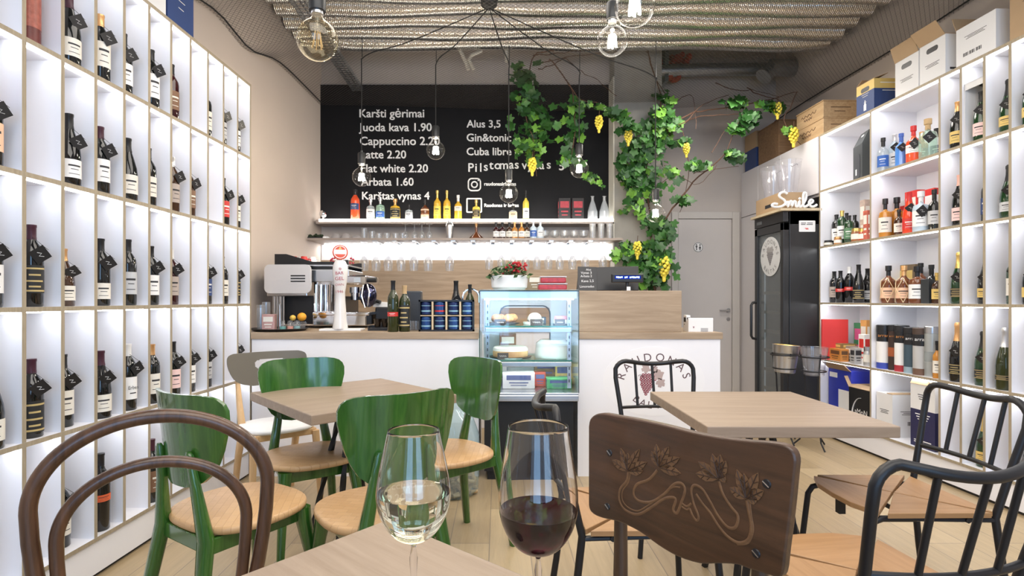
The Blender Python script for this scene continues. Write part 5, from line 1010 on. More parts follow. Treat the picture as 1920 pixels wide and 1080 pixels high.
packet(dpos(1006, .42, zs1), .13, .12, .05, [paint('slate_tub', (.10, .13, .18), .4), WPAPER], 'slate blue tub at the rear of the upper glass shelf', 0, 'tub', 'tub')
packet(dpos(952, .44, zs2), .12, .1, .16, [paint('brown_pack', (.22, .11, .06), .5), PAPER], 'brown packet behind the wide golden cake', 0, 'packet', 'food_packet')
for i, (px, y, sx, sy, sz, c_, lb) in enumerate(((915, .26, .07, .1, .14, WPAPER, 'white food packet nearest the tins, floor of the display case'), (972, .22, .22, .12, .11, WPAPER, 'wide white food pack on the floor of the display case'), (1047, .22, .17, .12, .07, paint('green_pack', (.10, .42, .18), .5, var=.5, scale=25), 'green and white food pack on the floor of the display case'), (1012, .3, .08, .08, .10, paint('red_pack', (.55, .10, .07), .5, var=.4, scale=30), 'red and white food pack beside the green one'), (1055, .40, .12, .1, .15, paint('yellow_pack', (.70, .55, .18), .5, var=.4, scale=30), 'yellow food pack behind the green one'), (940, .45, .1, .1, .16, paint('grey_blue_pack', (.25, .30, .36), .5), 'grey blue food pack at the rear of the case floor'), (1022, .48, .16, .08, .19, paint('brown_tray_pack', (.35, .25, .15), .5, var=.4, scale=30), 'tall brown food pack at the rear of the case floor'), (925, .4, .1, .1, .1, paint('teal_pack', (.15, .30, .32), .5), 'teal food pack beside the white ones'))):
    packet(dpos(px, y, zs0), sx, sy, sz, [c_, paint('print_blue', (.12, .15, .32), .5) if i != 5 else WPAPER], lb, 0, 'food pack', 'food_packet', 'food packs in the display case')
# ---- on the case and on the riser
zc = DH+.0085
o = thing('flower_pot', (at(955, 540, 3.9).x, 3.9, zc), 'white oval pot of red berries and leaves on the display case', 'plant'); m = MB(); m.lathe([(0, 0), (.085, 0), (.105, .02), (.112, .10), (.106, .105), (.1, .09), (0, .085)], 30, 0, Matrix.Diagonal((1.2, .7, 1, 1))); m.build('pot', paint('pot_white', (.82, .82, .83), .3), o)
m = MB(); r2 = random.Random(3)
for k in range(170):
    a = r2.uniform(0, 2*PI); rr = r2.uniform(.0, .135); s = r2.uniform(.018, .034); zz = .10+r2.uniform(0, .085)*(1-rr/.2)+.01
    Mx = T(rr*math.cos(a)*1.15, rr*math.sin(a)*.75, zz-(.03 if rr > .115 else 0)) @ Euler((r2.uniform(-.9, .9), r2.uniform(-.9, .9), r2.uniform(0, 6.3))).to_matrix().to_4x4()
    m.add([(0, -s, 0), (s*.45, -.1*s, .15*s), (0, s, 0), (-s*.45, -.1*s, .15*s)], [(0, 1, 2), (0, 2, 3)], 0 if r2.random() < .75 else 2, Mx)
for k in range(55): 
    a = r2.uniform(0, 2*PI); rr = r2.uniform(0, .1); m.sphere((rr*math.cos(a)+.05, rr*math.sin(a)*.6-.02, .12+r2.uniform(0, .075)), .009, 1, 8, 5)
for k in range(7): a = r2.uniform(-1.2, 1.2); m.tube([(0, 0, .1), (.05*math.sin(a), 0, .16), (.12*math.sin(a)+.02, -.02, .19+r2.uniform(-.02, .04))], .002, 4, mat=2)
m.build('foliage', [paint('pot_leaf', (.05, .12, .035), .5, var=.4), paint('pot_berry', (.45, .02, .03), .35), paint('pot_leaf_pale', (.22, .28, .14), .5)], o)
for i in range(2):
    o = thing('food_box', (at(1035, 530, 3.85).x+.004*i, 3.85, zc+i*.0485), ('red see-through food box lying on the display case', 'red see-through food box stacked on top of another on the case')[i], 'food box', 'red food boxes'); m = MB(); m.box(-.098+.01*i, .098-.01*i, -.06, .06, 0, .038); m.build('box_body', paint('red_berry_box', (.45, .04, .05), .3, var=.5, scale=50), o, smooth=0, bevel=.008); m = MB(); m.box(-.102+.01*i, .102-.01*i, -.063, .063, .0385, .047); m.build('lid', paint('pale_lid', (.55, .50, .55), .2), o, smooth=0, bevel=.003)
o = packet((at(1008, 530, 4.0).x, 4.02, zc), .16, .08, .11, [paint('mottled_box', (.34, .25, .16), .6, var=.4, scale=15), PAPER], 'brown box behind the red food boxes', 0, 'box', 'brown_box')
zr = 1.2585
o = thing('menu_board', (at(1101, 540, 3.86).x, 3.86, zr), 'small black chalk menu board leaning on the till', 'menu board'); m = MB(); Mb = RX(-.22) @ RY(.04); m.box(-.068, .068, -.004, .004, 0, .175, 0, Mb); m.build('board', BLACKP, o, smooth=0, bevel=.001)
m = MB(); Mt = Mb @ T(0, -.005, 0) @ RX(PI/2)
for s, x, y, w_ in (('Alus', -.01, .146, .036), ('Vynas 3', -.045, .120, .075), ('Arbata 2', -.048, .096, .08), ('Kava 2,5', -.04, .060, .085), ('Limonadas', -.052, .02, .1)): m.text(s, Mt @ T(x, y, 0) @ RZ(.06), width=w_)
m.build('chalk_text', CHALK, o, smooth=0)
o = thing('till_screen', (at(1142, 540, 3.98).x, 4.0, zr), 'black point-of-sale screen seen from behind on the oak box', 'till'); m = MB(); m.prism([(-.235, .0), (.215, .0), (.225, .185), (-.21, .172)], -.02, .02, 0, RX(PI/2-.22)); m.build('screen_back', paint('till_black', (.018, .018, .02), .35), o, smooth=0, bevel=.004); m = MB(); m.box(-.1, .1, .0, .14, 0, .012); m.box(-.04, .04, .03, .06, .01, .1); m.build('stand', BLACKP, o, smooth=0)
o = thing('customer_display', (at(1176, 545, 3.85).x, 3.85, zr), 'black customer display on a stem with blue glowing digits', 'display'); m = MB(); m.box(-.11, .11, -.02, .02, .058, .118); m.build('housing', BLACKP, o, smooth=0, bevel=.006); m = MB(); m.lathe([(0, 0), (.04, 0), (.04, .006), (.012, .01), (.012, .06), (0, .06)], 16); m.build('stem', BLACKP, o)
m = MB(); [m.box(-.082+.0118*k, -.0725+.0118*k, -.0207, -.0205, .0885+.002*(k*7 % 3 == 0), .1005-.002*(k*5 % 3 == 1)) for k in range(14) if k not in (4, 7)]; m.box(-.09, .09, -.0203, -.0201, .082, .106, 1); m.build('digits', [emis('blue_digits', (.45, .65, 1), 3), emis('blue_lcd', (.01, .03, .35), 1.0)], o, smooth=0)
m = MB(); m.box(-.013, .013, -.042, -.040, .002, .028); m.build('sticker', WPAPER, o, smooth=0)
o = thing('card_holder', (at(1308, 615, 3.86).x, 3.86, CT), 'white tilted flyer holder with a grape logo on the counter end', 'flyer holder'); m = MB(); m.prism([(-.06, 0), (.06, 0), (.06, .02), (-.055, .095), (-.062, .09)], -.085, .085, 0, RZ(PI/2) @ RX(PI/2)); m.build('holder', WPAPER, o, smooth=0)
m = MB(); Ml = T(-.05, -.052, .045) @ RX(.9); grapes(m, Ml, .007, 0, ((0, 4), (1, 3), (2, 2), (3, 1))); grape_leaf(m, Ml @ T(-.015, .012, 0), .014, 1); m.box(.0, .05, -.062, -.06, .002, .026, 2); m.build('flyer_print', [LOGOM[2], LOGOM[3], paint('grey_card', (.45, .45, .46), .4)], o, smooth=0)
packet((at(1288, 615, 3.98).x, 3.98, CT), .03, .06, .11, [WPAPER, INK], 'upright white leaflet stack behind the flyer holder', 0, 'leaflets', 'leaflet_stack'); bpy.context.view_layer.update()
# big glass jar of corks on the floor beside the case
o = thing('cork_jar', (at(846, 900, 3.42).x, 3.42, 0), 'big pale glass carboy half full of corks on the floor by the bar', 'glass jar'); m = MB(); m.lathe([(0, .004), (.15, .004), (.17, .03), (.175, .12), (.175, .36), (.14, .46), (.06, .52), (.045, .56), (.045, .62), (.055, .63), (.05, .63), (.04, .6)], 32); m.build('carboy', sheer('carboy_glass', (.80, .90, .92), 1.5, body=(.62, .76, .80), bodyfac=.25), o)
m = MB(); r3 = random.Random(5)
for k in range(230):
    a = r3.uniform(0, 2*PI); rr = .155*math.sqrt(r3.random()); z = .02+r3.random()*.13
    m.lathe([(0, -.02), (.011, -.02), (.011, .02), (0, .02)], 8, r3.randrange(2), T(rr*math.cos(a), rr*math.sin(a), z) @ Euler((r3.uniform(0, 3), r3.uniform(0, 3), r3.uniform(0, 3))).to_matrix().to_4x4())
c = m.build('corks', [CAPS['cork'], paint('dark_cork', (.33, .21, .12), .8, var=.2, scale=30)], o); c['kind'] = 'stuff'
# ice bucket stands
def stand(x, y, label, bucket, blabel):
    o = thing('bucket_stand', (x, y, 0), label, 'stand', 'wine bucket stands'); m = MB()
    rr = .108
    for k in range(3):
        a = PI/6+k*2*PI/3; m.tube([(.092*math.cos(a), .092*math.sin(a), .75), (.062*math.cos(a), .062*math.sin(a), .56), (.05*math.cos(a), .05*math.sin(a), .3), (.1*math.cos(a), .1*math.sin(a), .06), (.15*math.cos(a), .15*math.sin(a), .008)], .007, 6)
    m.build('stand_leg', BLACK, o)
    m = MB(); m.tube([(rr*math.cos(a), rr*math.sin(a), .735) for a in [k*PI/14 for k in range(28)]], .006, 6, True); m.tube([(.088*math.cos(a), .088*math.sin(a), .62) for a in [k*PI/14 for k in range(28)]], .005, 6, True); m.build('ring', BLACK, o)
    b = thing('wine_bucket', (x, y, .585), blabel, 'ice bucket', 'wine buckets in the stands'); m = MB()
    if bucket == 'steel':
        m.lathe([(0, 0), (.076, 0), (.08, .005), (.104, .225), (.107, .23), (.104, .232)], 30); m.build('shell', STEEL, b); m = MB(); m.lathe([(.104, .231), (.101, .225), (.075, .01), (0, .008)], 30); m.build('lining', CAPS['gold'], b)
        m = MB(); m.text('Moët', T(0, -.0975, .12) @ RX(PI/2-.1), width=.05, center=True) if 0 else m.tube([(-.03+.06*k/14, -.0945-.0008, .125+.004*math.sin(k*2.2)) for k in range(15)], .0012, 4); m.build('script_mark', INK, b)
    else: m.lathe([(0, 0), (.07, 0), (.075, .005), (.103, .225), (.106, .228), (.1, .226), (.07, .01), (0, .01)], 30); m.build('shell', ACR, b)
    b.rotation_euler = (0, .06 if bucket == 'steel' else 0, 0)
stand(at(1471, 700, 4.62).x, 4.62, 'black wire stand carrying the steel ice bucket', 'steel', 'steel ice bucket with gold lining in a black wire stand')
stand(at(1526, 700, 4.44).x, 4.44, 'black wire stand carrying the clear ice bucket', 'clear', 'clear plastic ice bucket in a black wire stand')
# ---------------------------------------------------------------- tables
IRON = paint('wrought_iron', (.018, .017, .017), .5, .3, var=.2)
def table(cx, cy, sx, sy, rz, label):
    o = thing('cafe_table', (cx, cy, 0), label, 'table', 'square cafe tables', rz)
    m = MB(); m.box(-sx/2, sx/2, -sy/2, sy/2, .708, .75); m.build('tabletop', TABLEW, o, smooth=0, bevel=.004)
    m = MB(); m.box(-.17, .17, -.17, .17, .700, .7075); m.build('top_plate', IRON, o, smooth=0)
    for k in range(4):
        a = PI/4+k*PI/2
        m = MB(); n = 40; P0 = Vector((.05*math.cos(a), .05*math.sin(a), .70)); P1 = Vector((.22*math.cos(a), .22*math.sin(a), 0.0))
        pts = [P0.lerp(P1, i/n) for i in range(n+1)]
        # square bar twisted along its length
        vs = []; ax = (P1-P0).normalized(); u = ax.orthogonal().normalized(); v = ax.cross(u)
        for i, p in enumerate(pts):
            t = i/n*9
            for q in range(4): an = t+q*PI/2; vs.append(p+u*(.014*math.cos(an))+v*(.014*math.sin(an)))
        fs = [(4*i+q, 4*i+(q+1) % 4, 4*i+4+(q+1) % 4, 4*i+4+q) for i in range(n) for q in range(4)]+[(3, 2, 1, 0), (4*n, 4*n+1, 4*n+2, 4*n+3)]
        m.add(vs, fs); m.build('leg', IRON, o, smooth=20)
    m = MB(); m.tube([(.11*math.cos(a), .11*math.sin(a), .45) for a in [k*PI/12 for k in range(24)]], .008, 6, True); m.build('ring_brace', IRON, o)
    return o
ang = math.atan2(.503, .558)
table(-.70, 2.63, .71, .71, math.atan2(.474, .530), 'square oak-topped table ringed by four green chairs')
table(1.08, 2.31, .685, .735, 0, 'square oak-topped table among the black metal chairs')
TA = -math.radians(40.5); u1 = Vector((math.cos(TA), math.sin(TA), 0)); u2 = Vector((-math.sin(-TA) if 0 else math.sin(TA), -math.cos(TA), 0))
corner = Vector((-.226, 1.125, 0)); c3 = corner+(u1+u2)*.35
table(c3.x, c3.y, .70, .70, TA, 'square oak-topped table with the two wine glasses on it')
# ---------------------------------------------------------------- green chairs
GRN = wood('green_stain', (.016, .072, .009), (.055, .16, .022), 'Z', 2.5, .2, coat=.8, bump=.03, c3=(.03, .115, .015))
def seat_mat():
    m, t, p = nt('woven_tan_leather'); tc = N(t, 'ShaderNodeTexCoord'); mp = N(t, 'ShaderNodeMapping'); mp.inputs['Rotation'].default_value = (0, 0, .78)
    br = N(t, 'ShaderNodeTexBrick'); br.inputs['Scale'].default_value = 1; br.inputs['Brick Width'].default_value = .052; br.inputs['Row Height'].default_value = .026; br.inputs['Mortar Size'].default_value = .0014; br.inputs['Mortar Smooth'].default_value = 1
    br.inputs['Color1'].default_value = (.60, .375, .185, 1); br.inputs['Color2'].default_value = (.54, .325, .155, 1); br.inputs['Mortar'].default_value = (.46, .27, .12, 1)
    no = N(t, 'ShaderNodeTexNoise'); no.inputs['Scale'].default_value = 40; b = N(t, 'ShaderNodeBump'); b.inputs['Strength'].default_value = .35; b.inputs['Distance'].default_value = .003; b.invert = True
    b2 = N(t, 'ShaderNodeBump'); b2.inputs['Strength'].default_value = .15; b2.inputs['Distance'].default_value = .003
    L = t.links.new; L(tc.outputs['Object'], mp.inputs[0]); L(mp.outputs[0], br.inputs['Vector']); L(tc.outputs['Object'], no.inputs['Vector']); L(br.outputs['Color'], p.inputs['Base Color']); L(br.outputs['Fac'], b.inputs['Height']); L(no.outputs['Fac'], b2.inputs['Height']); L(b2.outputs['Normal'], b.inputs['Normal']); L(b.outputs['Normal'], p.inputs['Normal'])
    p.inputs['Roughness'].default_value = .38; return m
TAN = seat_mat()
HW = [(0, .045), (.03, .085), (.08, .118), (.16, .146), (.28, .168), (.42, .185), (.58, .198), (.72, .207), (.84, .208), (.91, .201), (.96, .186), (.985, .165), (1, .13)]
def shell_panel(m, HWt, z0, z1, y0, y1, curve, th, hole=None, nu=16):
    """curved sheet: rows along height, columns across; ends wrap forward (+y)"""
    rows = [(z0+(z1-z0)*v, y0+(y1-y0)*v, h) for v, h in HWt]; n = nu+1; vs = []
    for side in (0, 1):
        for z, y, h in rows:
            for i in range(n):
                x = h*(-1+2*i/nu); yy = y+curve*x*x*(1 if abs(x) < 9 else 1); vs.append((x, yy-(th if side == 0 else 0), z))
    R = len(rows); fs = []
    for side in (0, 1):
        o_ = side*R*n
        for r_ in range(R-1):
            for i in range(nu):
                if hole and hole(r_, i): continue
                f = (o_+r_*n+i, o_+r_*n+i+1, o_+(r_+1)*n+i+1, o_+(r_+1)*n+i); fs.append(f if side == 0 else f[::-1])
    edges = {}
    for f in fs[:len(fs)//2]:
        for a, b in zip(f, f[1:]+f[:1]): edges[(a, b)] = 1
    for (a, b) in list(edges):
        if (b, a) not in edges: fs.append((b, a, a+R*n, b+R*n))
    m.add(vs, fs)
def squircle(w, d, n=40, e=2.6):
    return [(w*math.copysign(abs(math.cos(t))**(2/e), math.cos(t)), d*math.copysign(abs(math.sin(t))**(2/e), math.sin(t))) for t in [2*PI*k/n for k in range(n)]]
def pad(m, outline, z0, z1, rnd_=.012):
    n = len(outline); vs = []; fs = []; lv = [(.965, z0), (.995, z0+rnd_*.4), (1, z0+rnd_), (1, z1-rnd_), (.99, z1-rnd_*.35), (.96, z1)]
    for k, z in lv: vs += [(x*k, y*k, z) for x, y in outline]
    for i in range(len(lv)-1):
        for j in range(n): fs.append((i*n+j, i*n+(j+1) % n, (i+1)*n+(j+1) % n, (i+1)*n+j))
    fs.append(tuple(reversed(range(n)))); fs.append(tuple(range((len(lv)-1)*n, len(lv)*n))); m.add(vs, fs)
def flatleg(m, pts, ws, ds):
    """tapering rounded bar: widths across x and depths along y at each point"""
    n = 12; vs = []
    for p, w_, d_ in zip(pts, ws, ds):
        for x, y in squircle(w_, d_, n, 3): vs.append((p[0]+x, p[1]+y, p[2]))
    R = len(pts); fs = [(i*n+j, i*n+(j+1) % n, (i+1)*n+(j+1) % n, (i+1)*n+j) for i in range(R-1) for j in range(n)]+[tuple(reversed(range(n))), tuple(range((R-1)*n, R*n))]
    m.add(vs, fs)
def green_chair(x, y, face, label):
    o = thing('green_chair', (x, y, 0), label, 'chair', 'green bentwood chairs', math.atan2(-face[0], face[1]))
    m = MB(); pad(m, squircle(.215, .205), .448, .475); m.build('seat', TAN, o, smooth=60)
    m = MB(); shell_panel(m, HW, .595, .90, -.205, -.24, 1.7, .012); m.build('backrest', GRN, o, smooth=50)
    for s in (-1, 1):
        m = MB(); flatleg(m, [(s*.185, -.265, 0), (s*.16, -.225, .25), (s*.135, -.195, .44), (s*.108, -.212, .60), (s*.095, -.226, .71), (s*.093, -.228, .722)], [.017, .021, .024, .02, .014, .006], [.017, .021, .024, .014, .011, .006]); m.build('leg', GRN, o, smooth=60)
        m = MB(); flatleg(m, [(s*.185, .195, 0), (s*.168, .17, .28), (s*.155, .15, .40), (s*.15, .145, .446)], [.015, .020, .027, .032], [.015, .020, .025, .028]); m.build('leg', GRN, o, smooth=60)
    m = MB()
    m.box(-.012, .012, -.185, .13, .395, .446, 0, T(-.142, 0, 0) @ RZ(.0)); m.box(-.012, .012, -.185, .13, .395, .446, 0, T(.142, 0, 0)); m.box(-.15, .15, .13, .152, .395, .446); m.box(-.13, .13, -.2, -.178, .395, .446); m.build('apron', GRN, o, smooth=0, bevel=.004)
    return o
green_chair(-.885, 2.60, (.55, -.83), 'green chair on the far side of its table, facing the viewer')
green_chair(-.925, 1.965, (.55, .83), 'green chair next to the bentwood chair, backrest turned to the niche wall')
green_chair(-.425, 1.955, (-.57, .82), 'green chair behind the white wine glass, seen from behind')
green_chair(-.25, 2.645, (-.75, -.65), 'green chair in front of the display case')
# grey backed wooden chair
OAKL = wood('light_beech', (.58, .36, .17), (.70, .47, .25), 'Z', 3, .45); GREYB = paint('grey_brown_shell', (.14, .125, .10), .4, var=.05)
o = thing('wooden_chair', (-1.30, 3.22, 0), 'pale wooden chair with grey cut-out backrest and white seat by the bar', 'chair', None, math.atan2(-.62, -.78))
m = MB(); pad(m, squircle(.20, .195), .45, .475); m.build('seat', paint('white_seat', (.84, .84, .84), .4), o, smooth=60)
HG0 = [(0, .08), (.06, .13), (.15, .17), (.3, .20), (.5, .22), (.58, .226), (.68, .23), (.78, .232), (.9, .228), (.96, .215), (1, .19)]
HGS = smoothpath(HG0, 8); HG = [(i/40, min(HGS, key=lambda q: abs(q[0]-i/40))[1]) for i in range(41)]
m = MB(); shell_panel(m, HG, .675, .875, -.205, -.24, 1.3, .012, hole=lambda r_, i: abs((i+.5-34)/17.)**3.2+abs((r_+.5-25)/6.2)**3.2 < 1, nu=80); m.build('backrest', GREYB, o, smooth=50)
for s in (-1, 1):
    m = MB(); flatleg(m, [(s*.17, -.27, 0), (s*.165, -.2, .25), (s*.16, -.12, .44), (s*.165, -.165, .58), (s*.17, -.20, .74)], [.016, .018, .02, .016, .012], [.018, .024, .03, .022, .012]); m.build('leg', OAKL, o, smooth=60)
    m = MB(); flatleg(m, [(s*.19, .2, 0), (s*.17, .16, .44)], [.014, .02], [.014, .022]); m.build('leg', OAKL, o, smooth=60)
m = MB(); m.box(-.175, .175, -.13, -.11, .415, .45); m.box(-.175, .175, .14, .16, .415, .45); m.box(-.18, -.155, -.12, .15, .42, .45); m.box(.155, .18, -.12, .15, .42, .45); m.build('apron', OAKL, o, smooth=0, bevel=.004)
# ---------------------------------------------------------------- black metal chairs
TEAK = wood('teak_slat', (.31, .165, .068), (.42, .24, .11), 'Y', 3, .45); TEAK2 = wood('teak_slat_cross', (.33, .175, .072), (.44, .25, .115), 'X', 3, .45)
def metal_chair(x, y, face, label):
    o = thing('metal_chair', (x, y, 0), label, 'chair', 'black metal chairs with wooden seats', math.atan2(-face[0], face[1]))
    hw, fy, by, zs = .205, .215, -.205, .455; g = .004; t = .018
    C_ = [(-hw+.012, by), (hw-.012, by), (hw-.0, fy-.04), (-hw, fy-.04)]; ctr = (0, 0)
    quads = [[(-hw+.015, by), (hw-.015, by)], [(hw-.005, by+.012), (hw, fy-.05)], [(hw-.012, fy-.03), (.1, fy+.008), (0, fy+.014), (-.1, fy+.008), (-hw+.012, fy-.03)], [(-hw, fy-.05), (-hw+.005, by+.012)]]
    offs = [(0, -g), (g, 0), (0, g), (-g, 0)]
    for i, (q, of) in enumerate(zip(quads, offs)):
        m = MB(); m.prism([(ctr[0]+of[0], ctr[1]+of[1])]+[(px+of[0]*.4, py+of[1]*.4) for px, py in q], zs, zs+t); m.build('seat_panel', TEAK if i % 2 else TEAK2, o, smooth=0, bevel=.0015, seg=1)
    r = .0125
    m = MB()                                        # continuous back hoop with both rear legs
    yb = lambda z: by-.012-.10*max(0, (z-.46))/.4-.06*max(0, (.4-z))/.4
    L_ = [(-hw+.002, yb(0)-.0, .0), (-hw+.01, yb(.2), .2), (-hw+.018, yb(.45), .45), (-hw+.002, yb(.62), .62), (-hw-.014, yb(.76), .76)]
    cor = [(-hw-.016+.062*(1-math.cos(a)), yb(.79), .79+.062*math.sin(a)) for a in [k*PI/10 for k in range(1, 6)]]
    mid = []
    for k in range(1, 12):
        x = -hw+.058+(2*hw-.116)*k/12; q = 1-(x/(hw-.058))**2; mid.append((x, yb(.84)-.035*q, .852-.020*q))
    full = L_+cor+mid+[(-p[0], p[1], p[2]) for p in reversed(cor)]+[(-p[0], p[1], p[2]) for p in reversed(L_)]
    m.tube(full, r, 10); m.build('back_frame', BLACK, o, smooth=60)
    lo = [( (-hw+2*hw*k/10)*.985, yb(.60)-.035*(1-((k-5)/5)**2), .60) for k in range(11)]
    m = MB(); m.tube(lo, .009, 8); m.build('lower_rail', BLACK, o, smooth=60)
    for x in (-.098, 0, .098):
        q = 1-(x/(hw-.058))**2; m = MB(); m.tube([(x, yb(.60)-.035*(1-(x/hw)**2), .60), (x*1.04, yb(.84)-.035*q, .848-.02*q)], .0078, 8); m.build('back_slat', BLACK, o, smooth=60)
    for s in (-1, 1):
        m = MB(); m.tube([(s*(hw-.03), .05, zs-.012), (s*(hw-.03), fy-.05, zs-.012), (s*(hw-.025), fy-.015, zs-.022), (s*(hw-.02), fy+.0, zs-.05), (s*(hw+.015), fy+.03, 0)], .0115, 8); m.build('leg', BLACK, o, smooth=60)
    m = MB(); m.tube([(-hw+.018, by-.012, zs-.012), (-hw+.03, .05, zs-.012)], .0095, 6); m.tube([(hw-.018, by-.012, zs-.012), (hw-.03, .05, zs-.012)], .0095, 6)
    m.tube([(-hw+.03, .06, zs-.012), (hw-.03, .06, zs-.012)], .0095, 6); m.tube([(-hw+.01, -.12, zs-.012), (hw-.01, -.12, zs-.012)], .0095, 6)
    m.box(-.012, .012, fy-.03, fy-.006, zs-.06, zs-.001); m.build('seat_frame', BLACK, o, smooth=60); return o
metal_chair(.875, 2.79, (0, -1), 'black metal chair in front of the round grape logo')
metal_chair(.475, 1.93, (1, .03), 'black metal chair between the red wine glass and the oak table, seen edge-on')
metal_chair(1.485, 2.07, (-1, .0), 'black metal chair facing the table, its back to the niches of sparkling wine')
metal_chair(.965, 1.475, (-.13, .99), 'nearest black metal chair, its back to the viewer')
# ---------------------------------------------------------------- bentwood chair
BENT = wood('dark_bentwood', (.035, .015, .008), (.13, .058, .026), 'Z', 5, .38, coat=.3, stretch=8)
a_, b_ = Vector((-.944, 1.105, 0)), Vector((-.545, 1.29, 0)); ux = (b_-a_).normalized(); mid_ = (a_+b_)/2
o = thing('bentwood_chair', (mid_.x, mid_.y, 0), 'dark brown bentwood chair with double hoop back at the nearest table', 'chair', None, math.atan2(ux.y, ux.x)+PI)
# local +y faces the table (towards the viewer side), back hoop in the plane y=0
def hoop(hw0, hw1, ztop, zs, r, y_top, zwide):
    pts = []
    for k in range(41):
        t = -1+2*k/40
        a = t*PI*.5
        x = math.sin(a)*hw1; z = zwide+(ztop-zwide)*math.cos(a); pts.append((x, y_top*(z-.46)/.48, z))
    low = [(-hw1*1.0+(hw1-hw0)*(k/6)**1.6, y_top*((zwide-(zwide-zs)*k/6)-.46)/.48, zwide-(zwide-zs)*k/6) for k in range(1, 7)]
    return [(x, y, z) for x, y, z in reversed(low)]+pts+[(-x, y, z) for x, y, z in low]
m = MB(); H1 = hoop(.165, .222, .945, .42, .0155, 0, .77); H1 = [(-.13, .0, .30), (-.145, 0, .36)]+H1+[(.145, 0, .36), (.13, 0, .30)]
m.tube(H1, .0155, 14); m.build('outer_hoop', BENT, o, smooth=60)
m = MB(); m.tube(hoop(.15, .177, .845, .45, .012, 0, .70), .013, 14); m.build('inner_hoop', BENT, o, smooth=60)
m = MB(); pts = squircle(.205, .205, 44, 2.1); m.tube([(x, y+.215, .445) for x, y in pts], .018, 10, True); m.build('seat_ring', BENT, o, smooth=60)
m = MB(); m.prism([(x*.93, y*.93+.215) for x, y in pts], .44, .455); m.build('seat', wood('cane_seat', (.36, .22, .11), (.5, .33, .18), 'X', 6), o, smooth=0)
for s in (-1, 1):
    m = MB(); m.tube([(s*.165, .0, .44), (s*.172, -.03, .2), (s*.18, -.075, 0)], [.016, .015, .012], 12); m.build('leg', BENT, o, smooth=60)
    m = MB(); m.tube([(s*.14, .37, .44), (s*.155, .39, .2), (s*.165, .41, 0)], [.017, .015, .012], 12); m.build('leg', BENT, o, smooth=60)
m = MB(); m.tube([(.165*math.cos(a), .2+.165*math.sin(a), .24) for a in [k*PI/16 for k in range(32)]], .009, 8, True); m.build('leg_ring', BENT, o, smooth=60)
# ---------------------------------------------------------------- carved chair
CARV = wood('carved_walnut', (.04, .017, .007), (.10, .044, .019), 'X', 3, .42, coat=.25, bump=.15)
CARL = wood('carved_relief', (.14, .068, .03), (.21, .108, .048), 'X', 6, .45)
pa, pb = Vector((.184, 1.13, 0)), Vector((.404, .764, 0)); uu = (pb-pa).normalized(); nn = Vector((-uu.y, uu.x, 0))
if nn.y > 0: nn = -nn                # towards the viewer
cmid = pa+uu*.213; away = -nn       # from the panel towards what it stands at
rzc = math.atan2(uu.y, uu.x)
o = thing('carved_chair', (cmid.x, cmid.y, 0), 'old dark wooden chair with flower carving on its back', 'chair', None, rzc)
# local x along the panel (0 = middle), local -y towards the viewer
def loc(px, py):
    q = rp(px, py, pa, nn); return ((q-pa).dot(uu)-.213, q.z)
edge = [(1103, 800), (1106, 786), (1116, 777), (1132, 775), (1160, 780), (1200, 787), (1250, 798), (1300, 811), (1350, 820), (1400, 826), (1440, 829), (1468, 834), (1484, 844), (1491, 862), (1489, 890), (1482, 960), (1473, 1030), (1467, 1076),
        (1455, 1082), (1435, 1077), (1406, 1068), (1380, 1059), (1345, 1057), (1311, 1057), (1270, 1044), (1234, 1023), (1198, 997), (1160, 979), (1130, 972), (1112, 964), (1104, 952), (1103, 930), (1103, 860)]
def loc0(px, py): q = rp(px, py, pa, nn); return ((q-pa).dot(uu)-.213, q.z)
m = MB(); out = smoothpath([loc0(*p) for p in edge]+[loc0(*edge[0])], 3)[:-1]; m.prism(out[::-1], -.016, 0, 0, RX(PI/2)); m.build('backrest', CARV, o, smooth=30, bevel=.003)
m = MB()
def rel(pts, w0, w1=None, n=5):
    q = smoothpath([loc(*p) for p in pts], n); N_ = len(q); m.tube([(x, -.0002, z) for x, z in q], [.85*(w0+(((w1 or w0)-w0)*i/(N_-1))) for i in range(N_)], 6, flat=.4)
def crop(x, y): return (1080+x*440/1485, 760+y*320/1080)
C = lambda L: [crop(*p) for p in L]
for L, w0, w1 in (([(330, 420), (320, 480), (280, 530), (275, 600), (310, 660), (390, 690), (470, 650), (560, 590), (630, 590), (615, 660), (640, 680), (665, 620), (690, 540), (670, 495), (620, 500), (560, 560), (480, 610), (400, 605), (365, 560), (385, 500), (460, 470), (515, 410)], .0030, .0030),
                  ([(345, 420), (330, 490), (295, 540), (295, 600), (330, 645), (390, 668), (455, 635), (540, 575), (610, 520), (660, 520)], .0018, .0016),
                  ([(905, 480), (930, 560), (980, 640), (1025, 700), (1010, 770), (960, 770), (900, 700), (850, 610), (800, 530), (750, 505), (730, 540), (745, 620), (775, 700), (765, 730), (740, 700), (720, 650)], .0030, .0026),
                  ([(1080, 600), (1095, 680), (1110, 770), (1090, 850), (1030, 870), (960, 830), (900, 760), (850, 680), (800, 620), (760, 560)], .0034, .0026), ([(1100, 610), (1110, 700), (1122, 790), (1090, 870), (1020, 880)], .0018, .0016), ([(660, 610), (700, 640), (730, 620)], .0024, .0022), ([(670, 640), (700, 660), (720, 650)], .0020, .0018)):
    rel(C(L), w0, w1)
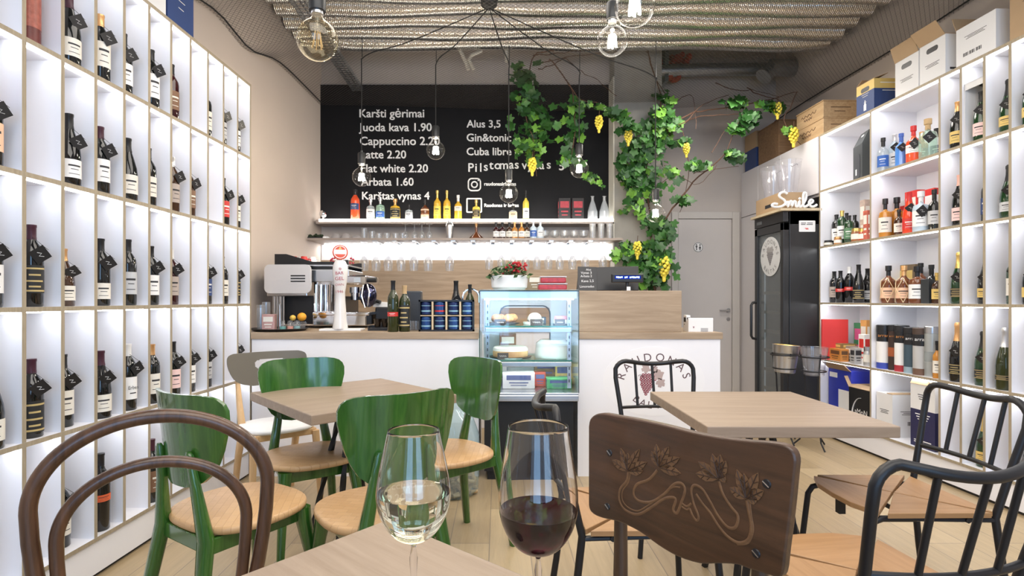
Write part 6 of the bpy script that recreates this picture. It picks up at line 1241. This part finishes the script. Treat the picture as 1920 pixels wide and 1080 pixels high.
def petal(b, t, wd):
    bx, bz = loc(*crop(*b)); tx, tz = loc(*crop(*t)); dx, dz = tx-bx, tz-bz; l = math.hypot(dx, dz); px, pz = -dz/l, dx/l
    pts = [(bx+dx*k+px*s*wd, bz+dz*k+pz*s*wd) for k, s in ((0, 0), (.25, .7), (.55, 1), (.8, .65), (1, 0), (.8, -.65), (.55, -1), (.25, -.7))]
    m.prism(pts if 1 else pts, 0, .0016, 0, RX(PI/2))
    m.tube([(bx+dx*k, -.0018, bz+dz*k) for k in (.05, .5, .95)], .0009, 4, mat=1)
    for k in (.35, .6):
        for s in (1, -1): m.tube([(bx+dx*k, -.0018, bz+dz*k), (bx+dx*(k+.15)+px*s*wd*.7, -.0018, bz+dz*(k+.15)+pz*s*wd*.7)], .0006, 4, mat=1)
for base, tips in (((328, 415), [(230, 345), (285, 270), (330, 300), (405, 275), (450, 360), (425, 415)]), ((525, 390), [(480, 290), (510, 245), (590, 260), (660, 330), (665, 430)]), ((905, 465), [(760, 430), (775, 355), (865, 305), (915, 310), (950, 350), (950, 445)]), ((1080, 590), [(975, 520), (1020, 405), (1065, 430), (1155, 425), (1190, 540), (1150, 590)])):
    for t in tips: petal(base, t, .0085)
m.build('flower_carving', [CARL, paint('carving_line', (.05, .022, .01), .6)], o, smooth=40)
for i, p in enumerate(((213, 300), (200, 640), (1207, 497), (1140, 937))):
    x, z = loc(*crop(*p)); m = MB(); m.lathe([(0, 0), (.007, 0), (.006, .002), (0, .0025)], 14, 0, T(x, 0, z) @ RX(PI/2)); m.box(-.006, .006, -.0032, -.0024, -.0008, .0008, 1, T(x, 0, z) @ RY(.6)); m.build('screw', [BLACK, STEEL], o)
WAL = wood('dark_walnut_post', (.03, .014, .008), (.10, .05, .024), 'Z', 4, .4, coat=.3)
for s, x in ((-1, -.15), (1, .15)):
    m = MB(); m.tube([(x*1.08, .09, 0), (x*1.02, .03, .44), (x, .0305, .7), (x, .0305, .93)], [.014, .018, .0135, .0115], 14); m.build('rear_post', WAL, o, smooth=60)
    m = MB(); m.tube([(x*1.15, -.0+.42, 0), (x*1.1, .40, .43)], [.013, .018], 12); m.build('leg', WAL, o, smooth=60)
m = MB(); pad(m, [(x, y+.21) for x, y in squircle(.195, .19, 40, 3.2)], .43, .465) if 0 else m.prism([(x, y+.21) for x, y in squircle(.195, .19, 40, 3.2)], .43, .462); m.build('seat', WAL, o, smooth=0, bevel=.006)
# ---------------------------------------------------------------- wine glasses
HG_ = paint('crystal', (1, 1, 1), 0.0, trans=1, ior=1.47, var=0)
def wineglass(px, Z, zrim_py, scale_r, prof, fill, wine, label):
    """prof: (radius, height below the rim) of the outer wall down to the stem"""
    X = (px-CX)*Z/F; zr = EYE-(zrim_py-CY)*Z/F; zb = .7503
    o = thing('wine_glass', (X, Z, zb), label, 'wine glass', 'wine glasses on the nearest table'); t = .0007
    out = [(r, zr-zb-d_) for r, d_ in prof]; k = out[-1][1]
    inner = [(max(r-t, 0.0003), z) for r, z in out[:-2]]
    m = MB(); foot = [(0, 0), (.036, 0), (.037, .0012), (.02, .004), (.006, .010), (.0038, .03), (.0036, k-.035), (.0048, k-.012)]
    body = foot+list(reversed(out))+[(out[0][0]-t/2, out[0][1]+t*.5)]+inner+[(0, inner[-1][1]-.0012)]
    q = []
    for i in range(len(body)): q.append(body[i])
    m.lathe(q, 64); m.build('bowl', HG_, o, smooth=60)
    zf = zr-zb-fill; inn = [p for p in inner if p[1] < zf]; 
    for (r0, z0), (r1, z1) in zip(inner, inner[1:]):
        if z1 <= zf <= z0: rf = r1+(r0-r1)*(zf-z1)/(z0-z1); break
    liq = [(0, zf), (rf*.9, zf), (rf+.0003, zf+.0002)]+[(r+.0003, z) for r, z in inn]+[(0, inner[-1][1]-.0014)]
    m = MB(); m.lathe(list(reversed(liq)), 64); m.build('wine', wine, o, smooth=60)
    return o
def gp(Z, rows):
    return [(w_*Z/F/2, (y-rows[0][1])*Z/F) for w_, y in rows]
def fine(rows, n=4):
    return smoothpath(rows, n)
Zw = .647
W1 = gp(Zw, fine([(96, 806), (106, 830), (119, 860), (131, 890), (138, 915), (138, 935), (130, 955), (112, 977), (86, 996), (56, 1008), (28, 1014), (13, 1018), (9, 1026)]))
wineglass(775.5, Zw, 806, 1, W1, (922-806)*Zw/F, paint('white_wine', (.93, .92, .74), 0, trans=1, ior=1.335, var=0), 'glass of white wine on the nearest table')
Zr = .687
W2 = gp(Zr, fine([(112, 798), (121, 830), (134, 870), (145, 905), (149, 930), (147, 955), (136, 980), (115, 1003), (85, 1022), (52, 1033), (24, 1037), (12, 1041), (9, 1050)]))
wineglass(1009, Zr, 798, 1, W2, (955-798)*Zr/F, paint('red_wine', (.085, .002, .012), 0, trans=.55, ior=1.34, var=0), 'taller glass of red wine on the nearest table')
# ---------------------------------------------------------------- lamps
BULB = sheer('bulb_glass', (.97, .965, .95), 1.5, rough=.01); BULBA = sheer('amber_bulb_glass', (.97, .93, .82), 1.6, gloss=(1, .95, .85), rough=.01)
FIL = emis('lit_filament', (1, .91, .76), 160); FILO = paint('unlit_filament', (.75, .55, .3), .3, .5)
SOCK = paint('lamp_socket', (.02, .021, .022), .4); CORD = paint('lamp_cord', (.01, .01, .01), .7, var=0)
def bulb_parts(o, c, R, lit, power, sock=True):
    """globe bulb whose centre is c (in o's frame); socket above"""
    q = []
    for k in range(0, 15):
        a = PI*k/17; q.append((R*math.sin(a), -R*math.cos(a)))
    q += [(R*.36, R*1.0), (R*.27, R*1.12), (R*.25, R*1.3)]
    m = MB(); m.lathe(q, 28, 0, T(*c)); b = m.build('bulb', BULB if lit else BULBA, o, smooth=60)
    m = MB()
    if lit:
        for k in range(6): a = k*PI/3; m.tube([(c[0]+R*.2*math.cos(a), c[1]+R*.2*math.sin(a), c[2]+R*.38), (c[0]+R*.3*math.cos(a+.3), c[1]+R*.3*math.sin(a+.3), c[2]-R*.38)], R*.06, 5)
    else:
        for k in range(6): a = k*PI/3; m.tube([(c[0]+R*.12*math.cos(a), c[1]+R*.12*math.sin(a), c[2]+R*.4), (c[0]+R*.26*math.cos(a), c[1]+R*.26*math.sin(a), c[2]-R*.4)], R*.028, 5)
    m.build('filament', FIL if lit else FILO, b)
    m = MB(); m.lathe([(R*.10, R*.4), (R*.12, R*.6), (R*.1, R*1.2)], 12, 0, T(*c)); m.build('glass_stem', BULB, b)
    m = MB(); m.lathe([(0, R*1.25), (R*.30, R*1.25), (R*.30, R*1.5), (R*.28, R*1.5), (0, R*1.5)], 18, 0, T(*c)); m.build('bulb_cap', STEEL, b)
    m = MB(); s = R*.40; m.lathe([(0, R*1.42), (s, R*1.42), (s, R*2.5), (s*.8, R*2.6), (0, R*2.62)], 20, 0, T(*c)); sk = m.build('socket', SOCK, o, smooth=40)
    if lit:
        l = bpy.data.lights.new('bulb_light', 'POINT'); l.energy = power; l.color = (1, .86, .66); l.shadow_soft_size = R*.3
        lo = bpy.data.objects.new('bulb_light', l); COL.objects.link(lo); lo.parent = b; lo.location = c
Zs = 4.2
can = at(917, 2, 3.75)
o = thing('spider_lamp', (can.x, can.y, can.z), 'black spider lamp with five small globe bulbs spread before the chalkboard', 'lamp')
m = MB(); m.lathe([(0, -.05), (.03, -.05), (.055, -.03), (.06, 0), (.06, .03), (0, .03)], 24); m.tube([(0, 0, .03), (0, 0, .9)], .006, 6); m.build('canopy', SOCK, o)
for (bx, by, hy, dz) in ((678, 332, 103, 4.15), (817, 282, 112, 4.25), (954, 363, 118, 4.1), (1086, 316, 128, 4.2), (1229, 400, 140, 4.05)):
    bc = at(bx, by, dz)-can; hk = at(bx+1, hy, dz)-can; R = 17.5*dz/F
    s = Vector((0, 0, -.045)); pts = [s, s.lerp(hk, .33)+Vector((0, 0, -.02)), s.lerp(hk, .66)+Vector((0, 0, -.03)), s.lerp(hk, .9)+Vector((0, 0, -.01)), hk+Vector((0, 0, -.03)), Vector((bc.x, bc.y, hk.z-.1)), Vector((bc.x, bc.y, bc.z+R*2.6))]
    m = MB(); m.tube(smoothpath([tuple(p) for p in pts], 4), .0042, 6); m.build('cord', CORD, o)
    m = MB(); m.tube([(hk.x, hk.y, hk.z-.02), (hk.x, hk.y, net_z(hk.x+can.x, hk.y+can.y)-can.z)], .003, 5); m.build('cord_hook', SOCK, o)
    bulb_parts(o, tuple(bc), R, True, 11)
for (bx, by, Z, rpx, lit, lb) in ((595, 75, 1.5, 38, False, 'nearest pendant on the bottle wall side, unlit clear globe bulb'), (1148, 77, 2.0, 28, True, 'lit globe pendant bulb hanging a little lower and farther than its neighbour'), (1190, 12, 1.55, 37, True, 'lit globe pendant bulb cut by the top edge of the view')):
    c = at(bx, by, Z); R = rpx*Z/F; top = net_z(c.x, c.y)
    o = thing('pendant_lamp', (c.x, c.y, c.z), lb, 'lamp', 'globe pendant lamps'); m = MB(); m.tube([(0, 0, R*2.6), (0, 0, top-c.z)], .004, 6); m.build('cord', CORD, o)
    m = MB(); m.lathe([(0, top-c.z-.02), (.035, top-c.z-.015), (.04, top-c.z), (0, top-c.z)], 20); m.build('canopy', SOCK, o); bulb_parts(o, (0, 0, 0), R, lit, 9)
# ---------------------------------------------------------------- vines
LG = [paint('leaf_deep', (.018, .070, .014), .45, var=.3), paint('leaf_mid', (.035, .12, .022), .42, var=.3), paint('leaf_fresh', (.13, .30, .04), .42, var=.25), paint('leaf_dusty', (.05, .12, .05), .5, var=.3)]
BARK = paint('vine_bark', (.105, .055, .035), .85, var=.35, scale=40, bump=.3); GRAPE = paint('yellow_grape', (.80, .66, .08), .3, var=.15, scale=30)
LEAF = []
for k in range(26):
    t = 2*PI*k/26; rr = .60+.30*abs(math.cos(2.5*t))**1.4+.05*math.cos(13*t); 
    if k in (12, 13, 14): rr *= .62
    LEAF.append((rr*math.cos(t), rr*math.sin(t)))
def leaf(m, p, s, rng, mats=(4, 4, 2, 2)):
    Mx = T(*p) @ Euler((rng.gauss(PI/2-.35, .45), rng.gauss(0, .35), rng.gauss(0, .55))).to_matrix().to_4x4() @ RZ(-PI/2+rng.gauss(0, .6))
    fold = rng.uniform(.05, .3); vs = [(0, 0, 0)]+[(x*s, y*s, abs(y)*s*fold-.12*s*(x*x)) for x, y in LEAF]; n = len(LEAF)
    mt = rng.choices((0, 1, 2, 3), mats)[0]
    m.add(vs, [(0, 1+i, 1+(i+1) % n) for i in range(n)], mt, Mx)
def bunch(o, p, s, rng, n=40):
    m = MB()
    for k in range(n):
        h = k/n; rr = s*.2*(math.sin(PI*min(h*1.1+.12, 1)))**.7; a = k*2.4; m.sphere((p.x+rr*math.cos(a), p.y+rr*math.sin(a), p.z+s*(.5-h)), s*.085, 0, 8, 6)
    m.tube([(p.x, p.y, p.z+s*.45), (p.x+.005, p.y, p.z+s*.9)], .003, 5, mat=1); m.build('grape_bunch', [GRAPE, BARK], o)
def vine(name, label, paths, leaves, branches, grapes_, seed):
    """pixel polylines with a distance; positions become world points at real depth"""
    rng = random.Random(seed); o = thing(name, (0, 0, 0), label, 'vine', 'artificial grape vines'); first = at(*paths[0][0][0][:2], paths[0][0][1]) if 0 else None
    m = MB()
    for pts, d_, r0 in paths+branches:
        w_ = [at(x, y, d_+rng.uniform(-.06, .06)) for x, y in pts]; q = smoothpath([tuple(p) for p in w_], 4); nq = len(q)
        m.tube([(x+rng.uniform(-.008, .008), y, z+rng.uniform(-.008, .008)) for x, y, z in q], [max(r0*(1-.7*i/nq), .0025) for i in range(nq)], 6)
    m.build('stem', BARK, o)
    m = MB()
    for pts, d_, n, spread, s, mats in leaves:
        q = smoothpath([(float(x), float(y)) for x, y in pts], 6) if len(pts) > 1 else [pts[0]]*2
        for k in range(int(n*1.35)):
            i = rng.uniform(0, len(q)-1.001); a = q[int(i)]; b = q[int(i)+1]; f = i-int(i)
            x = a[0]+(b[0]-a[0])*f+max(-1.7, min(1.7, rng.gauss(0, .75)))*spread; y = a[1]+(b[1]-a[1])*f+rng.gauss(0, .5)*spread*.6
            p = at(x, y, d_+rng.uniform(-.11, .11)); leaf(m, p, s*.62*rng.uniform(.6, 1.25), rng, mats)
    m.build('foliage', LG, o)
    for x, y, d_, s in grapes_: bunch(o, at(x, y, d_), s, rng)
    x0_, y0_ = paths[0][0][-1 if name == 'hanging_vine' else 0]; rebase(o, at(x0_, y0_, paths[0][1])); return o
D1 = (3, 5, 3, 1); D2 = (6, 4, 1, 1); D3 = (1, 3, 6, 0)
vine('hanging_vine', 'hanging vine with yellow grapes covering the end of the drinks list on the chalkboard',
     [([(1040, 95), (1000, 105), (992, 150), (985, 210), (1000, 270), (1005, 330)], 4.95, .007)],
     [([(992, 118), (988, 160), (1000, 215)], 4.95, 46, 20, .085, D2), ([(1000, 200), (1005, 240), (990, 262)], 4.95, 46, 28, .09, D1), ([(985, 265), (1005, 300)], 4.95, 26, 18, .075, D3), ([(975, 280), (970, 292)], 4.95, 5, 5, .055, D3)],
     [([(1000, 105), (1060, 98), (1110, 92)], 5.0, .005), ([(1010, 120), (1060, 108), (1130, 100)], 5.0, .005)], [(998, 313, 4.9, .15)], 11)
vine('hanging_vine', 'narrow hanging vine behind the fourth small globe bulb, one bright leafy shoot at its foot',
     [([(1030, 110), (1062, 150), (1075, 180), (1078, 240), (1072, 300)], 4.9, .007)],
     [([(1072, 190), (1080, 235), (1068, 285), (1070, 305)], 4.9, 50, 12, .085, D2), ([(1075, 200), (1110, 198), (1142, 205)], 4.9, 20, 7, .075, D1), ([(1098, 325), (1105, 340)], 4.9, 8, 8, .07, D3), ([(1112, 330), (1125, 345), (1133, 352)], 4.9, 8, 5, .06, D3), ([(1047, 235)], 4.9, 3, 4, .07, D3), ([(1092, 238)], 4.9, 3, 5, .08, D1)],
     [([(1062, 150), (1085, 185), (1120, 192)], 4.9, .005), ([(1075, 300), (1100, 330), (1130, 345)], 4.9, .004), ([(1010, 130), (1040, 120), (1060, 110), (1090, 135), (1120, 150), (1155, 180)], 5.0, .005)], [(1123, 233, 4.85, .14)], 12)
vine('grape_vine', 'tall grape vine climbing the concrete pillar, leafy branches reaching over the door to the crates',
     [([(1228, 545), (1222, 480), (1218, 400), (1212, 320), (1228, 250), (1240, 190), (1225, 130), (1212, 95)], 5.38, .012)],
     [([(1228, 535), (1215, 500), (1212, 470)], 5.33, 95, 26, .095, D2), ([(1238, 500), (1240, 440), (1225, 410)], 5.33, 85, 20, .09, D2), ([(1195, 400), (1200, 370), (1210, 350)], 5.33, 40, 18, .085, D1),
      ([(1205, 350), (1195, 300), (1210, 260)], 5.33, 120, 26, .09, D2), ([(1172, 320), (1185, 345)], 5.33, 26, 12, .085, D2), ([(1225, 260), (1240, 235), (1250, 215)], 5.33, 60, 20, .09, D1), ([(1240, 175), (1250, 190)], 5.33, 22, 10, .08, D1),
      ([(1150, 210), (1178, 230), (1190, 250)], 5.2, 34, 15, .085, D2), ([(1165, 245)], 5.2, 8, 7, .08, D2), ([(1262, 345), (1250, 310)], 5.33, 18, 14, .08, D1), ([(1310, 312)], 5.33, 22, 13, .085, D2), ([(1282, 375)], 5.33, 16, 11, .085, D2), ([(1245, 200), (1255, 240)], 5.33, 16, 10, .085, D1),
      ([(1272, 270), (1290, 262)], 5.33, 10, 9, .08, D2), ([(1375, 190), (1395, 195)], 5.35, 26, 13, .095, D1), ([(1410, 215), (1390, 240)], 5.35, 30, 14, .095, D2), ([(1435, 195), (1455, 205)], 5.3, 30, 11, .08, D1), ([(1368, 285), (1380, 300)], 5.35, 30, 11, .085, D2), ([(1372, 245)], 5.35, 8, 8, .08, D1), ([(1478, 245)], 5.2, 8, 8, .085, D1), ([(1180, 460), (1165, 485)], 5.33, 26, 12, .08, D1)],
     [([(1245, 260), (1275, 235), (1310, 218), (1350, 215), (1400, 212)], 5.38, .008), ([(1245, 250), (1290, 215), (1340, 205), (1400, 195), (1450, 185), (1495, 172)], 5.38, .009), ([(1245, 240), (1285, 228), (1320, 195), (1365, 178)], 5.38, .006), ([(1255, 215), (1285, 260), (1290, 330), (1275, 400)], 5.38, .006),
      ([(1240, 420), (1270, 380), (1310, 330), (1350, 300), (1372, 260), (1392, 215)], 5.38, .009), ([(1215, 95), (1230, 150), (1260, 190), (1285, 180), (1300, 185), (1305, 240)], 5.38, .005), ([(1340, 155), (1380, 168), (1420, 170), (1460, 180)], 5.38, .005), ([(1400, 165), (1430, 180), (1455, 185), (1480, 200)], 5.35, .006), ([(1335, 285), (1360, 245), (1370, 250)], 5.38, .004), ([(1300, 325), (1340, 318), (1385, 312)], 5.38, .004), ([(1495, 172), (1480, 205), (1470, 225), (1500, 270), (1525, 282)], 5.2, .005), ([(1245, 310), (1275, 330), (1310, 345), (1345, 310)], 5.38, .004), ([(1190, 340), (1225, 350), (1260, 330)], 5.36, .006)],
     [(1178, 258, 5.2, .15), (1287, 282, 5.3, .13), (1458, 208, 5.25, .15), (1488, 258, 5.1, .17), (1195, 470, 5.25, .16), (1245, 505, 5.25, .22)], 13)
bpy.context.view_layer.update()
